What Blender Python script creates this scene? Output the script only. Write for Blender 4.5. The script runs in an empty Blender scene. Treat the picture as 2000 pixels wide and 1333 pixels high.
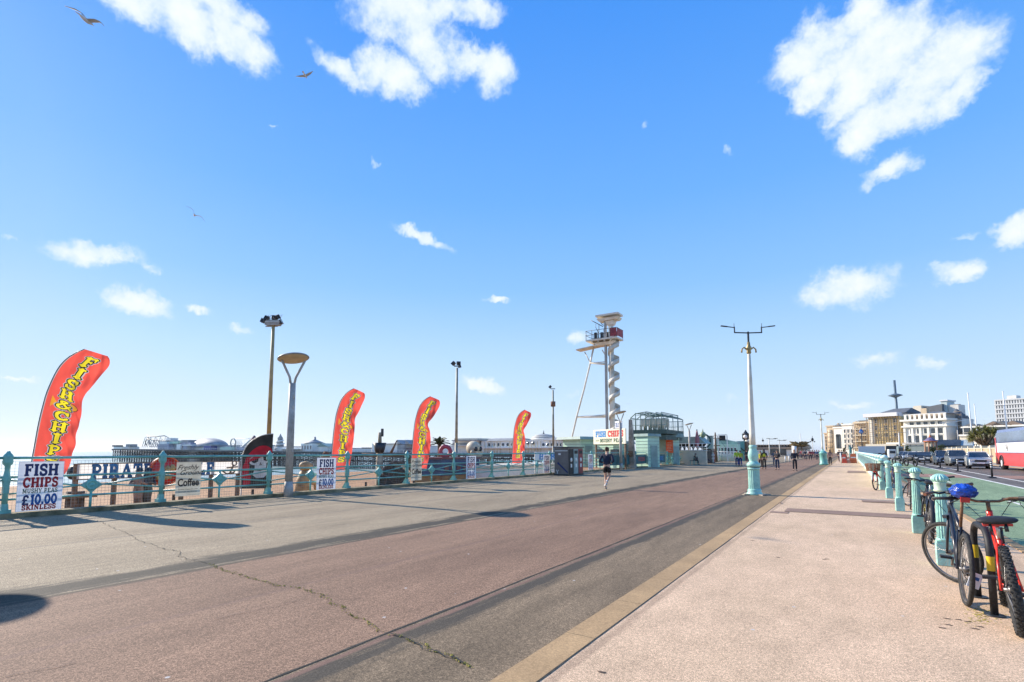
import bpy, bmesh, math, random
from mathutils import Vector, Matrix, Euler
R_ = math.radians
random.seed(7)
scn = bpy.context.scene
COL = scn.collection

# ---------------------------------------------------------------- camera
CAM_H = 1.5; YAW = R_(33.33); PITCH = R_(5.0); FPX = 1000.0; PPY = 881 - 1000*math.tan(PITCH)
cd = bpy.data.cameras.new('camera'); cam = bpy.data.objects.new('camera', cd); COL.objects.link(cam)
cd.sensor_width = 36; cd.lens = 18.0; cd.shift_y = (PPY - 666.5)/2000.0
cd.clip_start = 0.05; cd.clip_end = 60000
cam.location = (0, 0, CAM_H); cam.rotation_euler = (math.pi/2 + PITCH, 0, YAW)
scn.camera = cam
cR = Vector((math.cos(YAW), math.sin(YAW), 0))
cF = Vector((-math.sin(YAW)*math.cos(PITCH), math.cos(YAW)*math.cos(PITCH), math.sin(PITCH)))
cU = Vector((math.sin(YAW)*math.sin(PITCH), -math.cos(YAW)*math.sin(PITCH), math.cos(PITCH)))
def ray(px, py): return cR*((px-1000)/FPX) + cU*((PPY-py)/FPX) + cF
def PZ(px, py, z=0.0):
    d = ray(px, py); t = (z-CAM_H)/d.z; return Vector((0, 0, CAM_H)) + d*t
def PX(px, py, x):
    d = ray(px, py); t = x/d.x; return Vector((0, 0, CAM_H)) + d*t
def PY(px, py, y):
    d = ray(px, py); t = y/d.y; return Vector((0, 0, CAM_H)) + d*t

# ---------------------------------------------------------------- light, sky, exposure
SUN_EL = R_(28.3)
w = bpy.data.worlds.new('World'); scn.world = w; w.use_nodes = True
nt = w.node_tree; nt.nodes.clear()
def N(t, **k):
    n = nt.nodes.new(t)
    for a, b in k.items(): setattr(n, a, b)
    return n
def L(a, b): nt.links.new(a, b)
def M(op, a, b=None, c=None):
    n = N('ShaderNodeMath', operation=op)
    for i, v in enumerate((a, b, c)):
        if v is None: continue
        if isinstance(v, (int, float)): n.inputs[i].default_value = v
        else: L(v, n.inputs[i])
    return n.outputs[0]
sky = N('ShaderNodeTexSky', sky_type='NISHITA'); sky.sun_disc = False
sky.sun_elevation = SUN_EL; sky.sun_rotation = R_(270); sky.altitude = 10
sky.air_density = 1.0; sky.dust_density = 0.6; sky.ozone_density = 2.2
tc = N('ShaderNodeTexCoord')
sep = N('ShaderNodeSeparateXYZ'); L(tc.outputs['Generated'], sep.inputs[0])
# cooler, more saturated than the plain model
hsv = N('ShaderNodeHueSaturation'); hsv.inputs['Hue'].default_value = 0.512; hsv.inputs['Saturation'].default_value = 1.3; hsv.inputs['Value'].default_value = 1.0
L(sky.outputs[0], hsv.inputs['Color'])
# pale band of sea air just above the horizon
zr = N('ShaderNodeMapRange', interpolation_type='SMOOTHSTEP'); L(sep.outputs[2], zr.inputs[0])
zr.inputs[1].default_value = -0.02; zr.inputs[2].default_value = 0.26; zr.inputs[3].default_value = 0.8; zr.inputs[4].default_value = 0.0
air = N('ShaderNodeValToRGB'); L(sep.outputs[2], air.inputs[0]); cs = [(0,(.58,.66,.72)),(.08,(.45,.59,.75)),(.18,(.35,.53,.77)),(.3,(.205,.42,.76)),(.446,(.12,.335,.745)),(.68,(.05,.235,.70)),(1,(.03,.18,.58))]
for i, (p_, c_) in enumerate(cs):
    e_ = air.color_ramp.elements[i] if i < 2 else air.color_ramp.elements.new(p_)
    e_.position = p_; e_.color = (*c_, 1)
sc10 = N('ShaderNodeVectorMath', operation='SCALE'); L(air.outputs[0], sc10.inputs[0]); sc10.inputs['Scale'].default_value = 10.0
cap = N('ShaderNodeVectorMath', operation='MINIMUM'); L(hsv.outputs[0], cap.inputs[0]); cap.inputs[1].default_value = (7.5, 8.0, 8.5)
mxh = N('ShaderNodeMix', data_type='RGBA'); mxh.inputs[0].default_value = .92; L(cap.outputs[0], mxh.inputs[6]); L(sc10.outputs[0], mxh.inputs[7])
# clouds: each one a direction with a ragged, noise-eaten outline, high above the place
n1 = N('ShaderNodeTexNoise'); n1.inputs['Scale'].default_value = 7.5; n1.inputs['Detail'].default_value = 9; n1.inputs['Roughness'].default_value = 0.62
L(tc.outputs['Generated'], n1.inputs['Vector'])
n2 = N('ShaderNodeTexNoise'); n2.inputs['Scale'].default_value = 26; n2.inputs['Detail'].default_value = 7; n2.inputs['Roughness'].default_value = 0.65
L(tc.outputs['Generated'], n2.inputs['Vector'])
nz = M('ADD', M('MULTIPLY', M('SUBTRACT', n1.outputs[0], 0.5), 1.6), M('MULTIPLY', M('SUBTRACT', n2.outputs[0], 0.5), 1.6))
def warp(src, scale, amt, det=4):
    n_ = N('ShaderNodeTexNoise'); n_.inputs['Scale'].default_value = scale; n_.inputs['Detail'].default_value = det; n_.inputs['Roughness'].default_value = .65; L(src, n_.inputs['Vector'])
    s_ = N('ShaderNodeVectorMath', operation='SUBTRACT'); L(n_.outputs['Color'], s_.inputs[0]); s_.inputs[1].default_value = (.5,.5,.5)
    k_ = N('ShaderNodeVectorMath', operation='SCALE'); L(s_.outputs[0], k_.inputs[0]); k_.inputs['Scale'].default_value = amt
    a_ = N('ShaderNodeVectorMath', operation='ADD'); L(src, a_.inputs[0]); L(k_.outputs[0], a_.inputs[1]); return a_.outputs[0]
WV = warp(warp(tc.outputs['Generated'], 14, .055), 60, .022, 6)
CLOUDS = [(255,5,75,45,0), (350,35,85,50,.15), (460,75,75,45,.25), (420,15,90,35,0), (780,20,95,75,0), (840,90,75,60,.2), (760,150,80,45,0), (660,130,55,25,.5), (880,15,90,35,0), (960,140,45,50,0), (920,110,60,30,0), (1680,30,50,40,0),
 (1600,95,80,55,0), (1700,110,110,85,0), (1830,130,100,75,0), (1760,215,110,60,0), (1690,270,50,40,0),(1885,170,45,55,0),(1600,160,45,40,0),(1845,205,60,40,0),(1660,190,50,45,0), (1730,335,60,22,-.3), (1420,292,18,15,0),
 (1260,243,9,12,0), (195,497,82,27,-.1), (285,523,30,14,0), (275,592,68,26,.1), (385,606,30,10,0), (470,635,24,11,.1), (825,462,60,13,.35), (1665,562,100,36,-.1),
 (1868,530,52,21,0), (1720,702,50,17,0), (1815,712,30,14,0), (1990,448,42,30,0), (944,748,38,17,.2), (1130,662,28,20,0), (735,316,16,8,0),
 (40,738,45,7,0), (15,460,18,10,0), (430,740,20,8,0), (1433,775,20,8,0), (970,586,28,6,0), (1660,790,60,9,0), (540,247,12,6,0), (1895,455,30,12,.2), (35,670,10,5,0), (1120,765,18,8,0),
 (100,-160,170,90,0),(900,-220,260,110,0),(2300,250,200,80,0),(-350,380,220,60,0),(2500,560,160,40,0),(-500,620,120,30,0)]
acc = None
for (px, py, rx, ry, tilt) in CLOUDS:
    c = ray(px, py).normalized()
    dx = (ray(px+rx*math.cos(tilt), py+rx*math.sin(tilt)).normalized() - c); dy = (ray(px-ry*math.sin(tilt), py+ry*math.cos(tilt)).normalized() - c)
    a = dx/dx.length_squared; b = dy/dy.length_squared
    sub = N('ShaderNodeVectorMath', operation='SUBTRACT'); L(WV, sub.inputs[0]); sub.inputs[1].default_value = c
    d1 = N('ShaderNodeVectorMath', operation='DOT_PRODUCT'); L(sub.outputs[0], d1.inputs[0]); d1.inputs[1].default_value = a
    d2 = N('ShaderNodeVectorMath', operation='DOT_PRODUCT'); L(sub.outputs[0], d2.inputs[0]); d2.inputs[1].default_value = b
    q = M('ADD', M('POWER', d1.outputs['Value'], 2.0), M('POWER', d2.outputs['Value'], 2.0))
    v = M('SUBTRACT', 1.0 if rx > 32 else (.72 if rx > 22 else .38), M('MULTIPLY', q, 0.68))
    # only on this side of the sky
    df = N('ShaderNodeVectorMath', operation='DOT_PRODUCT'); L(tc.outputs['Generated'], df.inputs[0]); df.inputs[1].default_value = c
    v = M('MINIMUM', v, M('MULTIPLY', M('SUBTRACT', df.outputs['Value'], 0.2), 20.0))
    acc = v if acc is None else M('MAXIMUM', acc, v)
acc = M('MAXIMUM', acc, -4.0)
dens = M('ADD', acc, nz)
cr = N('ShaderNodeMapRange', interpolation_type='SMOOTHSTEP'); L(dens, cr.inputs[0]); cr.inputs[1].default_value = -0.1; cr.inputs[2].default_value = 0.95; cr.inputs[4].default_value = 0.97
shade = N('ShaderNodeMapRange'); L(M('ADD', acc, M('MULTIPLY', nz, 1.3)), shade.inputs[0]); shade.inputs[1].default_value = 0.15; shade.inputs[2].default_value = 1.9
ccol = N('ShaderNodeMix', data_type='RGBA'); L(shade.outputs[0], ccol.inputs[0]); ccol.inputs[6].default_value = (4.6, 5.9, 7.4, 1); ccol.inputs[7].default_value = (8.0, 7.85, 7.8, 1)
mxc = N('ShaderNodeMix', data_type='RGBA'); L(cr.outputs[0], mxc.inputs[0]); L(mxh.outputs[2], mxc.inputs[6]); L(ccol.outputs[2], mxc.inputs[7])
bg = N('ShaderNodeBackground'); bg.inputs['Strength'].default_value = 0.088
L(mxc.outputs[2], bg.inputs['Color'])
out = N('ShaderNodeOutputWorld'); L(bg.outputs[0], out.inputs[0])

sl = bpy.data.lights.new('sun', 'SUN'); sl.energy = 4.6; sl.angle = R_(0.5); sl.color = (1.0, 0.90, 0.77)
so = bpy.data.objects.new('sun', sl); COL.objects.link(so); so.rotation_euler = (0, -(math.pi/2-SUN_EL), 0); so.location = (-50, 0, 40)
vs = scn.view_settings; vs.view_transform = 'Standard'; vs.look = 'None'; vs.gamma = 1.0; vs.use_curve_mapping = False; vs.exposure = 0.72
scn.cycles.max_bounces = 6; scn.cycles.use_denoising = True; scn.cycles.volume_bounces = 0
scn.cycles.sample_clamp_indirect = 6

# ---------------------------------------------------------------- materials
MATS = {}
def mat(name, col=(.5,.5,.5), rough=.6, metal=0.0, var=.12, scale=4.0, bump=0.0, bscale=40.0, col2=None, spec=.5, trans=0.0, fine=0.0, emit=None):
    if name in MATS: return MATS[name]
    m = bpy.data.materials.new(name); m.use_nodes = True; t = m.node_tree
    b = t.nodes['Principled BSDF']; b.inputs['Roughness'].default_value = rough; b.inputs['Metallic'].default_value = metal
    b.inputs['Specular IOR Level'].default_value = spec
    tx = t.nodes.new('ShaderNodeTexCoord'); n = t.nodes.new('ShaderNodeTexNoise')
    n.inputs['Scale'].default_value = scale; n.inputs['Detail'].default_value = 6; n.inputs['Roughness'].default_value = .6
    t.links.new(tx.outputs['Object'], n.inputs['Vector'])
    r = t.nodes.new('ShaderNodeValToRGB'); e = r.color_ramp.elements
    c2 = col2 if col2 else tuple(max(0, c*(1-var*2.2)) for c in col)
    c1 = tuple(min(1, c*(1+var)) for c in col)
    e[0].position = .3; e[0].color = (*c2, 1); e[1].position = .68; e[1].color = (*c1, 1)
    t.links.new(n.outputs[0], r.inputs[0]); src = r.outputs[0]
    if fine > 0:
        f = t.nodes.new('ShaderNodeTexNoise'); f.inputs['Scale'].default_value = bscale; f.inputs['Detail'].default_value = 3
        t.links.new(tx.outputs['Object'], f.inputs['Vector'])
        mr = t.nodes.new('ShaderNodeMapRange'); t.links.new(f.outputs[0], mr.inputs[0]); mr.inputs[1].default_value = .3; mr.inputs[2].default_value = .7
        mr.inputs[3].default_value = 1-fine; mr.inputs[4].default_value = 1+fine
        vm = t.nodes.new('ShaderNodeVectorMath'); vm.operation = 'SCALE'; t.links.new(src, vm.inputs[0]); t.links.new(mr.outputs[0], vm.inputs['Scale']); src = vm.outputs[0]
    t.links.new(src, b.inputs['Base Color'])
    if bump > 0:
        bn = t.nodes.new('ShaderNodeTexNoise'); bn.inputs['Scale'].default_value = bscale; bn.inputs['Detail'].default_value = 4
        t.links.new(tx.outputs['Object'], bn.inputs['Vector'])
        bp = t.nodes.new('ShaderNodeBump'); bp.inputs['Strength'].default_value = bump; bp.inputs['Distance'].default_value = .02
        t.links.new(bn.outputs[0], bp.inputs['Height']); t.links.new(bp.outputs[0], b.inputs['Normal'])
    if emit: b.inputs['Emission Color'].default_value = (*emit, 1); b.inputs['Emission Strength'].default_value = 1
    if trans > 0:
        tr = t.nodes.new('ShaderNodeBsdfTranslucent'); t.links.new(src, tr.inputs[0])
        mx = t.nodes.new('ShaderNodeMixShader'); mx.inputs[0].default_value = trans
        t.links.new(b.outputs[0], mx.inputs[1]); t.links.new(tr.outputs[0], mx.inputs[2])
        t.links.new(mx.outputs[0], t.nodes['Material Output'].inputs[0])
    MATS[name] = m; return m

def ground_mat(name, col, col2, speck=.35, sscale=160, stain=.25, rough=.85, chips=True, streak=(1,1,1), seams=()):
    m = bpy.data.materials.new(name); m.use_nodes = True; t = m.node_tree; b = t.nodes['Principled BSDF']; lk = t.links.new
    b.inputs['Roughness'].default_value = rough; b.inputs['Specular IOR Level'].default_value = .25
    tx = t.nodes.new('ShaderNodeTexCoord'); P = tx.outputs['Object']
    def noise(s, d=5, rr=.6, vec=None):
        n = t.nodes.new('ShaderNodeTexNoise'); n.inputs['Scale'].default_value = s; n.inputs['Detail'].default_value = d; n.inputs['Roughness'].default_value = rr
        lk(vec or P, n.inputs['Vector']); return n.outputs[0]
    mp = t.nodes.new('ShaderNodeMapping'); mp.inputs['Scale'].default_value = streak; lk(P, mp.inputs[0])
    big = noise(.28, 7, .65, mp.outputs[0]); mid = noise(2.3, 6, .6, mp.outputs[0]); grit = noise(sscale, 2, .7)
    r = t.nodes.new('ShaderNodeValToRGB'); r.color_ramp.elements[0].color = (*col2, 1); r.color_ramp.elements[1].color = (*col, 1)
    r.color_ramp.elements[0].position = .38; r.color_ramp.elements[1].position = .58; lk(big, r.inputs[0])
    def mr(src, a, bb, lo, hi):
        q = t.nodes.new('ShaderNodeMapRange'); lk(src, q.inputs[0]); q.inputs[1].default_value = a; q.inputs[2].default_value = bb; q.inputs[3].default_value = lo; q.inputs[4].default_value = hi; return q.outputs[0]
    def mul(a, bb):
        q = t.nodes.new('ShaderNodeMath'); q.operation = 'MULTIPLY'; lk(a, q.inputs[0]); lk(bb, q.inputs[1]); return q.outputs[0]
    vo = t.nodes.new('ShaderNodeTexVoronoi'); vo.inputs['Scale'].default_value = sscale*.55; lk(P, vo.inputs['Vector'])
    sp = t.nodes.new('ShaderNodeSeparateColor'); lk(vo.outputs['Color'], sp.inputs[0])
    f = mul(mul(mr(mid, .3, .7, 1-stain*.5, 1+stain*.4), mr(grit, .3, .7, 1-speck, 1+speck)), mr(sp.outputs[0], 0, 1, 1-speck, 1+speck))
    vm = t.nodes.new('ShaderNodeVectorMath'); vm.operation = 'SCALE'; lk(r.outputs[0], vm.inputs[0]); lk(f, vm.inputs['Scale']); src = vm.outputs[0]
    if chips:   # small pale stones and gum spots trodden into the surface
        v2 = t.nodes.new('ShaderNodeTexVoronoi'); v2.inputs['Scale'].default_value = 2.6; lk(P, v2.inputs['Vector'])
        k = mr(v2.outputs['Distance'], .03, .05, 1, 0)
        mx = t.nodes.new('ShaderNodeMix'); mx.data_type = 'RGBA'; lk(k, mx.inputs[0]); lk(src, mx.inputs[6]); mx.inputs[7].default_value = (.5,.47,.43,1); src = mx.outputs[2]
    if seams:   # worn, gritty bands along the laying joints
        sx = t.nodes.new('ShaderNodeSeparateXYZ'); lk(P, sx.inputs[0]); m3 = t.nodes.new('ShaderNodeMapping'); m3.inputs['Scale'].default_value = (9,.9,1); lk(P, m3.inputs[0]); ln = noise(1.0, 8, .75, m3.outputs[0]); wv = noise(1.1, 4, .6)
        def mt(op, a, bb):
            q = t.nodes.new('ShaderNodeMath'); q.operation = op
            for i, v in enumerate((a, bb)):
                if isinstance(v, (int, float)): q.inputs[i].default_value = v
                else: lk(v, q.inputs[i])
            return q.outputs[0]
        for (xc, hw, sc_, st_) in seams:
            dd = mt('DIVIDE', mt('ABSOLUTE', mt('ADD', mt('SUBTRACT', sx.outputs[0], xc), mt('MULTIPLY', mt('SUBTRACT', wv, .5), hw*1.2)), 0), hw)
            k = mt('MULTIPLY', mt('ADD', mt('SUBTRACT', 1.0, dd), mt('MULTIPLY', mt('SUBTRACT', ln, .47), 3.6)), st_*1.5)
            k = mt('MINIMUM', mt('MAXIMUM', k, 0.0), min(1, st_)); k = mt('MULTIPLY', k, mr(dd, 1.4, 2.2, 1, 0))
            mx = t.nodes.new('ShaderNodeMix'); mx.data_type = 'RGBA'; lk(k, mx.inputs[0]); lk(src, mx.inputs[6]); mx.inputs[7].default_value = (*sc_, 1)
            vm2 = t.nodes.new('ShaderNodeVectorMath'); vm2.operation = 'SCALE'; lk(mx.outputs[2], vm2.inputs[0]); lk(mr(grit, .35, .65, .8, 1.2), vm2.inputs['Scale']); src = vm2.outputs[0]
    lk(src, b.inputs['Base Color'])
    bp = t.nodes.new('ShaderNodeBump'); bp.inputs['Strength'].default_value = .35; bp.inputs['Distance'].default_value = .006
    lk(grit, bp.inputs['Height']); lk(bp.outputs[0], b.inputs['Normal'])
    MATS[name] = m; return m

# ---------------------------------------------------------------- mesh builder
class MB:
    def __init__(s): s.v = []; s.f = []; s.mi = []; s.sm = []
    def add(s, vs, fs, mi=0, smooth=False, T=None):
        o = len(s.v); s.v += [tuple(T @ Vector(p)) if T else tuple(p) for p in vs]
        for f in fs: s.f.append(tuple(i+o for i in f)); s.mi.append(mi); s.sm.append(smooth)
        return s
    def box(s, c, d, rz=0, mi=0, T=None, taper=1.0, ry=0, rx=0):
        x, y, z = d[0]/2, d[1]/2, d[2]/2; k = taper
        vs = [(-x,-y,-z),(x,-y,-z),(x,y,-z),(-x,y,-z),(-x*k,-y*k,z),(x*k,-y*k,z),(x*k,y*k,z),(-x*k,y*k,z)]
        m = Matrix.Translation(c) @ Euler((rx, ry, rz)).to_matrix().to_4x4()
        if T: m = T @ m
        return s.add(vs, [(0,3,2,1),(4,5,6,7),(0,1,5,4),(1,2,6,5),(2,3,7,6),(3,0,4,7)], mi, False, m)
    def cyl(s, a, b, r, r2=None, n=10, mi=0, caps=True, smooth=True):
        a = Vector(a); b = Vector(b); r2 = r if r2 is None else r2; d = b-a
        if d.length < 1e-6: return s
        q = d.to_track_quat('Z', 'Y'); vs = []
        for (p, rr) in ((a, r), (b, r2)):
            for i in range(n):
                an = 2*math.pi*i/n; vs.append(p + q @ Vector((rr*math.cos(an), rr*math.sin(an), 0)))
        s.add(vs, [(i, (i+1) % n, n+(i+1) % n, n+i) for i in range(n)], mi, smooth)
        if caps: s.add(vs, [tuple(range(n-1, -1, -1)), tuple(range(n, 2*n))], mi, False)
        return s
    def tube(s, pts, r, n=8, mi=0, closed=False, rs=None):
        pts = [Vector(p) for p in pts]; m = len(pts); vs = []; nrm = None
        for i, p in enumerate(pts):
            if closed: t = (pts[(i+1) % m]-pts[i-1])
            else: t = pts[min(i+1, m-1)]-pts[max(i-1, 0)]
            t.normalize()
            if nrm is None:
                nrm = t.orthogonal().normalized()
            nrm = (nrm - t*nrm.dot(t)).normalized(); bi = t.cross(nrm)
            rr = rs[i] if rs else r
            for k in range(n):
                an = 2*math.pi*k/n; vs.append(p + nrm*rr*math.cos(an) + bi*rr*math.sin(an))
        fs = []
        for i in range(m if closed else m-1):
            j = (i+1) % m
            for k in range(n): fs.append((i*n+k, i*n+(k+1) % n, j*n+(k+1) % n, j*n+k))
        s.add(vs, fs, mi, True)
        if not closed: s.add(vs, [tuple(range(n-1, -1, -1)), tuple(range((m-1)*n, m*n))], mi, False)
        return s
    def lathe(s, prof, c=(0,0,0), n=20, mi=0, smooth=True, T=None, flute=0, cap=True):
        vs = []; m = len(prof)
        for j, (r, z) in enumerate(prof):
            for i in range(n):
                an = 2*math.pi*i/n; rr = r*(1 - (flute if (flute and i % 2) else 0)); vs.append((c[0]+rr*math.cos(an), c[1]+rr*math.sin(an), c[2]+z))
        fs = [(j*n+i, j*n+(i+1) % n, (j+1)*n+(i+1) % n, (j+1)*n+i) for j in range(m-1) for i in range(n)]
        s.add(vs, fs, mi, smooth, T)
        if cap: s.add(vs, [tuple(range(n-1, -1, -1)), tuple(range((m-1)*n, m*n))], mi, False, T)
        return s
    def ball(s, c, r, n=12, m=8, mi=0, sc=(1,1,1), jit=0, T=None, rnd=None):
        vs = []; 
        for j in range(m+1):
            ph = math.pi*j/m
            for i in range(n):
                an = 2*math.pi*i/n; k = r*(1+(random.uniform(-jit, jit) if jit and 0 < j < m else 0))
                vs.append((c[0]+k*sc[0]*math.sin(ph)*math.cos(an), c[1]+k*sc[1]*math.sin(ph)*math.sin(an), c[2]+k*sc[2]*math.cos(ph)))
        fs = [(j*n+i, (j+1)*n+i, (j+1)*n+(i+1) % n, j*n+(i+1) % n) for j in range(m) for i in range(n)]
        return s.add(vs, fs, mi, True, T)
    def prism(s, pts, a0, a1, axis='y', mi=0, T=None):
        n = len(pts)
        def P(p, a): return {'y': (p[0], a, p[1]), 'x': (a, p[0], p[1]), 'z': (p[0], p[1], a)}[axis]
        vs = [P(p, a0) for p in pts] + [P(p, a1) for p in pts]
        fs = [tuple(range(n)), tuple(range(2*n-1, n-1, -1))] + [(i, n+i, n+(i+1) % n, (i+1) % n) for i in range(n)]
        return s.add(vs, fs, mi, False, T)
    def quad(s, a, b, c, d, mi=0): return s.add([a, b, c, d], [(0,1,2,3)], mi)
    def build(s, name, m, parent=None, loc=None, norm=True):
        me = bpy.data.meshes.new(name); me.from_pydata(s.v, [], s.f)
        for q in (m if isinstance(m, (list, tuple)) else [m]): me.materials.append(q)
        me.polygons.foreach_set('material_index', s.mi); me.polygons.foreach_set('use_smooth', s.sm)
        if norm:
            bm = bmesh.new(); bm.from_mesh(me); bmesh.ops.remove_doubles(bm, verts=bm.verts, dist=1e-5) if len(s.v) < 60000 else None
            bmesh.ops.recalc_face_normals(bm, faces=bm.faces); bm.to_mesh(me); bm.free()
        me.update()
        o = bpy.data.objects.new(name, me); COL.objects.link(o)
        if parent: o.parent = parent
        if loc is not None: o.location = loc
        return o

def tag(o, label=None, cat=None, group=None, kind=None):
    if label: o['label'] = label
    if cat: o['category'] = cat
    if group: o['group'] = group
    if kind: o['kind'] = kind
    return o
def thing(name, label, cat, loc=(0,0,0), rz=0, group=None, sc=1.0):
    o = bpy.data.objects.new(name, None); o.empty_display_size = .1; COL.objects.link(o); o.location = loc; o.rotation_euler = (0, 0, rz); o.scale = (sc,)*3
    return tag(o, label, cat, group)
def kids(o): return [c for c in bpy.data.objects if c.parent == o]
def dup(root, loc=None, rz=None, label=None, group=None, sc=None, cache={}):
    if root.name not in cache: cache[root.name] = [(c, [(g) for g in kids(c)]) for c in kids(root)]
    r = root.copy(); COL.objects.link(r)
    if loc is not None: r.location = loc
    if rz is not None: r.rotation_euler = (0, 0, rz)
    if sc: r.scale = (sc,)*3
    if label: r['label'] = label
    if group: r['group'] = group
    for c, gs in cache[root.name]:
        d = c.copy(); COL.objects.link(d); d.parent = r
        for g in gs:
            e = g.copy(); COL.objects.link(e); e.parent = d
    return r
def ad(o, n):  # make a mesh ref used by other things
    return o
def sheet(name, x0, x1, y0, y1, z, m, label=None, sub=1):
    mb = MB(); mb.box(((x0+x1)/2, (y0+y1)/2, z-.0015), (x1-x0, y1-y0, .003)); o = mb.build(name, m); o['kind'] = 'structure'
    if label: o['label'] = label
    return o

# ---------------------------------------------------------------- lettering: slab-serif strokes
def arc(cx, cy, rx, ry, a0, a1, n=10): return [(cx+rx*math.cos(R_(a0+(a1-a0)*i/n)), cy+ry*math.sin(R_(a0+(a1-a0)*i/n))) for i in range(n+1)]
TK, TN, SF = .21, .13, .1
def stem(x, y0=0, y1=1, w=TK, s0=1, s1=1, e=.17):
    r = [([(x, y0), (x, y1)], w)]
    if s0: r.append(([(x-e, y0+SF/2), (x+e, y0+SF/2)], SF))
    if s1: r.append(([(x-e, y1-SF/2), (x+e, y1-SF/2)], SF))
    return r
GL = {
 'I': (.42, stem(.21)), 'H': (.95, stem(.2)+stem(.75)+[([(.2,.5),(.75,.5)], TN)]),
 'F': (.78, stem(.22)+[([(.1,.94),(.72,.94)], TN), ([(.68,1),(.68,.7)], .09), ([(.25,.52),(.52,.52)], TN), ([(.52,.62),(.52,.4)], .07)]),
 'E': (.8, stem(.22)+[([(.1,.94),(.74,.94)], TN), ([(.7,1),(.7,.72)], .09), ([(.25,.52),(.52,.52)], TN), ([(.1,.06),(.76,.06)], TN), ([(.72,0),(.72,.3)], .09)]),
 'L': (.75, stem(.22)+[([(.1,.06),(.7,.06)], TN), ([(.66,0),(.66,.34)], .09)]),
 'P': (.82, stem(.22)+[([(.22,.94)]+arc(.45,.7,.24,.24,90,-90)+[(.22,.46)], .15)]),
 'R': (.92, stem(.22)+[([(.22,.94)]+arc(.45,.72,.22,.22,90,-90)+[(.22,.5)], .15), ([(.45,.5),(.74,.05)], .2), ([(.62,.05),(.9,.05)], SF)]),
 'B': (.85, stem(.22)+[([(.22,.94)]+arc(.44,.73,.2,.21,90,-90)+[(.22,.52)], .15), ([(.3,.52)]+arc(.46,.29,.24,.23,90,-90)+[(.22,.06)], .15)]),
 'S': (.72, [(arc(.36,.73,.25,.22,10,90,4)+arc(.36,.73,.25,.22,90,250,8)+arc(.36,.27,.26,.23,70,-90,8)+arc(.36,.27,.26,.23,-90,-170,5), .17), ([(.62,.98),(.62,.66)], .08), ([(.1,.02),(.1,.34)], .08)]),
 'C': (.82, [(arc(.45,.5,.33,.44,40,320,18), .19), ([(.74,.98),(.74,.64)], .09)]),
 'G': (.88, [(arc(.45,.5,.33,.44,40,315,18), .19), ([(.74,.98),(.74,.66)], .09), ([(.52,.44),(.86,.44)], .1), ([(.7,.44),(.7,.08)], .17)]),
 'O': (.88, [(arc(.44,.5,.33,.44,0,360,24), .18)]), '0': (.8, [(arc(.4,.5,.29,.44,0,360,24), .17)]),
 'M': (1.1, stem(.2, w=.12)+stem(.9)+[([(.2,.97),(.55,.2)], .19), ([(.55,.2),(.9,.97)], .09)]),
 'N': (.98, stem(.2, w=.11)+stem(.78, w=.11, s0=0)+[([(.2,.95),(.78,.08)], .2)]),
 'U': (.95, [([(.2,1),(.2,.35)]+arc(.47,.35,.27,.28,180,360)+[(.74,.35),(.74,1)], .16), ([(.04,.95),(.38,.95)], SF), ([(.58,.95),(.92,.95)], SF)]),
 'Y': (.92, stem(.46, 0, .5, s1=0)+[([(.12,.97),(.46,.45)], .18), ([(.8,.97),(.46,.45)], .12), ([(0,.95),(.3,.95)], SF), ([(.64,.95),(.92,.95)], SF)]),
 'A': (.95, [([(.14,.03),(.47,.98)], .11), ([(.47,.98),(.8,.03)], .2), ([(.25,.33),(.7,.33)], TN), ([(0,.05),(.3,.05)], SF), ([(.62,.05),(.96,.05)], SF)]),
 'K': (.92, stem(.22)+[([(.76,.95),(.3,.42)], .12), ([(.4,.55),(.76,.05)], .2), ([(.62,.95),(.9,.95)], SF), ([(.62,.05),(.92,.05)], SF)]),
 'T': (.85, stem(.42, s1=0)+[([(.06,.94),(.78,.94)], TN), ([(.1,1),(.1,.7)], .09), ([(.74,1),(.74,.7)], .09)]),
 '1': (.5, stem(.28)+[([(.08,.82),(.28,.95)], .1)]), '.': (.32, [([(.15,0),(.15,.2)], .2)]), ' ': (.4, []),
 '£': (.8, [(arc(.45,.72,.2,.2,0,180,8)+[(.25,.55),(.3,.3),(.12,.06)], .17), ([(.08,.07),(.72,.07)], TN), ([(.08,.48),(.55,.48)], .1)]),
 '&': (.95, [([(.85,.05),(.3,.68)]+arc(.42,.8,.15,.15,200,20,8)+[(.2,.42)]+arc(.33,.26,.22,.22,140,320,8)+[(.78,.5)], .13)]),
}
def ribbon(pts, w, sub=1):
    out = []; n = len(pts); closed = n > 3 and math.hypot(pts[0][0]-pts[-1][0], pts[0][1]-pts[-1][1]) < 1e-6
    q = []
    for i in range(n-1):
        k = max(1, int(math.hypot(pts[i+1][0]-pts[i][0], pts[i+1][1]-pts[i][1])/.25)) if sub > 1 else 1
        for j in range(k): q.append((pts[i][0]+(pts[i+1][0]-pts[i][0])*j/k, pts[i][1]+(pts[i+1][1]-pts[i][1])*j/k))
    q.append(pts[-1]); n = len(q); L_, R__ = [], []
    for i in range(n):
        if closed: a, b = q[(i-1) % (n-1)], q[(i+1) % (n-1)]
        else: a, b = q[max(i-1, 0)], q[min(i+1, n-1)]
        dx, dy = b[0]-a[0], b[1]-a[1]; l = math.hypot(dx, dy) or 1; nx, ny = -dy/l*w/2, dx/l*w/2
        L_.append((q[i][0]+nx, q[i][1]+ny)); R__.append((q[i][0]-nx, q[i][1]-ny))
    return L_, R__
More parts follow.
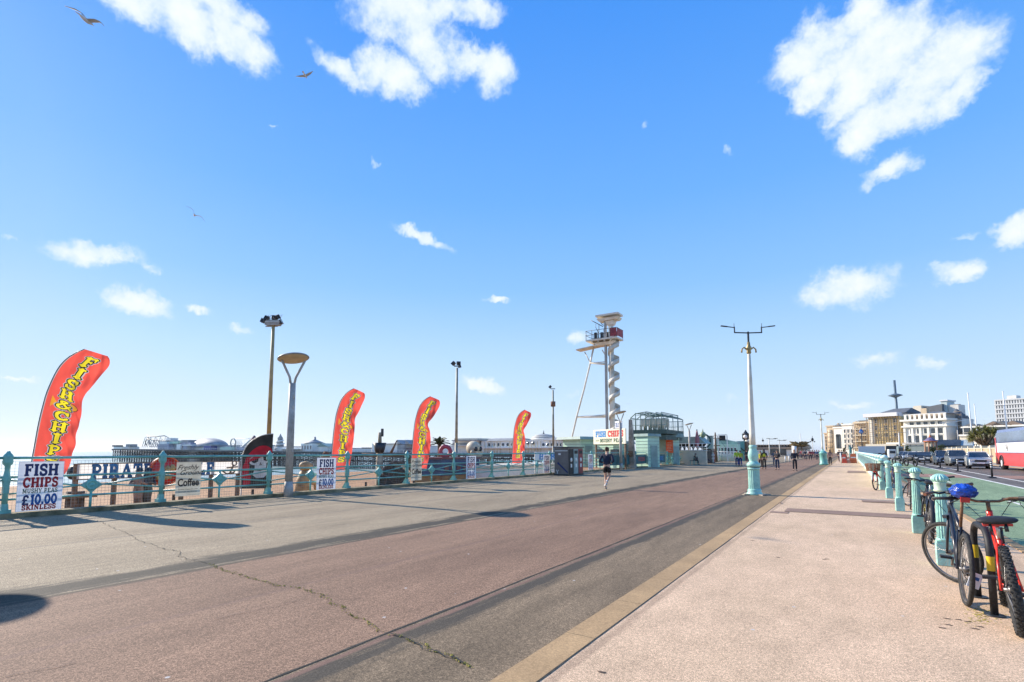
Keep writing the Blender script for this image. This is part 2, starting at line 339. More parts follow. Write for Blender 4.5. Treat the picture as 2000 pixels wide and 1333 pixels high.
def glyphs(mb, text, ox, oy, h, mapf, mi=0, wk=1.0, grow=0.0, off=0.0, gap=.08, total=None, sub=1, th=.0012):
    """strokes of a line of text; mapf(u, v, w) -> 3D; w is height off the surface"""
    ws = [GL[c][0]+gap for c in text]; W = sum(ws)-gap; kx = (total/W) if total else h*wk; x = 0; z = 0
    for c, cw in zip(text, ws):
        for k, (pts, sw) in enumerate(GL[c][1]):
            p = list(pts)
            if grow:
                if math.hypot(p[0][0]-p[-1][0], p[0][1]-p[-1][1]) > 1e-6:
                    for e in (0, -1):
                        a, b = p[e], p[1 if e == 0 else -2]; l = math.hypot(a[0]-b[0], a[1]-b[1]) or 1
                        p[e] = (a[0]+(a[0]-b[0])/l*grow, a[1]+(a[1]-b[1])/l*grow)
            A, B = ribbon(p, sw+2*grow, sub); n = len(A); w1 = off + th*(.25+.12*k)
            vs = [mapf(ox+(x+a[0])*kx, oy+a[1]*h, w1) for a in A] + [mapf(ox+(x+b[0])*kx, oy+b[1]*h, w1) for b in B]
            mb.add(vs, [(i, i+1, n+i+1, n+i) for i in range(n-1)], mi)
        x += cw
    return x*kx
FCACHE = {}
def ftext(mb, text, mapf, size=1.0, bold=.0, shear=0.0, sx=1.0, mi=0, align='CENTER', off=.001):
    key = (text, bold, shear, align)
    if key not in FCACHE:
        cu = bpy.data.curves.new('t', 'FONT'); cu.body = text; cu.offset = bold; cu.shear = shear; cu.align_x = align; cu.align_y = 'CENTER'; cu.resolution_u = 3
        o = bpy.data.objects.new('t', cu); COL.objects.link(o); dg = bpy.context.evaluated_depsgraph_get(); me = bpy.data.meshes.new_from_object(o.evaluated_get(dg))
        FCACHE[key] = ([tuple(v.co) for v in me.vertices], [tuple(p.vertices) for p in me.polygons]); bpy.data.objects.remove(o)
    vs, fs = FCACHE[key]
    mb.add([mapf(v[0]*size*sx, v[1]*size, off) for v in vs], fs, mi)

# ---------------------------------------------------------------- shared materials
m_teal = mat('teal_paint', (.19,.47,.40), .42, var=.14, scale=3, bump=.15, bscale=25, fine=.08)
m_tealL = mat('pale_teal_paint', (.37,.61,.51), .45, var=.13, scale=3.5, bump=.3, bscale=22, fine=.12, col2=(.25,.50,.43))
m_rust = mat('rust', (.22,.09,.04), .85, var=.3, scale=20, bump=.3)
m_black = mat('black_rubber', (.018,.018,.02), .6, var=.2, scale=20)
m_dark = mat('dark_metal', (.05,.055,.06), .45, metal=.5, var=.2, scale=10)
m_grey = mat('grey_metal', (.34,.33,.31), .5, metal=.35, var=.15, scale=6, fine=.1, bscale=60)
m_chrome = mat('bright_metal', (.55,.54,.52), .28, metal=.95, var=.15, scale=30)
m_white = mat('white_paint', (.78,.77,.73), .5, var=.06, scale=2, fine=.04)
m_cream = mat('cream_paint', (.68,.60,.46), .6, var=.08, scale=1.5, fine=.05)
m_glass = mat('dark_glass', (.04,.05,.06), .08, var=.3, scale=.7, spec=.8)
m_yellow = mat('yellow_tape', (.75,.50,.02), .5, var=.08)
m_red = mat('red_paint', (.55,.03,.02), .35, var=.12)
m_navy = mat('navy_ink', (.015,.03,.12), .6, var=.05)
m_redink = mat('red_ink', (.42,.012,.02), .6, var=.05)
m_greenink = mat('green_ink', (.03,.13,.10), .6, var=.05)
m_blueink = mat('blue_ink', (.012,.10,.32), .6, var=.05)
m_wood = mat('weathered_wood', (.20,.12,.07), .8, var=.3, scale=8, bump=.3, bscale=30)
# ================================================================ GROUND
SK = (.045,.04,.03)
g_tan = ground_mat('tan_asphalt', (.31,.24,.15), (.235,.18,.112), .24, 130, .3, streak=(2.2,.35,1), seams=((-7.3,.36,SK,.95),(-13.3,.06,(.2,.165,.12),.5),(-10.7,.06,(.19,.155,.115),.6)))
g_red = ground_mat('red_asphalt', (.26,.158,.098), (.20,.12,.075), .26, 130, .3, streak=(2.2,.35,1), seams=((-6.98,.09,SK,.8),(-5.2,.05,(.18,.11,.085),.35)))
g_dark = ground_mat('dark_asphalt', (.22,.158,.095), (.145,.105,.063), .26, 120, .4, streak=(2,.35,1), seams=((-3.06,.16,(.06,.052,.04),.9),(-3.19,.035,(.22,.12,.09),.7)))
g_pave = ground_mat('pink_paving', (.64,.445,.285), (.55,.385,.24), .16, 140, .22, streak=(1.2,.7,1), seams=((-1.7,.05,(.3,.2,.13),.5),(1.75,.12,(.36,.25,.16),.5)))
g_kerb = ground_mat('kerb_stone', (.46,.30,.15), (.37,.245,.125), .16, 150, .25, chips=False)
g_road = ground_mat('road_asphalt', (.15,.13,.115), (.10,.09,.082), .2, 90, .3, streak=(2,.3,1))
g_green = ground_mat('green_surfacing', (.24,.32,.18), (.18,.25,.14), .15, 90, .3, streak=(2,.3,1), seams=((3.2,.25,(.15,.22,.12),.4),(4.9,.25,(.15,.22,.12),.4)))
g_brown = ground_mat('brown_surfacing', (.33,.19,.14), (.27,.16,.12), .2, 90, .2)
g_seam = ground_mat('worn_seam', (.10,.095,.075), (.055,.055,.045), .5, 110, .6, chips=False, streak=(3,.4,1))
g_conc = ground_mat('concrete', (.38,.34,.28), (.30,.27,.22), .2, 90, .3)
g_peb = ground_mat('beach_pebbles', (.42,.22,.10), (.28,.15,.07), .45, 9, .3, chips=False)
g_patch = ground_mat('trench_repair', (.30,.20,.145), (.25,.165,.12), .2, 120, .2, chips=False)
m_moss = mat('moss', (.36,.29,.05), .95, var=.35, scale=12, bump=.4)
m_line = mat('road_paint', (.72,.70,.64), .7, var=.12, scale=3, fine=.12, bscale=20)
YN, YFAR = -25, 900
mbg = MB(); mbg.box((600, 2000, -.62), (1230, 5000, 1.2)); tag(mbg.build('ground', g_conc), 'plain grey ground under the town', kind='structure')
def strip(name, x0, x1, z, m, y0=YN, y1=YFAR, label=None): return sheet(name, x0, x1, y0, y1, z, m, label)
# promenade block stands as a deck behind a retaining wall
mb = MB(); mb.box((-8.0, 437, -2.02), (16.0, 925, 4.0)); tag(mb.build('promenade_base', g_conc), 'solid mass of the promenade above the lower walk', kind='structure')
XB, XR0, XD, XK0, XK1 = -15.62, -7.0, -3.24, -2.03, -1.77
strip('promenade', XB, XR0, .003, g_tan, label='pale tan asphalt half of the promenade beside the railing')
strip('promenade', XR0, XD, .003, g_red, label='reddish asphalt strip along the middle of the promenade')
strip('promenade', XD, XK0, .003, g_dark, label='darker patched asphalt strip beside the flat kerb stones')
# flat kerb stones
mb = MB(); y = -6.0
while y < 160:
    mb.box(((XK0+XK1)/2, y+.55, .003), (XK1-XK0-.006, 1.094, .012)); y += 1.1
mb.box(((XK0+XK1)/2, 530, .003), (XK1-XK0-.006, 740, .012))
o = mb.build('kerb', g_kerb); tag(o, 'flush buff kerb stones between dark asphalt and pink paving', kind='structure')
strip('pavement', XK1+.004, 2.05, .005, g_pave, label='pink speckled paving beside the bollards')
mb = MB(); mb.box((2.12, 430, -.04), (.14, 900, .115)); tag(mb.build('kerb', g_kerb), 'raised kerb between paving and green cycle lane', kind='structure')
strip('cycle_lane', 2.19, 5.75, -.008, g_green, label='green surfaced cycle lane')
strip('road', 5.75, 12.2, -.012, g_road, label='dark asphalt road beyond the cycle lane')
strip('pavement', 12.35, 30, .02, g_conc, label='pavement on the far side of the road')
mb = MB(); mb.box((12.27, 430, -.01), (.14, 900, .09)); tag(mb.build('kerb', g_kerb), 'raised kerb of the far pavement', kind='structure')
sheet('cycle_crossing', 2.19, 5.74, 38, 43, -.004, g_brown, 'brown crossing strip laid over the green cycle lane')
sheet('cycle_crossing', 7.1, 12.2, 38, 43, -.008, g_brown, 'brown crossing strip laid over the road')
sheet('road_marking', 5.70, 5.84, -20, 400, -.003, m_line, 'white line along the edge of the green cycle lane')
sheet('road_marking', 6.98, 7.10, -20, 400, -.003, m_line, 'thin white line beside the black wands')
sheet('road_marking', 11.0, 11.08, -20, 400, -.007, m_line, 'white line marking the parking bays')
for k in range(12): sheet('road_marking', 3.9, 3.98, 2+k*6, 4+k*6, -.003, m_line, 'centre dash of the green cycle lane')
# worn dark seams along the joints, made of ragged slivers
def seam(name, x0, x1, z, m, label, y0=-6, y1=110, rag=.06, step=.12):
    mb = MB(); L1, R1 = [], []; y = y0; rnd = random.Random(len(label)); a = b = 0
    while y < y1:
        a = a*.7+rnd.uniform(-rag, rag)*.6; b = b*.7+rnd.uniform(-rag, rag)*.6
        L1.append((x0+a, y, z)); R1.append((x1+b, y, z)); y += step*(1+max(0, y)/15)
    n = len(L1); mb.add(L1+R1, [(i, n+i, n+i+1, i+1) for i in range(n-1)]); o = mb.build(name, m); return tag(o, label, kind='structure')
mat('seam_dark', (.04,.038,.03), .95, var=.4, scale=14)
seam('asphalt_seam', -3.27, -3.245, .0065, mat('seam_dark'), 'thin black joint between red and dark asphalt', rag=.012)
seam('asphalt_seam', -1.775, -1.762, .0085, mat('seam_dark'), 'thin dark joint between kerb stones and paving', rag=.005)
# cracks
def crack(pts, wd, m, label, z=.011, mossy=False, name='crack'):
    P3 = []; rnd = random.Random(int(pts[0][0]))
    for (a, b) in zip(pts[:-1], pts[1:]):
        A, B = PZ(*a), PZ(*b); k = max(2, int((B-A).length/.09))
        for i in range(k): P3.append(A.lerp(B, i/k)+Vector((rnd.uniform(-.035, .035), rnd.uniform(-.035, .035), 0)))
    if mossy:   # tufts of moss strung along the joint
        mb = MB()
        for i, p in enumerate(P3[:-1]):
            for j in range(9):
                c = p.lerp(P3[i+1], rnd.random())+Vector((rnd.gauss(0,wd*.5), rnd.gauss(0,wd*.5), 0)); r = rnd.uniform(.003,.011); a0 = rnd.uniform(0,6)
                mb.add([(c.x+r*rnd.uniform(.5,1.4)*math.cos(a0+k), c.y+r*rnd.uniform(.5,1.4)*math.sin(a0+k), z+j*.0002) for k in (0,1.3,2.5,3.7,5)]+[(c.x,c.y,z+.006)], [(0,1,5),(1,2,5),(2,3,5),(3,4,5),(4,0,5)])
        return tag(mb.build(name, m), label, kind='structure')
    mb = MB(); n = len(P3); Ls, Rs = [], []
    for i in range(n):
        t = (P3[min(i+1, n-1)]-P3[max(i-1, 0)]); t.z = 0; t.normalize(); nn = Vector((-t.y, t.x, 0))*wd*rnd.uniform(.25, 1.2)/2
        Ls.append((P3[i]+nn)[:2]+(z,)); Rs.append((P3[i]-nn)[:2]+(z,))
    mb.add(Ls+Rs, [(i, n+i, n+i+1, i+1) for i in range(n-1)]); return tag(mb.build(name, m), label, kind='structure')
crack([(190,1018),(235,1038),(252,1044),(275,1058),(300,1066),(312,1072),(345,1078),(352,1088),(405,1104)], .012, mat('seam_dark'), 'jagged dark crack across the tan asphalt')
crack([(405,1103),(432,1112),(500,1134),(560,1148),(600,1152),(625,1162),(655,1180),(700,1208),(735,1230),(765,1240)], .03, m_moss, 'mossy crack across the red asphalt', z=.0085, mossy=True)
crack([(765,1240),(790,1252),(825,1262),(850,1274),(880,1286),(910,1300),(935,1312)], .02, m_moss, 'mossy crack across the dark asphalt', z=.0085, mossy=True)
crack([(768,1242),(800,1256),(850,1276),(885,1290),(925,1308)], .014, mat('seam_dark'), 'dark crack beside the moss in dark asphalt', z=.014)
for i, (a, b) in enumerate((((430,1210),(620,1165)), ((0,1325),(180,1290)))): crack([a, b], .008, mat('faint_red_seam', (.15,.10,.08), .9), 'hairline crack %s in the red asphalt' % ('beside the moss', 'near the tan half')[i])
# trench repairs across the paving (shape of their own)
PN = []
def patch(px0, px1, py0, py1, label):
    a, b = PZ(px0, py1), PZ(px1, py1); y0 = PZ((px0+px1)/2, py1).y; y1 = PZ((px0+px1)/2, py0).y
    PN.append(1); sheet('trench_repair', max(a.x, -1.7), min(b.x, 1.95), y0, y1, .0095+.0025*len(PN), g_patch, label)
patch(1496, 1540, 1000, 1003, 'narrow start of the long trench repair'); patch(1524, 1778, 1000, 1007, 'long dark trench repair across the paving')
patch(1745, 1790, 1007, 1013, 'short dark repair beside the long trench'); patch(1684, 1748, 979.5, 983, 'faint trench repair beside the third bollard'); patch(1655, 1692, 920.5, 924.5, 'small trench repair near the pale balustrade')
patch(1516, 1521, 983, 984, 'tiny repair')
mb = MB(); rnd = random.Random(3)
for i in range(150):
    p = PZ(rnd.choice([rnd.gauss(1912, 10), rnd.gauss(1930, 20)]), rnd.gauss(1203, 9)); p.x = max(.6, min(1.9, p.x))
    mb.ball((p.x, p.y, .004), rnd.uniform(.004, .014), 6, 4, sc=(1.3,1,.35), jit=.3)
tag(mb.build('moss_patch', m_moss), 'mossy patch on the worn paving under the bikes', 'moss', kind='stuff')
# leaf and grit specks
mb = MB()
for (px, py) in ((1176,1315),(1852,1222),(1872,1212),(1890,1216),(1905,1230),(1915,1226),(1840,1228),(1615,1093),(1610,1094),(1470,1057),(1520,1090),(1850,1210)):
    p = PZ(px, py); mb.ball((p.x, p.y, .006), .022, 6, 4, sc=(1.5,.7,.15), jit=.3)
tag(mb.build('litter', mat('dark_litter', (.13,.09,.06), .9)), 'small dark leaf specks lying on the paving', 'litter', kind='stuff')

# lower walk, beach, sea
mb = MB(); mb.box((-30.3, 437, -3.6), (28.6, 925, .6)); tag(mb.build('lower_walk', g_peb), 'brown lower ground below the promenade wall', kind='structure')
mb = MB(); mb.add([(-44.6,-200,-3.35),(-44.6,1800,-3.35),(-180,1800,-7.3),(-180,-200,-7.3)], [(0,1,2,3)]); mb.add([(-16.2,-200,-3.9),(-16.2,-25,-3.9),(-60,-25,-3.9),(-60,-200,-3.9)], [(0,1,2,3)])
tag(mb.build('beach', g_peb), 'brown pebble beach sloping to the sea', kind='structure')
sea = bpy.data.materials.new('sea_water'); sea.use_nodes = True; t = sea.node_tree; b = t.nodes['Principled BSDF']
b.inputs['Base Color'].default_value = (.30,.40,.37,1); b.inputs['Roughness'].default_value = .32; b.inputs['Specular IOR Level'].default_value = .5
tx = t.nodes.new('ShaderNodeTexCoord'); mp = t.nodes.new('ShaderNodeMapping'); mp.inputs['Scale'].default_value = (.6,.12,1); t.links.new(tx.outputs['Object'], mp.inputs[0])
n = t.nodes.new('ShaderNodeTexNoise'); n.inputs['Scale'].default_value = .6; n.inputs['Detail'].default_value = 6; t.links.new(mp.outputs[0], n.inputs['Vector'])
bp = t.nodes.new('ShaderNodeBump'); bp.inputs['Strength'].default_value = .5; bp.inputs['Distance'].default_value = .4; t.links.new(n.outputs[0], bp.inputs['Height']); t.links.new(bp.outputs[0], b.inputs['Normal'])
mb = MB(); mb.add([(-170,-12000,-7),(-170,30000,-7),(-42000,30000,-7),(-42000,-12000,-7)], [(0,1,2,3)]); tag(mb.build('sea', sea), 'pale green sea out to the horizon', kind='structure')
mb = MB()
for (xx, w) in ((-174, 2.2), (-181, 1.0)):
    L1 = []; R1 = []; y = -150
    while y < 900:
        d = 3*math.sin(y*.05)+2*math.sin(y*.13+1)+random.uniform(-.5,.5); L1.append((xx+d, y, -6.94)); R1.append((xx+d+w*(1+.6*math.sin(y*.21)), y, -6.94)); y += 4
    n = len(L1); mb.add(L1+R1, [(i, n+i, n+i+1, i+1) for i in range(n-1)])
tag(mb.build('surf', m_white), 'thin white surf along the shore', kind='structure')

# ================================================================ PROMENADE RAILING (sea side)
XP = -15.85; RT = 1.25; KZ = .11; SP = 3.12; Y0R = 3.45
mb = MB(); mb.box((-15.82, 437, KZ/2-.01), (.4, 925, KZ+.02)); 
tag(mb.build('kerb', mat('mossy_kerb', (.30,.24,.14), .9, var=.35, scale=2, bump=.4, col2=(.07,.065,.03))), 'mossy stone kerb carrying the teal railing', kind='structure')
rail = thing('promenade_railing', 'teal cast iron railing with rosettes along the sea edge of the promenade', 'railing', (XP, 0, KZ))
pm_ = MB(); pm_.box((0,0,.04), (.2,.2,.08)); pm_.box((0,0,.14),(.13,.13,.14), taper=.8)
pm_.lathe([(.055,.2),(.05,.5),(.075,.72),(.085,.78),(.06,.84),(.045,.95),(.05,1.05),(.09,1.1),(.095,1.16),(.085,1.2),(.1,1.24),(.08,1.3),(.045,1.34),(.03,1.38),(.0,1.4)], n=12)
pm_.box((0,0,.62),(.12,.1,.36)); pm_.prism([(.0,.0),(.26,0),(.05,.26),(0,.26)], -.02, .02, 'y', T=Matrix.Rotation(math.pi, 4, 'Z'))
post0 = pm_.build('post', m_teal, rail); NB = 40
bay = MB()
def bar(mb, a, b, r=.022): mb.cyl((0, a[0], a[1]), (0, b[0], b[1]), r, n=8)
bay.cyl((0,0,RT-.02), (0,SP,RT-.02), .033, n=10); bay.cyl((0,0,.80), (0,SP,.80), .026, n=8); bay.cyl((0,0,.30), (0,SP,.30), .026, n=8)
for s in (-1, 1):
    e = SP/2+s*(SP/2-.06); c = SP/2+s*.16
    bar(bay, (c, .56), (e, .42), .02); bar(bay, (c, .54), (e, .73), .02)
bay.cyl((0,SP/2,0),(0,SP/2,.36),.03,n=8); bay.cyl((0,SP/2,.7),(0,SP/2,.8),.03,n=8)
bay0 = bay.build('panel', m_teal, rail)
ros = MB(); ros.prism([(SP/2-.24,.55),(SP/2-.1,.64),(SP/2,.75),(SP/2+.1,.64),(SP/2+.24,.55),(SP/2+.1,.45),(SP/2,.34),(SP/2-.1,.45)], -.03, .03, 'x')
ros.lathe([(.13,0),(.12,.03),(.09,.03),(.08,.015),(.05,.015),(.03,.035),(0,.035)], n=16, T=Matrix.Translation((.03,SP/2,.545)) @ Matrix.Rotation(math.pi/2,4,'Y'))
ros0 = ros.build('rosette', m_teal, rail)
for i in range(-2, NB):
    y = Y0R+i*SP
    for k, src in enumerate((post0, bay0, ros0)):
        if i == -2: o = src
        else: o = src.copy(); COL.objects.link(o); o.parent = rail
        o.location = (0, y, 0)
# wire mesh fixed behind the rails
mb = MB(); y = Y0R-2*SP; yend = Y0R+13*SP
while y < yend:
    mb.add([(-.05,y,.0),(-.05,y+.005,.0),(-.05,y+.005,1.15),(-.05,y,1.15)], [(0,1,2,3)]); y += .075
for k in range(16): mb.add([(-.052,Y0R-2*SP,.0+k*.0765),(-.052,yend,.0+k*.0765),(-.052,yend,.005+k*.0765),(-.052,Y0R-2*SP,.005+k*.0765)], [(0,1,2,3)])
mb.build('wire_mesh', m_grey, rail)

# ---------------------------------------------------------------- boards hung on the railing
m_board = mat('white_board', (.80,.81,.84), .45, var=.03, scale=2)
m_tboard = mat('thin_plastic_board', (.84,.85,.88), .45, var=.03, scale=2, trans=.16)
m_cboard = mat('aged_board', (.72,.65,.50), .5, var=.12, scale=3, col2=(.56,.49,.36), trans=.15)
GB = 'fish and chips price boards on the railing'
def fish_board(pxc, label, w=.8, h=1.12, z0=.02):
    y = PX(pxc, 940, -15.74).y
    t = thing('price_board', label, 'sign', (-15.74, y, KZ+z0), -math.pi/2, GB)   # local x = towards -Y ... face looks +X
    # local frame: face normal +X world ; text runs towards +Y
    t.rotation_euler = (0, 0, 0)
    mb = MB(); mb.add([(0,-w/2,0),(0,w/2,0),(0,w/2,h),(0,-w/2,h)],[(0,1,2,3)]); mb.build('board', m_tboard, t); mb = MB(); mb.tube([(0,-w/2,0),(0,w/2,0),(0,w/2,h),(0,-w/2,h)],.006,5,closed=True); mb.build('edge', m_board, t)
    f = lambda u, v, q: (.0012+q, u, v)
    rows = [('FISH', .80, .26, m_navy, .10), ('CHIPS', .535, .22, m_redink, .09), ('MUSHY PEAS', .405, .1, m_greenink, .09), ('£', .145, .215, m_navy, .11), ('10.00', .145, .215, m_blueink, 0), ('SKINLESS', .025, .11, m_redink, .1)]
    for k, (s, v, hh, mm, x0) in enumerate(rows):
        mb = MB(); vv = v*h/1.12
        if s == '£': glyphs(mb, s, -w/2+.09, vv, hh, f, total=.13, th=.006, grow=.03)
        elif s == '10.00': glyphs(mb, s, -w/2+.24, vv, hh, f, total=w-.33, th=.006, grow=.055)
        else: glyphs(mb, s, -w/2+x0, vv, hh, f, total=w-2*x0, th=.006, grow=.035 if s != 'MUSHY PEAS' else .015)
        mb.build('lettering', mm, t)
    return t
fish_board(80, 'nearest fish chips board at 10.00, hung beside the big front flag')
fish_board(637, 'fish chips board at 10.00 hung right of the round-headed lamp')
fish_board(920, 'fish chips board hung below the giant skull', .78)
fish_board(1068, 'fish chips board hung just before the grey bin')
fish_board(1154, 'fish chips board hung on the rail past the grey bin')
def coffee_board(pxc, label):
    y = PX(pxc, 940, -15.74).y; w, h = .66, .95
    t = thing('coffee_board', label, 'sign', (-15.74, y, KZ+.12), 0, 'coffee boards on the railing')
    mb = MB(); mb.add([(0,-w/2,0),(0,w/2,0),(0,w/2,h),(0,-w/2,h)],[(0,1,2,3)]); mb.build('board', m_cboard, t)
    m_ink = mat('brown_ink', (.05,.028,.02), .6)
    mb = MB(); f = lambda du, dv: (lambda u, v, q: (.0015+q, u+du, v+dv))
    ftext(mb, 'Freshly', f(-.04,.80), .19, .012, .45, 1.0, off=.001); ftext(mb, 'Ground', f(.05,.65), .19, .012, .45, 1.0, off=.001)
    ftext(mb, 'Coffee', f(0,.37), .29, .03, 0, .72, off=.001); mb.build('lettering', m_ink, t)
    mb = MB(); ftext(mb, 'Espresso  Cappuccino  Latte', f(0,.19), .05, 0, 0, .9); ftext(mb, 'Americano  Hot Chocolate', f(0,.12), .05, 0, 0, .9); mb.build('lettering', m_ink, t)
coffee_board(368, 'nearest weathered freshly ground coffee board on the railing'); coffee_board(813, 'farther weathered coffee board in front of a red flag')

# ================================================================ FEATHER FLAGS
m_flag = mat('red_flag_cloth', (.84,.105,.075), .75, var=.06, scale=1.5, trans=.5, bump=.6, bscale=6)
m_flagy = mat('yellow_flag_ink', (.88,.72,.03), .7, var=.04, trans=.5)
m_flago = mat('orange_flag_ink', (.85,.36,.03), .7, var=.04, trans=.5)
m_flagk = mat('black_flag_ink', (.03,.02,.02), .8)
m_flagw = mat('white_flag_hem', (.62,.60,.58), .7, trans=.3)
def lerp_tab(tab, v):
    for (a, b) in zip(tab[:-1], tab[1:]):
        if v <= b[0]+1e-9:
            k = (v-a[0])/(b[0]-a[0]); k2 = k
            return (a[1]+(b[1]-a[1])*k2, a[2]+(b[2]-a[2])*k2)
    return tab[-1][1:]
def smooth_tab(tab, v, d=.04):
    s = [lerp_tab(tab, min(1, max(0, v+q*d))) for q in (-1,-.5,0,.5,1)]; return (sum(a[0] for a in s)/5, sum(a[1] for a in s)/5)
LT = [(0,-.03,0),(.2,.01,.62),(.45,.08,1.72),(.62,.15,2.42),(.74,.25,2.86),(.85,.39,3.25),(.94,.64,3.56),(1,.90,3.70)]
def make_flag(loc, dirang, label, seed, sc=1.0, wst=0.0, wk=1.0, text=True, lean=0.0, name='feather_flag', res=(64,330), group='red feather flags along the sea side'):
    rnd = random.Random(seed); ph = [rnd.uniform(0, 6) for _ in range(6)]
    RT_ = [(0,.74,0),(.2,.86,.62),(.45,.93,1.48),(.62,1.0-wst*.4,2.0),(.70,1.0-wst,2.3),(.76,1.1-wst*.5,2.5),(.88,1.26,3.02),(.95,1.42,3.36),(1,1.32,3.52)]
    d = Vector((math.sin(dirang), math.cos(dirang), 0)); nrm = Vector((d.y, -d.x, 0))
    def S(u, v, q=0):
        a = smooth_tab(LT, v) if 0 < v < 1 else lerp_tab(LT, v); b = smooth_tab(RT_, v) if 0 < v < 1 else lerp_tab(RT_, v)
        x = a[0]+(b[0]*wk-a[0])*u; z = a[1]+(b[1]-a[1])*u
        w = u*(.05*math.sin(7*u+4*v*3+ph[0])+.04*math.sin(13*v+5*u+ph[1])+.025*math.sin(31*v-9*u+ph[2])+.02*abs(math.sin(19*v+14*u+ph[4]))+.012*math.sin(47*v+20*u+ph[5])) + .05*math.sin(3*v+ph[3])*u
        return tuple((d*(x+lean*z*z*.02)+nrm*(w+q)+Vector((0,0,z)))*sc)
    t = thing(name, label, 'flag', loc, 0, group)
    # the printed cloth: one sheet, its small faces dyed red, yellow, black, white or orange by the print
    nu, nv = res; mb = MB(); vs = [S(i/nu, j/nv) for j in range(nv+1) for i in range(nu+1)]
    rows = 'FISH&CHIPS'; v1 = .955; dv = .0845; ASP = 3.6
    def dye(u, v):
        k = int((v1-v)/dv)
        best = 9
        for kk in (k-1, k, k+1):
            if kk < 0 or kk > 9: continue
            c = rows[kk]; gw, st = GL[c]; wd = {'I': .2, '&': .46, 'F': .34, 'P': .34, 'S': .34}.get(c, .38); u0 = .52-.02*kk*.15-wd/2; gx = (u-u0)/wd*gw; gy = (v-(v1-(kk+1)*dv+.009))/(dv*.76)
            if gx < -.35 or gx > gw+.35 or gy < -.3 or gy > 1.3: continue
            for pts, sw in st:
                for (a, b) in zip(pts[:-1], pts[1:]):
                    ax, ay = a; bx, by = b; L2 = (bx-ax)**2+(by-ay)**2 or 1e-9; q = max(0, min(1, ((gx-ax)*(bx-ax)+(gy-ay)*(by-ay))/L2)); d_ = math.hypot(gx-ax-q*(bx-ax), gy-ay-q*(by-ay))-sw/2
                    if d_ < best: best = d_
        if best < .015: return 1
        if best < .09: return 2
        if best < .14: return 3
        vf = v1-4.5*dv
        if ((u-.6)/.3)**2+((v-vf)/.034)**2 < 1: return 4 if ((u-.6)/.28)**2+((v-vf)/.029)**2 < 1 else 2
        if .14 < u < .34 and abs(v-vf) < .035*abs(u-.32)/.16: return 4
        return 0
    o_ = len(mb.v); mb.v += vs
    for j in range(nv):
        for i in range(nu): mb.f.append((j*(nu+1)+i, j*(nu+1)+i+1, (j+1)*(nu+1)+i+1, (j+1)*(nu+1)+i)); mb.mi.append(dye((i+.5)/nu, (j+.5)/nv)); mb.sm.append(True)
    cloth = mb.build('cloth', [m_flag, m_flagy, m_flagk, m_flagw, m_flago], t, norm=False)
    mb = MB(); vs = [S(-.05*(i), j/nv) for j in range(nv+1) for i in (0,1)]; mb.add(vs, [(j*2, j*2+1, j*2+3, j*2+2) for j in range(nv)], 0, True); mb.build('hem', m_flagw, t, norm=False)
    mb = MB(); mb.tube([tuple(Vector(S(-.04, j/24))) for j in range(25)], .012*sc, 6); b0 = Vector(S(-.04, 0)); mb.cyl((b0.x-.15, b0.y-.15, -3.35-loc[2]), b0, .022, .014, n=8); mb.build('pole', m_dark, t)
    return t, S
def flagpos(px, X=-19.0): p = PX(px, 900, X); return (p.x, p.y, 0)
def place_flag(px, ytop, ybot, label, seed, **k):
    p = PX(px, ybot, -19.0); top = PX(px, ytop, -19.0); H = top.z-p.z
    return make_flag((p.x, p.y, p.z), R_(45), label, seed, sc=H/3.72, **k)
place_flag(62, 676, 932, 'large nearest red fish and chips feather flag, leftmost', 1, wst=.14, wk=1.14, lean=.7)
place_flag(647, 757, 919, 'red fish and chips feather flag between round-headed lamp and coffee board', 2, wst=.06, res=(44,230))
place_flag(804, 773, 917, 'red fish and chips flag with a deep fold, behind the farther coffee board', 5, wst=.3, res=(36,190))
place_flag(1001, 800, 905, 'smallest, most distant red fish and chips flag before the pier dome', 9, wst=.22, wk=.95, res=(32,160))
# pirate flag
m_blk_cloth = mat('black_cloth', (.03,.028,.026), .8, var=.3, scale=3, trans=.12); m_redc = mat('red_print', (.6,.01,.03), .7, trans=.25); m_wh_cl = mat('white_print', (.75,.74,.72), .7, trans=.25)
p = PX(471, 955, -18.2); top = PX(480, 848, -18.2); H = top.z-p.z
t = thing('pirate_flag', 'black curved-top flag printed with a skull in a red bandana', 'flag', (p.x, p.y, p.z)); d = Vector((.707,.707,0)); nn = Vector((.707,-.707,0))
W = 1.0
def PF(u, v, q=0):   # quarter-round top
    zt = H*(.62+.38*math.sin(math.pi/2*min(1, max(0, u))**.62)) ; return tuple(d*(u*W)+nn*(q+.04*math.sin(5*v+4*u)*u)+Vector((0,0,v*zt)))
mb = MB(); nu, nv = 16, 24; mb.add([PF(i/nu, j/nv) for j in range(nv+1) for i in range(nu+1)], [(j*(nu+1)+i, j*(nu+1)+i+1, (j+1)*(nu+1)+i+1, (j+1)*(nu+1)+i) for j in range(nv) for i in range(nu)], 0, True); mb.build('cloth', m_blk_cloth, t, norm=False)
mb = MB(); mb.tube([PF(-.02, j/12) for j in range(13)]+[PF(i/14, 1.0) for i in range(15)], .018, 6); mb.cyl((0,0,-3.3-p.z), (0,0,.05), .02, n=6); mb.build('pole', m_grey, t)
def blob(mb, pts, q, f=PF, mi=0):
    cx = sum(a for a, b in pts)/len(pts); cy = sum(b for a, b in pts)/len(pts)
    vs = [f(cx, cy, q)]+[f(cx+(a-cx)*.5, cy+(b-cy)*.5, q) for a, b in pts]+[f(a, b, q) for a, b in pts]; n = len(pts)
    mb.add(vs, [(0, i+1, (i+1) % n+1) for i in range(n)]+[(i+1, n+i+1, n+(i+1) % n+1, (i+1) % n+1) for i in range(n)], mi)
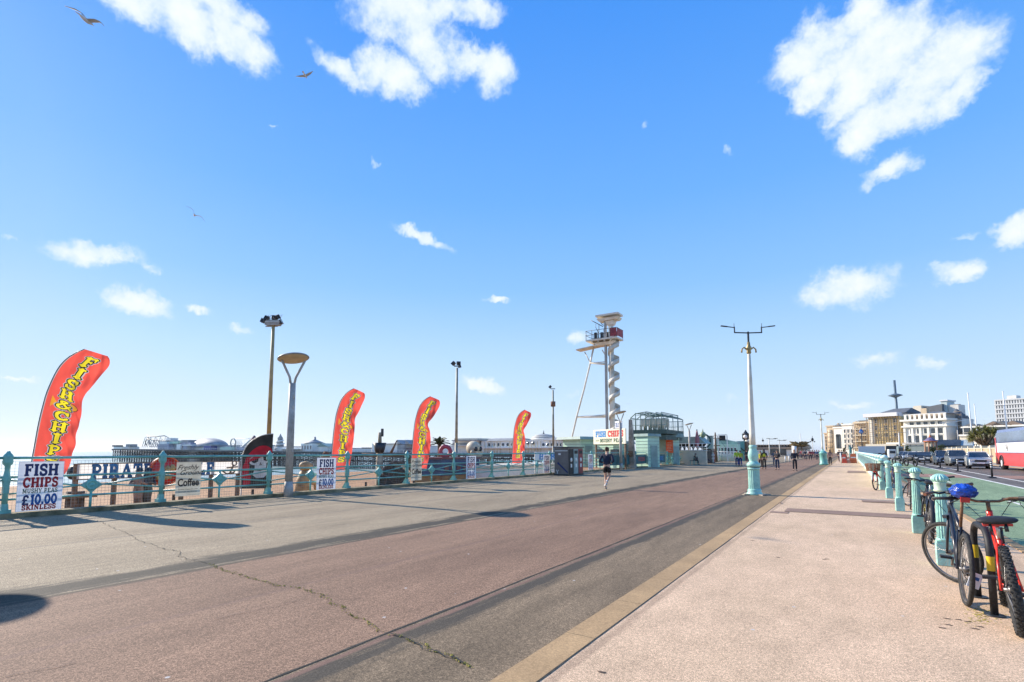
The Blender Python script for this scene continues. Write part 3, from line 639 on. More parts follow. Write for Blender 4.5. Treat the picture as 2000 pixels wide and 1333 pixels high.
mb = MB(); blob(mb, arc(.55,.66,.46,.15,0,180,12)+[(.08,.6)], .012); blob(mb, [(.12,.66),(.02,.6),(.0,.3),(.22,.3),(.24,.5)], .012); blob(mb, [(.05,.3),(.3,.3),(.3,.1),(.05,.08)], .0125)
mb.build('bandana_print', m_redc, t, norm=False)
mb = MB(); blob(mb, arc(.6,.56,.36,.11,180,360,10)+[(.96,.66),(.6,.7),(.24,.64)], .016); blob(mb, [(.42,.47),(.42,.38),(.8,.38),(.8,.47)], .0165); blob(mb, [(.4,.36),(.36,.27),(.5,.2),(.72,.2),(.86,.27),(.8,.36),(.6,.33)], .016)
mb.build('skull_print', m_wh_cl, t, norm=False)
mb = MB(); blob(mb, [(.3,.63),(.54,.61),(.52,.52),(.4,.50),(.31,.55)], .02); blob(mb, [(.68,.61),(.93,.63),(.9,.53),(.8,.50),(.7,.53)], .02); blob(mb, [(.6,.5),(.56,.44),(.66,.44)], .02); mb.build('eye_print', m_flagk, t, norm=False)
# ================================================================ LAMPS AND POLES
m_lampcol = mat('dirty_white_column', (.46,.42,.37), .6, var=.18, scale=3, fine=.12, bscale=25, col2=(.30,.26,.22))
m_disc = mat('lamp_underside', (.62,.50,.30), .5, var=.12, scale=3)
def disc_lamp(loc, label):
    t = thing('round_headed_lamp', label, 'street lamp', loc, 0, 'round-headed promenade lamps'); H = 3.75
    mb = MB(); mb.cyl((0,0,0), (0,0,.5), .16, .13, n=10); mb.cyl((0,0,.5), (0,0,H), .125, .105, n=10); mb.box((.11,0,3.3),(.03,.07,.12)); mb.box((.115,-.02,2.95),(.03,.06,.09)); mb.box((.13,0,1.5),(.03,.06,.1))
    mb.build('column', m_lampcol, t)
    for s in (-1, 1):
        mb = MB(); mb.tube([(0,s*.06,H-.05),(s*.02,s*.1,H+.2),(s*.12,s*.2,H+.5),(s*.2,s*.3,H+.78)], .04, 8); mb.build('arm', m_lampcol, t)
    mb = MB(); T = Matrix.Translation((0,0,H+.84)) @ Matrix.Rotation(R_(7), 4, Vector((.84,-.54,0))) @ Matrix.Rotation(R_(11), 4, Vector((-.54,-.84,0)))
    mb.lathe([(0,-.05),(.3,-.045),(.47,-.02)], n=28, T=T, cap=False); mb.build('diffuser', m_disc, t)
    mb = MB(); mb.lathe([(.47,-.025),(.505,0),(.48,.03),(.25,.08),(0,.1)], n=28, T=T, cap=False); mb.build('lamp_head', m_grey, t); return t
q = PX(563, 970, -15.45); L0 = disc_lamp((q.x, q.y, 0), 'nearest round-headed lamp with forked neck and tall pale column')
q = PX(1213, 915, -15.45); disc_lamp((q.x, q.y, 0), 'round-headed lamp standing in front of the big fish chips hoarding')
q = PX(1348, 905, -15.45); disc_lamp((q.x, q.y, 0), 'distant round-headed lamp behind the bench')
disc_lamp((-15.45, 1.38, 0), 'round-headed lamp outside the picture whose shadow falls at lower left')

m_ochre = mat('ochre_pole', (.42,.31,.13), .6, var=.2, scale=2, fine=.12, bscale=20, col2=(.26,.2,.11))
m_galv = mat('galvanised_pole', (.30,.29,.24), .55, metal=.3, var=.2, scale=2)
def flood_pole(px, ytop, m, label, rig=False, drum=False, dbl=True, X=-27.0):
    p = PX(px, 900, X); top = PX(px, ytop, X); H = top.z+3.35
    t = thing('floodlight_pole', label, 'floodlight pole', (X, p.y, -3.35), R_(30), 'floodlight poles below the promenade')
    mb = MB(); mb.cyl((0,0,0), (0,0,H*.45), .14, .12, n=12); mb.cyl((0,0,H*.45), (0,0,H-.5), .115, .085, n=12); mb.build('pole', m, t)
    def flood(c, rz, tilt, s=1.0):
        f = MB(); T = Matrix.Translation(c) @ Matrix.Rotation(rz,4,'Z') @ Matrix.Rotation(tilt,4,'X')
        f.box((0,0,0), (.36*s,.16*s,.28*s), T=T, taper=.75); f.box((0,.11*s,0), (.38*s,.03,.3*s), T=T); f.cyl(T @ Vector((-.2*s,0,0)), T @ Vector((.2*s,0,0)), .02, n=6); f.build('floodlight', m_dark, t)
    if rig:
        mb = MB(); mb.box((0,0,H-.45),(.75,.3,.22), taper=1.15); mb.box((-.1,0,H-.25),(.9,.05,.05)); mb.box((-.1,0,H-.6),(.7,.05,.05)); mb.cyl((-.5,0,H-.5),(-.5,0,H-.02),.02,n=6); mb.cyl((.4,0,H-.5),(.4,0,H-.1),.02,n=6)
        for k in range(9): mb.cyl((-.5+k*.11,-.1,H-.3),(-.45+k*.11,.12,H+random.uniform(0,.13)),.012,n=5)
        mb.build('bracket', m_grey, t)
        for c, r, tt in (((-.4,.05,H-.12), 1.2, .7), ((-.05,.15,H-.06), .2, .6), ((.25,-.1,H-.1), -.6, .6), ((-.55,-.1,H-.3), 1.8, .4), ((.4,.05,H-.35), -1.2, .5)): flood(c, r, tt, .8)
    else:
        mb = MB(); mb.box((0,0,H-.35),(.5,.08,.08)); mb.build('bracket', m_dark, t)
        flood((-.28,0,H-.15), 1.4, .8, 1.1)
        if dbl: flood((.12,.05,H-.12), .2, .7, .9); flood((.2,-.1,H-.4), -1.0, .3, .8)
    if drum: mb = MB(); mb.cyl((0,0,H-2.3),(0,0,H-1.75),.26,.26,n=12); mb.build('speaker_drum', mat('brown_drum', (.2,.1,.06), .8), t)
    return t
flood_pole(523, 615, m_ochre, 'tall ochre rusty floodlight pole behind the nearest round-headed lamp', rig=True)
flood_pole(891, 707, m_galv, 'grey floodlight pole rising right of the palm')
flood_pole(1081, 754, m_galv, 'floodlight pole with a brown drum, left of the white tower', drum=True, dbl=False)

# ornate lamp
m_lampw = mat('cream_column_paint', (.78,.74,.64), .5, var=.15, scale=1.5, col2=(.5,.44,.33))
m_brass = mat('tarnished_gold', (.45,.33,.14), .5, metal=.3, var=.3, scale=12)
def ornate_lamp(loc, label, sc=1.0, rz=0.0):
    t = thing('ornate_lamp', label, 'street lamp', loc, rz, 'tall ornate lamp standards', sc)
    mb = MB(); mb.box((0,0,.02), (.98,.14,.04), rz=.25); mb.box((0,0,.022), (.14,.98,.04), rz=.25); mb.box((.3,-.2,.02),(.4,.1,.04), rz=.3); mb.build('foot_plate', mat('rusty_plate', (.35,.3,.24), .8, var=.3, scale=8), t)
    mb = MB(); mb.lathe([(0.274,0),(0.274,.05),(0.251,.09),(0.228,.12),(0.239,.17),(0.213,.22)], n=24); mb.lathe([(0.199,.22),(0.196,.92)], n=40, flute=.08, smooth=False); mb.lathe([(0.201,.92),(0.213,.95),(0.213,1.0)], n=24)
    mb.lathe([(0.199,1.02),(0.228,1.06),(0.236,1.12),(0.205,1.17),(0.152,1.2),(0.137,1.26),(0.167,1.34),(0.179,1.44),(0.167,1.54),(0.129,1.66),(0.122,1.72),(0.141,1.76),(0.129,1.8),(0.099,1.83)], n=24)
    mb.build('base', m_tealL, t)
    mb = MB(); mb.lathe([(0.217,1.0),(0.217,1.02)], n=24); mb.build('band', m_dark, t)
    mb = MB(); mb.lathe([(.105,1.8),(.1,2.2),(.075,4.3),(.052,5.25)], n=16); mb.build('column', m_lampw, t)
    mb = MB(); mb.lathe([(.06,5.25),(.09,5.3),(.07,5.36),(.1,5.42),(.1,5.5),(.065,5.55),(.05,5.7)], n=12); 
    for s in (-1,1): mb.tube([(s*.05,0,5.4),(s*.18,0,5.5),(s*.26,0,5.42),(s*.27,0,5.3)], .03, 6)
    mb.build('collar', m_brass, t)
    mb = MB(); mb.box((0,0,5.85),(.055,.055,.5)); mb.build('top_post', m_dark, t)
    for s in (-1, 1):
        mb = MB(); mb.box((s*.27,0,6.06+s*.0), (.5,.035,.04), ry=-s*.03); mb.box((s*.51,0,6.17),(.035,.035,.24)); mb.box((s*.75,0,6.29),(.5,.03,.03), ry=-s*.12); mb.box((s*.9,0,6.31),(.24,.07,.035), ry=-s*.12); mb.cyl((s*.52,0,6.28),(s*.52,0,6.42),.01,n=5); mb.build('arm', m_dark, t)
    return t
def on(px, py): q = PZ(px, py); return (q.x, q.y, 0)
ornate_lamp(on(1474, 967), 'nearest ornate lamp, teal cast base and cream column, on the promenade', .93, R_(33))
ornate_lamp(on(1608, 907), 'second ornate lamp, far down the promenade by the green bin', .93, R_(33))
def slim_lamp(px, ytop, X, label, kind='twin'):
    p = PX(px, 885, X); top = PX(px, ytop, X); t = thing('slim_lamp', label, 'street lamp', (p.x, p.y, 0), YAW, 'slim distant lamps'); H = top.z
    mb = MB(); mb.cyl((0,0,0),(0,0,H),.14,.08,n=8); mb.build('column', m_lampw, t); mb = MB()
    if kind == 'twin': mb.box((.8,0,H),(1.6,.12,.1)); mb.box((-.2,0,H+.1),(.7,.12,.1)); mb.box((1.5,0,H+.12),(.8,.25,.1))
    elif kind == 'globe': mb.ball((0,0,H),.35,8,6); mb.cyl((0,0,H+.3),(0,0,H+.9),.06,n=5)
    else: mb.ball((0,0,H-.3),.5,8,6, sc=(1,1,1.4)); mb.box((0,0,H-.9),(1.6,.1,.1)); mb.ball((-.8,0,H-1.1),.25,8,5); mb.ball((.8,0,H-1.1),.25,8,5); mb.cyl((0,0,H),(0,0,H+1.2),.08,n=5)
    mb.build('lamp_head', m_dark, t)
slim_lamp(1491, 861, -24, 'distant lamp with a small round lantern above the long white terrace', 'globe')
slim_lamp(1503, 858, -15, 'distant single-armed lamp left of its twin'); slim_lamp(1523, 861, -15, 'distant single-armed lamp right of its twin')
slim_lamp(1588, 858, -12, 'distant lamp with three lanterns left of the second ornate lamp', 'tri')

# ================================================================ BINS, BENCH
m_bin = mat('brown_grey_panel', (.17,.145,.13), .5, var=.12, scale=3)
def bin_station(loc, label, full=True):
    t = thing('bin_station', label, 'bin', loc, 0, 'large bin stations by the railing'); W_, D_, H_ = 2.0, .95, 1.62
    mb = MB(); mb.box((0,0,H_/2+.06),(D_,W_,H_)); mb.build('body', m_bin, t)
    mb = MB(); mb.box((0,0,H_+.1),(D_+.12,W_+.12,.06)); mb.build('lid', m_dark, t)
    mb = MB(); mb.box((0,0,.04),(D_+.06,W_+.06,.08)); mb.build('plinth', m_black, t)
    for k, mm in enumerate((m_black, mat('pale_teal_panel', (.28,.38,.37), .5), mat('dark_red_panel', (.26,.02,.03), .5))):
        mb = MB(); mb.box((D_/2+.012, -W_/2+.34+k*.66, .85),(.024,.6,1.5)); d = mb.build('door', mm, t)
        mb = MB(); mb.box((D_/2+.03, -W_/2+.34+k*.66, 1.42),(.014,.42,.2)); mb.build('slot', m_black, d)
        mb = MB(); mb.lathe([(0,0),(.13,0),(.13,.01),(.0,.01)], n=14, T=Matrix.Translation((D_/2+.027, -W_/2+.34+k*.66, .95)) @ Matrix.Rotation(math.pi/2,4,'Y')); mb.box((D_/2+.03, -W_/2+.34+k*.66, .6),(.01,.18,.22)); mb.build('picture_sign', m_white, d)
    mb = MB(); mb.box((0,-W_/2-.008,1.5),(D_-.1,.012,.04)); mb.box((-.12,-W_/2-.012,1.3),(.16,.012,.1)); mb.build('label_plate', m_white, t)
    mb = MB(); f = lambda u, v, q: (-.38+u, -W_/2-.004-q, .12+v); glyphs(mb, 'Y', 0, 0, .22, f, th=.004); mb.build('marking', m_white, t)
    mb = MB(); mb.prism([(-.3,.75),(-.22,.82),(.42,.25),(.42,.14)], -W_/2-.011, -W_/2, 'y'); mb.build('stripe', m_navy, t)
    return t
q = PZ(1112, 931); bin_station((-14.7, PX(1117, 930, -14.2).y+.6, 0), 'big brown-grey bin station with black, teal and red doors behind the jogger')
bin_station((-14.4, PX(1385, 905, -14.4).y, 0), 'smaller-looking distant bin station right of the bench')
def bench(loc, rz, label):
    t = thing('bench', label, 'bench', loc, rz, 'benches by the railing')
    mb = MB(); [mb.box((0,-.18+k*.12,.45),(1.6,.09,.035)) for k in range(4)]; mb.build('seat', m_dark, t)
    mb = MB(); [mb.box((0,.24+k*.02,.58+k*.12),(1.6,.03,.09)) for k in range(3)]; mb.build('backrest', m_dark, t)
    for s in (-1,1): mb = MB(); mb.box((s*.7,-.16,.22),(.05,.05,.44)); mb.box((s*.7,.22,.42),(.05,.05,.84)); mb.box((s*.7,.02,.44),(.05,.4,.04)); mb.build('leg', m_teal, t)
BQ = on(1355, 908); bench((BQ[0], BQ[1], 0), R_(-90), 'dark bench beside the distant round-headed lamp, a person sitting on it')

# ================================================================ TOWER
m_tow = mat('tower_cream', (.84,.79,.68), .5, var=.1, scale=.6, fine=.06, bscale=4, col2=(.52,.44,.32)); m_towg = mat('tower_mast_grey', (.42,.41,.37), .5, var=.12, scale=1)  # mast has a grey of its own beside the cream shaft
TX = -24.0; p0 = PX(1193, 870, TX); TYo = p0.y
def TZ(py, px=1193): return PY(px, py, TYo).z
def TP(px, py, dy=0): q = PY(px, py, TYo); return Vector((q.x-TX, dy, q.z))
t = thing('zip_wire_tower', 'tall cream tower with spiral stair, lookout platform and flat top', 'tower', (TX, TYo, 0))
mb = MB(); zt = TZ(622); zb = -3.4; a = TP(1196, 800)
mb.cyl((a.x,0,zb),(a.x,0,zt),.33,.30,n=18); mb.build('shaft', m_tow, t)
mb = MB(); a2 = TP(1187, 800); mb.box((a2.x,-.3,(zb+zt)/2),(.26,.26,zt-zb)); mb.build('mast', m_towg, t)
# spiral stair: treads and winding outer band
zs0, zs1 = TZ(868), TZ(668); cx = a.x+.28; turns = 6.3; nst = 150
tr = MB(); bd = MB(); vs = []; N_ = 260
for k in range(nst):
    an = 2*math.pi*turns*k/nst; z = zs0+(zs1-zs0)*k/nst; c, s = math.cos(an), math.sin(an)
    tr.box((cx+.36*c, .36*s, z), (.62,.18,.05), rz=an)
tr.build('stair', m_tow, t)
for k in range(N_+1):
    an = 2*math.pi*turns*k/N_; z = zs0+(zs1-zs0)*k/N_; c, s = math.cos(an), math.sin(an)
    vs += [(cx+.66*c, .66*s, z-.1), (cx+.66*c, .66*s, z+.5), (cx+.68*c, .68*s, z+.5), (cx+.68*c, .68*s, z-.1)]
bd.add(vs, [(k*4+i, k*4+(i+1) % 4, k*4+4+(i+1) % 4, k*4+4+i) for k in range(N_) for i in range(4)], 0, True); bd.build('stair_guard', mat('pale_stair', (.72,.68,.58), .5, var=.05, trans=.15), t)
# lookout platform
A, B = TP(1151, 666), TP(1211, 668); zpl = (TZ(664)); w_ = B.x-A.x
mb = MB(); mb.box(((A.x+B.x)/2, 0, zpl),(w_, 2.2, .2)); [mb.box((A.x+w_*k/5, 0, zpl-.2),(.12,2.1,.18)) for k in range(1,5)]; mb.box(((A.x+B.x)/2+.3,0,zpl-.5),(w_*.5,1.2,.35), taper=1.4); mb.build('platform', m_tow, t)
mb = MB()
for sx in (-1, 1):
    for k in range(6):
        x = A.x+.05+(w_-.1)*k/5; mb.cyl((x, sx*1.06, zpl+.1),(x, sx*1.06, zpl+1.2),.035,n=6)
    for h in (.65, 1.2): mb.cyl((A.x, sx*1.06, zpl+h),(B.x, sx*1.06, zpl+h),.03,n=6)
for h in (.65, 1.2):
    for x in (A.x, B.x): mb.cyl((x,-1.06,zpl+h),(x,1.06,zpl+h),.03,n=6)
mb.build('guard_rail', m_dark, t)
mb = MB(); C_ = TP(1199, 650); mb.box(((C_.x+B.x)/2, -1.14, zpl+.66),(B.x-C_.x, .05, .95)); mb.box((B.x+.05, -.1, zpl+.66),(.05,1.9,.9)); mb.build('panel', mat('faded_red_panel', (.38,.05,.06), .6, var=.3, scale=2), t)
mb = MB(); [mb.box(((C_.x+B.x)/2-.25+k*.17, -1.18, zpl+.75),(.07,.03,.4)) for k in range(4)]; mb.box(((C_.x+B.x)/2,-1.18,zpl+.3),(.6,.03,.05)); mb.build('lettering', mat('dull_red_print', (.18,.03,.05), .6), t)
mb = MB()
for k in range(4): mb.box((A.x+1.0+k*.7, -.3+.3*k, zpl+.6),(.3,.3,.9))
mb.tube([TP(1158,628)-Vector((0,.5,0)), TP(1166,632)-Vector((0,.5,0)), TP(1181,640)-Vector((0,.5,0))], .05, 6); mb.tube([TP(1166,622,.2), TP(1175,634,.2), TP(1181,636,.2)], .04, 6); mb.tube([TP(1163,633,.1), TP(1163,640,.1),TP(1168,650,.1)], .03, 5); mb.cyl(TP(1170,634,0), TP(1169,664,0), .04, n=6); mb.build('winch_gear', m_dark, t)
# top
E, F_ = TP(1168, 618), TP(1212, 620)
mb = MB(); zz = TZ(625); mb.box(((E.x+F_.x)/2, 0, TZ(617)),(F_.x-E.x, 1.7, .22)); mb.box(((E.x+F_.x)/2, 0, TZ(625)),((F_.x-E.x)*.78, 1.3, .3), taper=1.2); mb.box((a.x,0,TZ(632)),(.8,.8,.5), taper=1.3); mb.build('top_cap', m_tow, t)
# side wing with bracing, long leaning strut
mb = MB(); q1, q2 = TP(1129, 682), TP(1186, 676); mb.box(((q1.x+q2.x)/2,0,(q1.z+q2.z)/2),(q2.x-q1.x, 1.4,.12), ry=-.1); mb.build('wing_deck', m_tow, t)
mb = MB(); mb.tube([TP(1161,672), TP(1153,709), TP(1141,760), TP(1127,812), TP(1117,855), TP(1113,885)], .11, 8); mb.tube([TP(1142,688),TP(1153,709)], .07, 6); mb.tube([TP(1176,684),TP(1186,700)], .07, 6)
mb.tube([TP(1153,709), TP(1186,712)], .12, 8); mb.tube([TP(1153,709), TP(1186,707)], .06, 8); mb.tube([TP(1127,815), TP(1183,813)], .14, 8, rs=[.09,.2]); mb.build('strut', m_tow, t)

# ================================================================ KIOSKS AND HOARDINGS BY THE RAILING
m_pgreen = mat('pale_green_boards', (.50,.72,.56), .55, var=.07, scale=1); m_dgreen = mat('grey_green_roof', (.27,.38,.34), .6, var=.15, scale=1.5)
m_sgn = mat('cream_sign', (.88,.83,.62), .5, var=.04); m_sblue = mat('bright_blue_ink', (.02,.25,.62), .5, var=.03); m_sred = mat('bright_red_ink', (.62,.03,.03), .5, var=.03); m_banner = mat('dark_teal_banner', (.05,.16,.17), .7, var=.2, scale=2, trans=.1)
# hoarding
YH = 41.5; a = PY(1150, 868, YH); b = PY(1231, 868, YH); top = PY(1190, 841, YH).z; bot = a.z; W = b.x-a.x; H = (top-bot)*1.08; W *= 1.17
t = thing('fish_chips_hoarding', 'wide cream hoarding reading fish chips mushy peas in front of the tower', 'sign', (a.x, YH+1.0, bot), R_(-30))
mb = MB(); mb.box((W/2,.05,H/2),(W,.1,H)); mb.build('board', m_sgn, t)
f = lambda u, v, q: (u, -.003-q, v)
mb = MB(); glyphs(mb, 'FISH', W*.07, H*.5, H*.38, f, total=W*.34, th=.02, grow=.05); mb.build('lettering', m_sblue, t)
mb = MB(); glyphs(mb, 'CHIPS', W*.47, H*.5, H*.38, f, total=W*.47, th=.02, grow=.05); mb.build('lettering', m_sred, t)
mb = MB(); glyphs(mb, 'MUSHY PEAS', W*.22, H*.12, H*.24, f, total=W*.7, th=.02, grow=.03); mb.build('lettering', mat('forest_ink', (.03,.12,.05), .6), t)
mb = MB(); ftext(mb, 'with', lambda u, v, q: (W*.13+u, -.01-q, H*.26+v), H*.24, .0, .4); mb.build('lettering', mat('faint_green_ink', (.35,.45,.33), .6), t)
mb = MB(); [mb.box((x,.14,-bot*.0-(bot)/2),(.12,.12,bot)) for x in (.2, W-.2)]; mb.build('support', m_wood, t)
a = PY(1209, 838, YH+.3); b = PY(1228, 838, YH+.3); h_ = PY(1218, 824, YH+.3).z-a.z; t = thing('price_hoarding', 'small white hoarding reading 10.00 on top of the cream one', 'sign', (a.x, YH-.6, a.z), R_(-30))
mb = MB(); mb.box(((b.x-a.x)/2,.04,h_/2),(b.x-a.x,.08,h_)); mb.build('board', m_board, t); mb = MB(); glyphs(mb, '10.00', .08, h_*.15, h_*.6, f, total=(b.x-a.x)-.2, th=.02); mb.build('lettering', m_blueink, t)
def bbox_px(px0, px1, pt, pb, Y, depth):  # world box seen at those pixels, front face at Y
    a = PY(px0, pb, Y); b = PY(px1, pb, Y); z1 = PY((px0+px1)/2, pt, Y).z; z0 = PY((px0+px1)/2, pb, Y).z; return a.x, b.x, z0, z1
def kiosk(name, label, cat, px0, px1, pt, pb, Y, depth, mw, mr, ground=0, roofh=.25, over=.25, door=True, win=2, slats=True, group=None):
    x0, x1, z0, z1 = bbox_px(px0, px1, pt, pb, Y, depth); W = x1-x0; H = z1-ground
    t = thing(name, label, cat, (x0, Y, ground), R_(-22), group)
    mb = MB(); mb.box((W/2, depth/2, H/2),(W, depth, H)); mb.build('wall', mw, t)
    mb = MB(); mb.box((W/2, depth/2, H+roofh/2),(W+over*2, depth+over*2, roofh), taper=.94); mb.build('roof', mr, t)
    if slats:
        mb = MB(); k = .3
        while k < H-.1: mb.box((W/2,-.012,k),(W-.1,.02,.04)); mb.box((W+.012,depth/2,k),(.02,depth-.1,.04)); k += .3
        mb.build('board_trim', mr, t)
    for k in range(win):
        mb = MB(); mb.box((W*(k+.5)/win,-.04,H*.6),(W/win*.55,.06,H*.35)); o = mb.build('window', m_dark, t); mb = MB(); mb.box((W*(k+.5)/win,-.075,H*.6),(W/win*.47,.02,H*.28)); mb.build('pane', m_glass, o)
    if door: mb = MB(); mb.box((W+.03,depth*.5,1.0),(.05,.9,2.0)); mb.build('door', mr, t)
    return t, W, H
kiosk('green_kiosk', 'low pale green kiosk with dark flat roof left of the cream hoarding', 'kiosk', 1100, 1146, 859, 892, 44.5, 2, m_pgreen, m_dgreen, over=.5, win=0)
x0, x1, z0, z1 = bbox_px(1105, 1150, 850, 858, 44.5, 4)
kiosk('green_kiosk', 'pale green boarded kiosk right of the timber post under the lookout deck', 'kiosk', 1242, 1272, 853, 892, 47, 1.6, m_pgreen, m_dgreen, win=0, over=.15)
kiosk('green_kiosk', 'green kiosk behind the cream hoarding supports', 'kiosk', 1160, 1232, 868, 895, 43.5, 1.5, m_pgreen, m_dgreen, win=2, over=.1)
t, W, H = kiosk('cafe_building', 'green cafe with grey awning roof and an orange-red menu board', 'cafe', 1292, 1318, 855, 890, 56, 1.2, m_pgreen, m_dgreen, win=0, over=.4, roofh=.4)
x0, x1, z0, z1 = bbox_px(1301, 1317, 860, 885, 54.3, 1); t = thing('menu_board', 'orange-red menu board on the green cafe wall', 'sign', (x0, 54.3, z0), R_(-22))
mb = MB(); mb.box(((x1-x0)/2,.05,(z1-z0)/2),(x1-x0,.08,z1-z0)); mb.build('board', mat('orange_red_board', (.75,.11,.02), .5), t); mb = MB(); [mb.box(((x1-x0)/2,-.0,(z1-z0)*(.2+.12*k)),((x1-x0)*random.uniform(.5,.8),.03,.05)) for k in range(6)]; mb.build('lettering', mat('pale_orange', (.8,.4,.3), .6), t)
# timber post
q = PY(1231, 885, 42.5); qt = PY(1228, 820, 42.5); t = thing('timber_post', 'leaning weathered timber post beside the cream hoarding', 'post', (q.x, 42.5, 0)); mb = MB(); mb.box((.12,0,qt.z/2),(.55,.5,qt.z), taper=.45, ry=-.02); mb.build('post', mat('grey_timber', (.36,.30,.24), .85, var=.25, scale=2.5, bump=.4), t); mb = MB(); mb.box((.12,-.26,qt.z*.3),(.5,.1,.5), taper=.8); mb.build('cladding', m_wood, t)
# lookout deck behind
x0, x1, z0, z1 = bbox_px(1232, 1303, 840, 848, 52, 6); t = thing('roof_terrace', 'roof terrace with a bare green pergola frame and cream chairs', 'terrace', (x0, 52, 0)); W = x1-x0
zr = PY(1280, 806, 52).z; zd = z1
mb = MB(); mb.box((W/2,3,(z0+z1)/2),(W,6.5,z1-z0)); mb.box((W/2,3,z0-.35),(W*.94,6,.5)); mb.build('deck', mat('dark_green_deck', (.07,.11,.09), .7), t)
mb = MB(); mb.box((W*.45,4,(z0-.4)/2),(W*.6,2,z0-.6)); mb.build('lower_wall', m_dgreen, t)
mb = MB()
for k in range(8):
    x = W*k/7
    for yy in (0,6): mb.cyl((x,yy,zd),(x,yy,zr-(.5 if k in (0,7) else 0)),.045,n=6)
    mb.cyl((x,0,zr-(.5 if k in (0,7) else 0)),(x,6,zr-(.5 if k in (0,7) else 0)),.04,n=6)
for yy in (0,2,4,6): mb.tube([(0,yy,zr-.5),(W/7,yy,zr-.05),(W*3.2/7,yy,zr+.1),(W*6/7,yy,zr-.25),(W,yy,zr-.5)], .05, 6)
for k in range(18): mb.cyl((random.uniform(0,W),random.uniform(0,6),zr-.1),(random.uniform(0,W),random.uniform(0,6),zr-.3),.025,n=5)
mb.build('pergola_frame', mat('green_frame', (.12,.20,.17), .6), t)
mb = MB()
for yy in (0,6):
    mb = MB()
    for h in (.5,1.1): mb.cyl((0,yy,zd+h),(W,yy,zd+h),.035,n=6)
    [mb.cyl((W*k/24,yy,zd),(W*k/24,yy,zd+1.1),.02,n=5) for k in range(25)]
    mb.build('guard_rail', m_dgreen, t)
for k in range(9): mb = MB(); x = W*(.25+.07*k); yy = 1+2.2*(k % 2); mb.box((x,yy,zd+.45),(.45,.45,.06)); mb.box((x,yy+.22,zd+.85),(.45,.06,.8)); mb.box((x-.18,yy,zd+.22),(.05,.4,.44)); mb.box((x+.18,yy,zd+.22),(.05,.4,.44)); tag(mb.build('terrace_chair', m_cream), None)
for o in [o for o in bpy.data.objects if o.name.startswith('terrace_chair')]:
    o.location = t.location; tag(o, 'pale cream terrace chair on the roof terrace under the pergola', 'chair', 'cream chairs on the roof terrace')
# banner along the railing
y0, y1 = PX(1166, 900, -15.95).y, PX(1296, 895, -15.95).y; z1 = PX(1230, 889, -15.95).z; z0 = PX(1200, 909, -15.95).z
t = thing('rail_banner', 'long dark teal mesh banner with red and blue writing tied to the railing', 'banner', (-15.95+.16, y0, z0)); mb = MB(); mb.box((0,(y1-y0)/2,(z1-z0)/2),(.02,y1-y0,z1-z0)); mb.build('cloth', m_banner, t)
Lb = y1-y0; hh = z1-z0
fb = lambda u, v, q: (.012+q, u, v)
for s, u0, w_, mm in (('FISH', .52, .1, m_sred), ('CHIPS', .64, .12, m_sred), ('BURGERS', .8, .16, m_sblue)):
    mb = MB(); glyphs(mb, s, Lb*u0, hh*.3, hh*.45, fb, total=Lb*w_, th=.02); mb.build('lettering', mm, t)
# blue burger banner
YB = PX(1070, 900, -17.5).y
a = PX(1045, 900, -17.0); b = PX(1100, 900, -17.0); z1 = PX(1065, 884, -17.0).z; z0 = PX(1065, 901, -17.0).z
t = thing('burger_banner', 'white banner with big blue burger letters behind the railing', 'banner', (-17.0, a.y, z0)); Lb = b.y-a.y; hh = z1-z0; mb = MB(); mb.box((0,Lb/2,hh/2),(.03,Lb,hh)); mb.build('cloth', m_board, t)
mb = MB(); ftext(mb, 'BURGERS', lambda u, v, q: (.02+q, Lb*.12+u, hh*.5+v), hh*1.0, .03, 0, 2.1, align='LEFT'); mb.build('lettering', m_sblue, t)
mb = MB(); [mb.cyl((-.04,y,-3.4-z0),(-.04,y,hh),.03,n=6) for y in (.05,Lb-.05)]; mb.build('post', m_grey, t)
t = thing('white_hut', 'low white hut below the railing under the burger banner', 'hut', (-20.5, a.y-1.5, -3.35)); mb = MB(); mb.box((0,4,1.9),(3,9,3.8)); mb.build('wall', m_white, t); mb = MB(); mb.box((0,4,3.85),(3.3,9.3,.12)); mb.build('roof', m_cream, t)

# pale wall and pavilion
YV = 62
x0, x1, z0, z1 = bbox_px(1285, 1380, 886, 903, YV-3, 1); t = thing('cream_wall', 'low cream wall below the pavilion terrace', 'wall', (x0, YV-3, 0)); W = x1-x0; mb = MB(); mb.box((W/2,.2,.75),(W,.4,1.5)); mb.build('wall', m_cream, t); mb = MB(); mb.box((W/2,.2,1.53),(W+.1,.5,.06)); mb.build('coping', m_white, t); mb = MB(); [mb.cyl((W*k/12,.2,1.5),(W*k/12,.2,2.3),.03,n=5) for k in range(13)]; mb.cyl((0,.2,2.3),(W,.2,2.3),.03,n=5); mb.cyl((0,.2,1.95),(W,.2,1.95),.02,n=5); mb.build('railing', m_white, t)
x0, x1, z0, z1 = bbox_px(1320, 1372, 852, 885, YV, 1); W = x1-x0; t = thing('open_pavilion', 'open seafront pavilion with grey hipped roof on dark posts', 'pavilion', (x0, YV, 0))
mb = MB(); mb.prism([(-.5,0),(W+.5,0),(W*.9,.8),(W*.1,.8)], -.5, 2.5, 'y', T=Matrix.Translation((0,0,z1-.9))); mb.build('roof', m_dgreen, t)
for k in range(7): mb = MB(); mb.cyl((W*k/6,0,0),(W*k/6,0,z1-.9),.1,n=8); mb.prism([(W*k/6-.5,z1-.9),(W*k/6+.5,z1-.9),(W*k/6,z1-1.6)], -.05,.05,'y'); mb.build('post', m_dark, t)
mb = MB(); mb.box((W/2,2.2,.8),(W,.2,1.6)); mb.build('back_wall', m_pgreen, t)
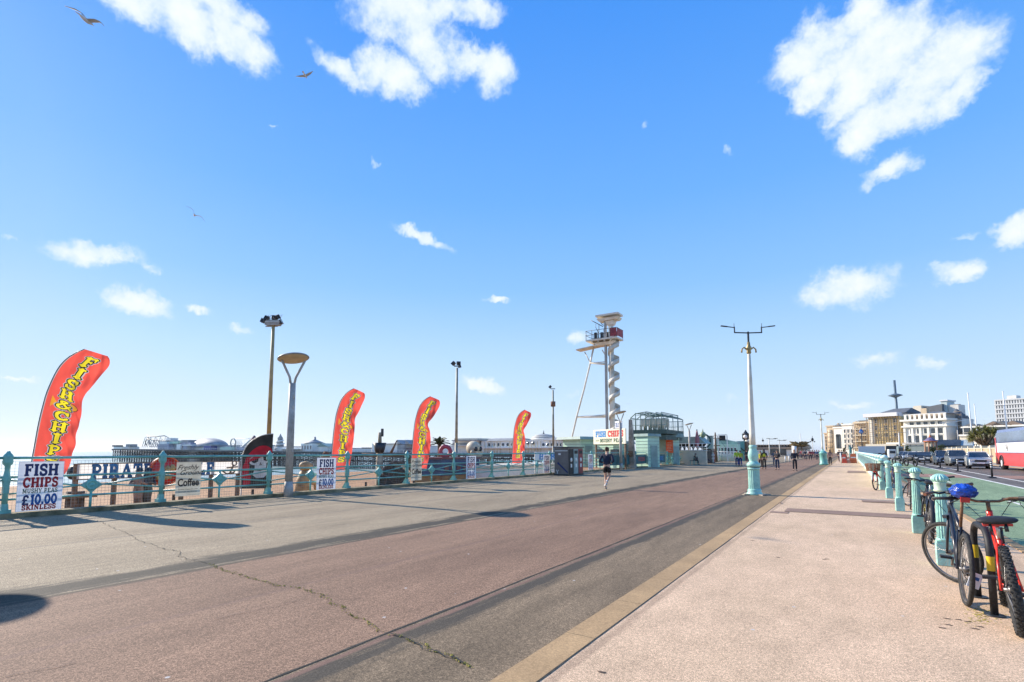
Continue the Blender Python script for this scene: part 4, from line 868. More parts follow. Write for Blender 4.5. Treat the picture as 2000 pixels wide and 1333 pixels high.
def umbrella(px, yt, yb, Y, m, label):
    a = PY(px, yb, Y); zt = PY(px, yt, Y).z; t = thing('closed_umbrella', label, 'umbrella', (a.x, Y, 0)); mb = MB(); mb.cyl((0,0,0),(0,0,zt),.06,n=6); mb.build('pole', m_dark, t); mb = MB(); mb.lathe([(.1,a.z-.2),(.26,a.z+.3),(.22,(a.z+zt)/2),(.14,zt-.5),(.03,zt)], n=10, flute=.25); mb.build('canopy', m, t)
umbrella(1362, 839, 872, 61, mat('dull_pink_cloth', (.40,.16,.18), .8), 'closed dull red parasol beside the pavilion')
q = PY(1374, 885, 63); zt = PY(1374, 842, 63).z; t = thing('lantern_post', 'cream lantern post with round green top in front of the ring sculpture', 'street lamp', (q.x, 63, 0)); mb = MB(); mb.cyl((0,0,0),(0,0,zt-.8),.1,.07,n=8); mb.build('column', mat('pale_yellow_column', (.60,.55,.35), .6), t); mb = MB(); mb.ball((0,0,zt-.45),.35,10,8); mb.cyl((0,0,zt-.2),(0,0,zt+.25),.1,.02,n=8); mb.build('lantern', mat('olive_lantern', (.3,.34,.2), .5), t)
q = PY(1374, 862, 67); t = thing('ring_sculpture', 'dark ring sculpture on a stepped plinth behind the lantern post', 'sculpture', (q.x, 67, 0)); mb = MB(); mb.tube([(.85*math.cos(R_(a)),0,q.z+.85*math.sin(R_(a))) for a in range(0,360,15)], .1, 8, closed=True); mb.tube([(0,0,q.z-.85),(0,0,q.z+.85)],.05); mb.tube([(-.85,0,q.z),(.85,0,q.z)],.05); mb.build('ring', mat('dark_green_metal', (.04,.09,.08), .5, metal=.3), t); mb = MB(); [mb.box((0,0,q.z-1.5-.3*k),(1.6+.25*k,.8,.16)) for k in range(3)]; mb.box((0,0,max(.3,(q.z-2.3)/2)),(1.2,.7,max(.6,q.z-2.3))); mb.build('plinth', m_pgreen, t)
x0, x1, z0, z1 = bbox_px(1382, 1391, 853, 885, 70, 1); t = thing('green_pylon', 'tall grey-green slab pillar right of the ring sculpture', 'pillar', (x0, 70, 0)); mb = MB(); mb.box(((x1-x0)/2,.5,z1/2),(x1-x0,1,z1)); mb.build('slab', m_dgreen, t); mb = MB(); mb.box(((x1-x0)/2,.5,z1+.05),(x1-x0+.1,1.1,.1)); mb.build('cap', m_grey, t)
q = PY(1398, 880, 74); zt = PY(1398, 845, 74).z; t = thing('ships_mast', 'dark wooden mast with crossbars near the black screen', 'mast', (q.x, 74, 0)); mb = MB(); mb.cyl((0,0,0),(0,0,zt),.22,.08,n=8); mb.box((0,0,zt*.8),(1.6,.1,.1)); mb.box((0,0,zt*.55),(1.2,.1,.1)); mb.build('mast', m_wood, t); mb = MB(); [mb.tube([(0,0,zt*.95),(s*1.8,0,zt*.3)],.02,5) for s in (-1,1)]; mb.build('rigging', m_dark, t)
x0, x1, z0, z1 = bbox_px(1405, 1417, 851, 861, 78, 1); t = thing('big_screen', 'black screen held on a white frame above the terraces', 'screen', (x0, 78, 0)); W = x1-x0; mb = MB(); mb.box((W/2,0,(z0+z1)/2),(W,.2,z1-z0)); mb.build('screen', m_black, t); mb = MB(); mb.box((W/2,.1,z1+.1),(W*1.5,.1,.1)); [mb.box((x,.1,z1/2),(.12,.12,z1)) for x in (-.2,W+.2)]; mb.build('frame', m_white, t)
x0, x1, z0, z1 = bbox_px(1396, 1440, 868, 900, 80, 1); t = thing('terrace_building', 'pale green terrace building with white rails and stepped roof', 'building', (x0, 80, 0)); W = x1-x0
mb = MB(); mb.box((W/2,1.5,z1/2),(W,3,z1)); mb.build('wall', m_pgreen, t); mb = MB(); mb.prism([(0,z1),(W,z1),(W,z1+.3),(W*.3,z1+.8),(0,z1+.8)], 1, 3, 'y'); mb.build('roof', m_dgreen, t)
for k in range(7): mb = MB(); mb.box((W*(k+.5)/7,-.03,z1*.6),(W/7*.6,.05,z1*.45)); o = mb.build('window', m_white, t); mb = MB(); mb.box((W*(k+.5)/7,-.065,z1*.6),(W/7*.45,.02,z1*.36)); mb.build('pane', m_glass, o)
mb = MB(); [mb.cyl((W*k/16,-.6,0),(W*k/16,-.6,1.4),.05,n=5) for k in range(17)]; mb.cyl((0,-.6,1.4),(W,-.6,1.4),.05,n=5); mb.build('railing', m_white, t)
x0, x1, z0, z1 = bbox_px(1440, 1455, 862, 898, 84, 1); t = thing('green_end_wall', 'tall teal end wall with a sloping stair line beside the clock tower', 'wall', (x0, 84, 0)); W = x1-x0; mb = MB(); mb.box((W/2,1,z1/2),(W,2,z1)); mb.build('wall', mat('teal_wall', (.20,.42,.36), .6), t); mb = MB(); mb.tube([(0,-.08,z1*.8),(W,-.08,z1*.5)],.06); mb.build('handrail', m_dark, t); mb = MB(); mb.box((W+.15,1,z1*.48),(.3,1.8,z1*.96)); mb.build('side_wall', m_wood, t)
# clock tower
q = PY(1458, 890, 150); zt = PY(1458, 840, 150).z; t = thing('clock_tower', 'slim dark clock tower with a white dial above the promenade', 'clock tower', (q.x, 150, 0)); zt_ = zt
mb = MB(); mb.box((0,0,zt*.35),(1.0,1.0,zt*.7)); mb.build('shaft', m_dark, t); mb = MB(); mb.box((0,0,zt*.74),(1.5,1.5,zt*.2)); mb.build('clock_case', m_dark, t); mb = MB(); mb.lathe([(1.0,zt*.84),(.6,zt*.88),(.3,zt*.94),(.06,zt)], n=8); mb.build('spire', m_dark, t); mb = MB(); mb.lathe([(0,0),(.52,0),(.52,.06),(0,.06)], n=18, T=Matrix.Translation((0,-.76,zt*.74)) @ Matrix.Rotation(math.pi/2,4,'X')); mb.build('dial', m_white, t)
t = thing('rocky_kiosk', 'dark brown rocky hut at the foot of the clock tower', 'hut', (PY(1460,880,100).x, 100, 0)); mb = MB(); mb.ball((0,0,1.4),1.2,12,8,sc=(.6,.6,1.4),jit=.2); mb.build('rock', m_wood, t); mb = MB(); mb.ball((0,0,3.1),.5,10,6,sc=(1,1,.7),jit=.3); mb.build('cap_rock', m_cream, t)
# long white seafront building far ahead
x0, x1, z0, z1 = bbox_px(1478, 1578, 877, 893, 170, 1); W = x1-x0; t = thing('long_white_building', 'long low white seafront building with tan scalloped ridge', 'building', (x0, 170, 0))
mb = MB(); mb.box((W/2,5,z1/2),(W,10,z1)); mb.build('wall', m_white, t); mb = MB(); mb.box((W/2,5,z1+.25),(W+1,11,.5)); mb.build('roof', mat('tan_roof', (.42,.33,.24), .7), t); mb = MB(); [mb.cyl((W*(k+.5)/17,0,z1+.5),(W*(k+.5)/17,10,z1+.5),.8,n=10) for k in range(17)]; mb.build('scallop_ridge', mat('tan_roof'), t)
mb = MB(); mb.box((W*.42,-.05,1.5),(W*.35,.08,2.6)); mb.build('dark_frontage', m_glass, t)
q = PY(1552, 880, 168); t = thing('white_dome', 'small white domed kiosk at the end of the long white building', 'kiosk', (q.x, 168, 0)); mb = MB(); mb.lathe([(.7,0),(.7,3.0)], n=12); mb.build('wall', m_white, t); mb = MB(); mb.lathe([(.8,3.0),(.7,3.6),(.4,4.0),(0,4.2)], n=12); mb.build('dome', m_white, t)

# ================================================================ THINGS ON THE LOWER WALK (pirate golf)
GZ = -3.35
def low(px, X): p = PX(px, 900, X); return p.x, p.y
# white board with PIRATE GOLF
XS = -20.3; a = PX(150, 930, XS); b = PX(468, 918, XS); z1 = PX(300, 903, XS).z; z0 = PX(300, 936, XS).z
z1 = PX(240, 905, XS).z; z0 = PX(240, 934, XS).z
m_lum = mat('thin_white_board', (.80,.79,.76), .6, var=.04, trans=.5)
t = thing('golf_sign', 'long white sign with big blue letters pirate golf seen through the railing', 'sign', (XS, a.y, z0)); Lb = b.y-a.y; hh = z1-z0
mb = MB(); mb.add([(0,0,0),(0,Lb,0),(0,Lb,hh),(0,0,hh)],[(0,1,2,3)]); mb.build('board', m_lum, t); mb = MB(); [mb.cyl((0,0,z_),(0,Lb,z_),.02,n=6) for z_ in (0,hh)]; mb.build('edge_rail', m_wood, t)
def pu(px): return PX(px, 915, XS).y-a.y
fb = lambda u, v, q: (.026+q, u, v)
mb = MB(); glyphs(mb, 'PIRATE', pu(178), hh*.06, hh*.86, fb, total=pu(297)-pu(178), th=.01, grow=.04); mb.build('lettering', mat('sea_blue_ink', (.01,.12,.30), .5, var=.25, scale=.8), t); mb = MB(); glyphs(mb, 'GOLF', pu(346), hh*.06, hh*.86, fb, total=pu(417)-pu(346), th=.01, grow=.04); mb.build('lettering', mat('sea_blue_ink', (.01,.12,.30), .5, var=.25, scale=.8), t)
mb = MB(); u = pu(448); mb.tube([(.05,u,hh*.05),(.05,u+.1,hh*.55),(.05,u+.13,hh*.75)],.035); mb.tube([(.05,u+.16+.09*math.cos(R_(q_)),hh*.84+.09*math.sin(R_(q_))) for q_ in range(0,360,40)],.025,closed=True); mb.tube([(.05,u-.13,hh*.5),(.05,u+.3,hh*.55)],.025); mb.tube([(.05,u-.28,hh*.25),(.05,u-.12,hh*.03),(.05,u+.15,hh*.1),(.05,u+.2,hh*.3)],.03); mb.build('anchor', m_wood, t)
mb = MB(); [mb.box((-.1,Lb*k/5,(-3.35-z0+hh)/2-.0),(.12,.12,hh+3.35+z0)) for k in range(6)]; mb.build('post', m_wood, t)
c = PX(322, 920, XS+.12); t = thing('round_sign', 'round red sign with a gold figure beside the pirate letters', 'sign', tuple(c)); rr = .52
mb = MB(); mb.lathe([(0,0),(rr,0),(rr,.05),(0,.05)], n=28, T=Matrix.Rotation(math.pi/2,4,'Y')); mb.build('disc', m_red, t); mb = MB(); mb.tube([(.06,rr*.93*math.cos(R_(q_)),rr*.93*math.sin(R_(q_))) for q_ in range(0,360,15)],.03,6,closed=True); mb.build('rim', mat('orange_rim', (.7,.12,.03), .5), t)
mb = MB(); [mb.ball((.07,random.uniform(-.25,.25),random.uniform(-.3,.15)),random.uniform(.06,.13),7,5,sc=(.3,1,1),jit=.25) for _ in range(9)]; mb.build('gold_figure', m_brass, t); mb = MB(); mb.cyl((-.05,0,-c.z-3.3),(-.05,0,-rr*.5),.05,n=6); mb.build('post', m_wood, t)
# dark pales of a fence behind
mb = MB(); t = thing('timber_paling', 'row of dark timber pales along the golf course edge', 'fence', (-21.6, 0, GZ))
for k in range(12):
    mb = MB(); y = 3.2+k*3.1; mb.box((0,y,1.6),(.08,.08,3.2)); mb.build('pale', mat('black_timber', (.06,.045,.035), .8), t)
# wooden tripod with black crow behind first flag
x, y = low(152, -21.5); t = thing('barrel_stack', 'brown wooden post stack with black top behind the nearest flag', 'ornament', (x, y, GZ)); zt = PX(152, 890, -21.5).z-GZ
mb = MB(); mb.lathe([(.25,0),(.3,zt*.3),(.25,zt*.75)], n=12); mb.box((0,0,zt*.72),(.9,.9,.12)); mb.box((.0,.0,zt*.55),(.8,.8,.1)); mb.build('barrel', m_wood, t); mb = MB(); mb.ball((0,0,zt*.88),.25,10,8,jit=.15); mb.build('top_ball', m_black, t)
# mannequins
def mannequin(px, X, yt, m, label, s=1):
    x, y = low(px, X); zt = PX(px, yt, X).z; t = thing('pirate_mannequin', label, 'statue', (x, y, zt-1.7*.78), R_(60), 'pirate golf figures', .78); mb = MB()
    mb.lathe([(.14,0),(.16,.5),(.2,.85),(.17,1.05),(.24,1.35),(.1,1.47),(.07,1.52)], n=10); mb.ball((0,0,1.6),.115,10,8); mb.tube([(-.2,0,1.35),(-.3,-.15,1.1),(-.1,-.3,1.15)],.055); mb.tube([(.2,0,1.35),(.3,-.15,1.1),(.1,-.35,1.25)],.055); mb.build('figure', m, t)
    mb = MB(); mb.lathe([(.2,1.66),(.13,1.7),(.11,1.8),(.0,1.83)], n=10); mb.build('hat', m_dark, t); mb = MB(); mb.box((0,0,-.5*(zt-1.7-GZ)),(.3,.3,zt-1.7-GZ)); mb.build('plinth', m_wood, t)
mannequin(274, -20.0, 919, mat('pale_tunic', (.36,.22,.16), .8, var=.4, scale=3), 'pale pirate figure standing under the letters of the golf sign')
mannequin(291, -20.0, 919, mat('dark_tunic', (.12,.10,.08), .8, var=.4, scale=3), 'dark pirate figure beside the pale one under the golf sign')
# lion-like golden statue
x, y = low(592, -21); zt = PX(592, 902, -21).z; t = thing('golden_statue', 'golden brown rearing statue behind the round-headed lamp post', 'statue', (x, y, GZ)); b_ = zt-GZ
mb = MB(); mb.tube([(0,.1,b_-2.4),(0,-.05,b_-1.6),(0,.05,b_-.9),(0,.1,b_-.45)],.3,10,rs=[.3,.36,.33,.2]); mb.ball((0,.15,b_-.22),.26,10,8,sc=(1,1.3,.9),jit=.08); mb.tube([(.1,.1,b_-.9),(.25,.5,b_-1.0),(.2,.6,b_-1.3)],.11); mb.tube([(.2,.0,b_-1.8),(.3,.35,b_-2.3),(.2,.2,b_-2.9)],.14); mb.tube([(-.1,0,b_-2.2),(-.1,-.1,b_-3)],.15); mb.build('body', mat('gold_brown', (.50,.28,.10), .6, var=.3, scale=3), t); mb = MB(); mb.lathe([(.5,0),(.5,b_-2.8)], n=10); mb.build('plinth', m_wood, t)
# mast with crow's nest
x, y = low(741, -25); zt = PX(741, 845, -25).z-GZ; t = thing('crows_nest_mast', 'wooden ship mast with a dark crow\'s nest and broken spar', 'mast', (x, y, GZ))
zn = PX(741, 873, -25).z-GZ; mb = MB(); mb.cyl((0,0,0),(0,0,zn),.22,.2,n=10); mb.cyl((0,0,zn),(0,0,zt),.13,.1,n=8); mb.build('mast', mat('pale_mast', (.42,.32,.2), .8, var=.3, scale=2), t); mb = MB(); mb.lathe([(.22,zn-.4),(.3,zn-.3),(.42,zn+.25),(.36,zn+.25),(.24,zn-.2)], n=12); mb.box((.1,.1,zn+.9),(.12,.12,.5)); mb.build('crows_nest', m_dark, t)
mb = MB(); zz = PX(741, 888, -25).z-GZ; mb.tube([(-.6,-.9,zz),(0,0,zz-.1),(.8,1.4,zz+.0)],.1); mb.tube([(.4,.6,zz+.1),(.5,1.0,zz+.9)],.06,rs=[.09,.04]); mb.build('spar', m_wood, t)
# half-round paddle arch
x, y = low(775, -21); zt = PX(775, 899, -21).z; t = thing('paddle_wheel', 'dark half-round paddle wheel behind the middle railing bays', 'wheel', (x, y, zt-1.35), R_(-5))
mb = MB(); 
for rr_ in (1.25, .8): mb.tube([(0,rr_*math.cos(R_(a_)),rr_*math.sin(R_(a_))) for a_ in range(-180,180,12)],.07,6,closed=True)
for k in range(12): a_ = k*math.pi/6; mb.box((0,1.02*math.cos(a_),1.02*math.sin(a_)),(.5,.5,.05), rx=a_); mb.cyl((0,0,0),(0,1.25*math.cos(a_),1.25*math.sin(a_)),.03,n=5)
mb.build('rim', mat('dark_brown_wood', (.07,.05,.04), .8), t); mb = MB(); mb.lathe([(1.1,-.04),(1.1,.04)],n=20,T=Matrix.Translation((-.3,0,0)) @ Matrix.Rotation(math.pi/2,4,'Y')); mb.build('back_board', m_dark, t); mb = MB(); mb.box((-.3,0,-1.4),(.5,2.4,1.4)); mb.build('stand', m_wood, t)
# pirate ship hull
a = PX(836, 905, -22); b = PX(905, 905, -22); z1 = PX(870, 893, -22).z; t = thing('pirate_ship', 'dark blue and gold pirate ship hull behind the railing', 'ship', (-22, a.y, GZ)); Lb = b.y-a.y; h_ = z1-GZ
mb = MB(); mb.box((0,Lb/2,h_*.6),(2.4,Lb,h_*.35), taper=1.0); mb.prism([(0,0),(Lb,0),(Lb+.5,h_*.42),(-.3,h_*.42)], -1.2, 1.2, 'x'); mb.build('hull', mat('gold_brown_boards', (.30,.16,.05), .7, var=.3, scale=1.5), t)
mb = MB(); mb.box((0,Lb/2,h_*.86),(2.5,Lb+.3,h_*.22)); mb.build('upper_hull', mat('deep_blue_boards', (.02,.045,.13), .6, var=.3, scale=1), t); mb = MB(); mb.box((0,Lb/2,h_*.985),(2.6,Lb+.4,.1)); [mb.box((1.26,Lb*(k+.5)/6,h_*.85),(.05,.35,.35)) for k in range(6)]; mb.build('gunport_trim', mat('dark_red_trim', (.15,.03,.03), .6), t)
# donut
c = PX(870, 882, -21); t = thing('giant_donut', 'giant pink donut standing above the pirate ship', 'ornament', tuple(c), math.atan2(-c.y, -c.x)); mb = MB(); mb.tube([(0,.3*math.cos(R_(a_)),.3*math.sin(R_(a_))) for a_ in range(0,360,18)],.125,12,closed=True); mb.build('donut', mat('pink_icing', (.42,.06,.09), .5, var=.2, scale=8), t); mb = MB(); mb.cyl((0,0,-c.z-3.3),(0,0,-.3),.06,n=6); mb.build('post', m_dark, t)
# palm
x, y = low(858, -24); zt = PX(858, 868, -24).z-GZ; t = thing('palm_tree', 'small dark palm with spiky fan of fronds above the pirate ship', 'tree', (x, y, GZ))
mb = MB(); mb.cyl((0,0,0),(0,0,zt),.12,.1,n=10); [mb.lathe([(.11,zt-.1*k),(.16,zt-.1*k+.08)],n=8) for k in range(14)]; mb.build('trunk', m_wood, t); m_palm = mat('palm_green', (.055,.085,.03), .6, var=.4, scale=5)
mb = MB()
for k in range(26):
    an = k*2.399; el = .15+1.2*((k*7 % 26)/26); Ln = random.uniform(.8,1.1); d = Vector((math.cos(an)*math.cos(el), math.sin(an)*math.cos(el), math.sin(el))); pts = [Vector((0,0,zt))+d*Ln*s-Vector((0,0,.35*s*s)) for s in (0,.25,.5,.75,1)]
    for i in range(4):
        for s in (-1,1):
            sd = d.cross(Vector((0,0,1))).normalized()*s; 
            for j in range(3):
                p_ = pts[i].lerp(pts[i+1], j/3); tip = p_+sd*.17*(1-i/6)+(pts[i+1]-pts[i])*.6+Vector((0,0,-.03)); mb.add([p_-d*.04,p_+d*.05,tip],[(0,1,2)])
    mb.tube(pts,.012,4)
mb.build('crown', m_palm, t, norm=False)
# skull
c = PX(926, 878, -21.5); t = thing('giant_skull', 'giant cream skull raised on a timber frame', 'ornament', (c.x, c.y, c.z), R_(78)); r_ = .52
mb = MB(); mb.ball((0,.08,.08),r_,18,14,sc=(.86,1.08,.95)); mb.box((0,-.38,-.28),(.5,.35,.3),taper=1.2); mb.box((0,-.36,-.46),(.42,.32,.14)); mb.ball((.3,-.2,-.2),.16,8,6); mb.ball((-.3,-.2,-.2),.16,8,6); mb.build('skull', mat('bone', (.56,.47,.33), .6, var=.12, scale=4), t)
mb = MB(); [mb.ball((s*.21,-.43,.02),.155,10,8,sc=(1,.6,1)) for s in (-1,1)]; mb.prism([(-.07,-.3),(.07,-.3),(0,-.16)],-.57,-.48,'y'); mb.build('eye_socket', m_dark, t)
mb = MB(); mb.box((0,0,-.6),(1.6,1.6,.12)); [mb.box((sx*.7,sy*.7,-(c.z+3.35+.6)/2),(.16,.16,c.z+3.35-.6)) for sx in (-1,1) for sy in (-1,1)]; mb.build('frame', m_wood, t)
# brick head / small extras through the rails
x, y = low(636, -21); zt = PX(636, 884, -21).z; t = thing('carved_head', 'small brown carved head on a post left of the second flag', 'ornament', (x, y, GZ)); mb = MB(); mb.ball((0,0,zt-GZ-.2),.22,8,7,sc=(.9,.9,1.1),jit=.15); mb.build('head', mat('red_brown_wood', (.22,.09,.04), .8), t); mb = MB(); mb.cyl((0,0,0),(0,0,zt-GZ-.4),.07,n=6); mb.build('post', m_wood, t)
cols = [(.02,.12,.2),(.3,.04,.04),(.10,.25,.12),(.45,.32,.12),(.05,.05,.06),(.35,.3,.26)]
props = [(706,-23,1.5,0),(722,-26,1.1,4),(765,-24,1.6,2),(795,-27,2.0,0),(955,-22,2.0,0),(975,-24,2.2,3),(990,-21,1.8,1),(1030,-21,2.2,5),(8,-19.4,1.9,1),(330,-24,1.7,4),(560,-25,1.6,2),(1005,-23,2.6,5)]
what = ['blue chest below the second flag','dark barrel near the mast','green barrel below the mast','blue barrel under the paddle wheel','blue barrel below the skull','ochre barrel right of the skull','red barrel near the smallest flag','grey barrel right of the smallest flag','red barrel at the left edge','black barrel under the round sign','green barrel behind the round-headed lamp','grey cask behind the smallest flag']
for (px, X, h_, ci), wl in zip(props, what):
    x, y = low(px, X); t = thing('barrel', 'painted '+wl, 'barrel', (x, y, GZ), 0, 'painted barrels on the golf course'); mm = mat('barrel_paint_%d' % ci, cols[ci], .6, var=.3, scale=3)
    mb = MB(); mb.lathe([(.4,0),(.52,h_*.5),(.4,h_)], n=14); mb.build('staves', mm, t); mb = MB(); [mb.lathe([(.43+.07*(k==1),h_*q_),(.44+.07*(k==1),h_*q_+.06)],n=14) for k, q_ in enumerate((.15,.47,.8))]; mb.build('hoop', m_dark, t)

# ================================================================ PIER
YP = 165.0; SEA = -7.0
def Q(px, py, Y=YP): p = PY(px, py, Y); return p.x, p.z
m_piron = mat('pier_iron', (.055,.065,.07), .8, var=.2, scale=.2); m_pwhite = mat('pier_white', (.82,.80,.74), .6, var=.08, scale=.2); m_pgrey = mat('pier_grey_roof', (.32,.33,.33), .6, var=.15, scale=.3); m_pblue = mat('pier_blue', (.33,.35,.43), .6, var=.3, scale=.15)
xa, za = Q(218, 877); xb, zb = Q(1100, 888); 
def dz(x): return za+(zb-za)*(x-xa)/(xb-xa)
pier = thing('pier', 'long seaside pier on dark iron legs reaching out over the sea', 'pier', (0, 0, 0))
mb = MB(); mb.add([(xa,YP,za),(xb+60,YP,zb-.4),(xb+60,YP+22,zb-.4),(xa,YP+22,za),(xa,YP,za-1.3),(xb+60,YP,zb-1.7),(xb+60,YP+22,zb-1.7),(xa,YP+22,za-1.3)], [(0,1,2,3),(4,7,6,5),(0,4,5,1),(1,5,6,2),(2,6,7,3),(3,7,4,0)]); mb.build('deck', m_piron, pier)
mb = MB(); n_ = 170
for k in range(n_): x = xa+(xb-xa)*k/n_; mb.box((x, YP-.05, dz(x)+.55),(.12,.1,1.1))
for k in range(40): x = xa+(xb-xa)*(k+.5)/40; mb.box((x, YP-.05, dz(x)+1.1),((xb-xa)/40+.1,.1,.12), ry=-math.atan2(zb-za, xb-xa)); 
mb.build('railing', m_pwhite, pier)
mb = MB()
for k in range(80): x = xa+(xb-xa)*(k+.5)/80; mb.box((x, YP-.1, dz(x)-.1),((xb-xa)/80+.05,.16,.22), ry=-math.atan2(zb-za, xb-xa))
mb.build('deck_edge', m_pgrey, pier)
nb = 92
for k in range(nb):
    x = xa+.6+(xb-xa)*k/(nb-1)*.985; mb = MB(); dense = 1 if x < xa+(xb-xa)*.42 else 0
    for j in range(5): mb.cyl((x, YP+1+j*5, SEA-1),(x, YP+1+j*5, dz(x)-1.2), .22+.05*dense, n=6)
    for (za_, zb_) in ((SEA+1, dz(x)-1.5), (dz(x)-1.5, SEA+1)): mb.cyl((x, YP+1, za_),(x, YP+21, zb_), .12, n=5)
    mb.box((x, YP+11, SEA+3.4),(.2,20,.25)); mb.box((x, YP+11, dz(x)-2.2),(.25,20,.3))
    if dense and k % 1 == 0: mb.cyl((x,YP+1,SEA+3.4),(x+(xb-xa)/nb,YP+1,dz(x)-1.5),.14,n=5); mb.cyl((x+(xb-xa)/nb,YP+1,SEA+3.4),(x,YP+1,dz(x)-1.5),.14,n=5); mb.cyl((x+2.5,YP+8,SEA-1),(x+2.5,YP+8,dz(x)-1.2),.2,n=5)
    mb.cyl((x,YP+1,SEA+3.4),(x+(xb-xa)/nb,YP+1,SEA+3.4),.12,n=5); mb.build('trestle', m_piron, pier)
def pbox(mb, px0, px1, pt, pb, dy=2, dep=14, mi=0, tap=1):
    x0, z1 = Q(px0, pt, YP+dy); x1, _ = Q(px1, pt, YP+dy); z0 = dz((x0+x1)/2)-.1 if pb is None else Q((px0+px1)/2, pb, YP+dy)[1]
    mb.box(((x0+x1)/2, YP+dy+dep/2, (z0+z1)/2),(x1-x0, dep, z1-z0), mi=mi, taper=tap); return x0, x1, z0, z1
# roller coaster
t = thing('roller_coaster', 'steel roller coaster lattice at the seaward end of the pier', 'ride'); mb = MB()
pts = [Q(275,868),Q(266,862),Q(264,854),Q(270,851),(Q(280,853)),Q(292,853),Q(300,851),Q(304,856),Q(300,862),Q(290,860),Q(278,858),Q(270,862),Q(262,870)]
mb.tube([(p[0],YP+6+3*math.sin(i*1.1),p[1]) for i, p in enumerate(pts)], .35, 6); mb.build('track', m_grey, t); mb = MB()
for i in range(13): x0, z0 = Q(262+i*3.6, 874); x1, z1 = Q(266+i*3.2, 854+(i % 3)*3); mb.cyl((x0,YP+5,z0),(x1,YP+6,z1),.22,n=5); mb.cyl((x0+5,YP+9,z0),(x1-4,YP+8,z1),.18,n=5)
mb.build('lattice', m_pgrey, t)
def pier_build(name, label, boxes, extra=None, cat='pier building'):
    t = thing(name, label, cat)
    for k, (part, m, args) in enumerate(boxes): mb = MB(); pbox(mb, *args); mb.build(part, m, t)
    return t
pier_build('ride_stall', 'blue and white fairground stalls beside the roller coaster', [('wall', m_pblue, (308,330,868,None)), ('roof', m_pwhite, (312,326,863,868)), ('wall', m_pgrey, (330,352,866,None,5)), ('roof', m_pgreen, (332,348,863,867,4)), ('canopy', m_pgrey, (322,340,861,863,6,6)), ('tower', m_pwhite, (325,333,856,863,6,5))])
pier_build('ride_stall', 'purple-blue fairground stalls left of the grey dome', [('wall', m_pblue, (352,372,865,None,3)), ('roof', m_pgrey, (354,368,860,865,5,6)), ('canopy', m_pwhite, (356,374,869,871,0,3)), ('sign_board', m_pwhite, (345,352,868,None,1,1))])
pier_build('ride_stall', 'dark blue stall in front of the grey dome', [('wall', mat('pier_navy', (.06,.08,.28), .6), (398,412,871,None,1,4)), ('roof', m_pgrey, (396,414,869,871,1,5))])
pier_build('ride_stall', 'row of low white booths between the dome and the helter skelter', [('wall', m_pwhite, (412,520,872,None,8,5)), ('roof', m_pgrey, (412,520,870.5,872,8,6)), ('counter', m_pgreen, (430,452,874,None,3,2)), ('counter', m_pblue, (462,480,874,None,3,2))])
pier_build('ride_stall', 'low white booths at the very end of the pier', [('wall', m_pwhite, (222,258,873,None,8,5)), ('roof', m_piron, (219,226,870,873,2,5)), ('roof', m_pgrey, (246,254,868,873,6,5))])
t = thing('grey_dome', 'large low grey dome on the pier', 'pier building'); x0, zz = Q(372,866,YP+10); x1, _ = Q(425,866,YP+10); ztp = Q(395,856,YP+10)[1]; mb = MB(); rr = (x1-x0)/2; cx_ = (x0+x1)/2; base = dz(cx_)+1.5
mb.lathe([(rr*math.cos(R_(a_)), (ztp-base)*math.sin(R_(a_))) for a_ in range(0,90,10)]+[(0,ztp-base)], n=24, T=Matrix.Translation((cx_,YP+14,base)) @ Matrix.Diagonal((1,.5,1,1))); mb.build('dome', m_pgrey, t); mb = MB(); mb.box((cx_,YP+12,base-.8),(rr*2,12,1.8)); mb.build('wall', m_pwhite, t)
t = thing('loop_ride', 'small ring-shaped loop ride right of the dome', 'ride'); c = Q(436,866); mb = MB(); mb.tube([(c[0]+2.9*math.cos(R_(a_)),YP+6,c[1]+2.9*math.sin(R_(a_))) for a_ in range(0,360,20)],.35,6,closed=True); mb.build('loop', m_pgrey, t); mb = MB(); mb.cyl((c[0]-3,YP+6,dz(c[0])),(c[0]-1,YP+6,c[1]),.2,n=5); mb.cyl((c[0]+3,YP+6,dz(c[0])),(c[0]+1,YP+6,c[1]),.2,n=5); mb.build('support', m_pgrey, t)
t = thing('log_ride', 'pale scaffold slide ride with a dark peaked top', 'ride'); mb = MB(); 
for i in range(10):
    x0, z0 = Q(446+i*3.8, 875); x1, z1 = Q(446+i*3.8, 858 if i < 3 else 868-i*.9); mb.cyl((x0,YP+5,dz(x0)),(x0,YP+5,z1),.15,n=5)
    if i: mb.cyl((x0,YP+5,dz(x0)+1),(xp,YP+5,zp-.5),.12,n=5)
    xp, zp = x0, z1
a_, b_ = Q(445,857), Q(482,857); mb.tube([(a_[0],YP+5,a_[1]),(b_[0],YP+5,b_[1])],.2,5); a_, b_ = Q(458,875), Q(478,858); mb.tube([(a_[0],YP+4,a_[1]),(b_[0],YP+4,b_[1])],.6,6); mb.build('frame', m_pwhite, t); mb = MB(); x0, z0 = Q(480,860); mb.lathe([(2.5,0),(.3,2.8)],n=8,T=Matrix.Translation((x0,YP+5,z0))); mb.build('peaked_top', mat('dull_maroon', (.16,.08,.09), .7), t)
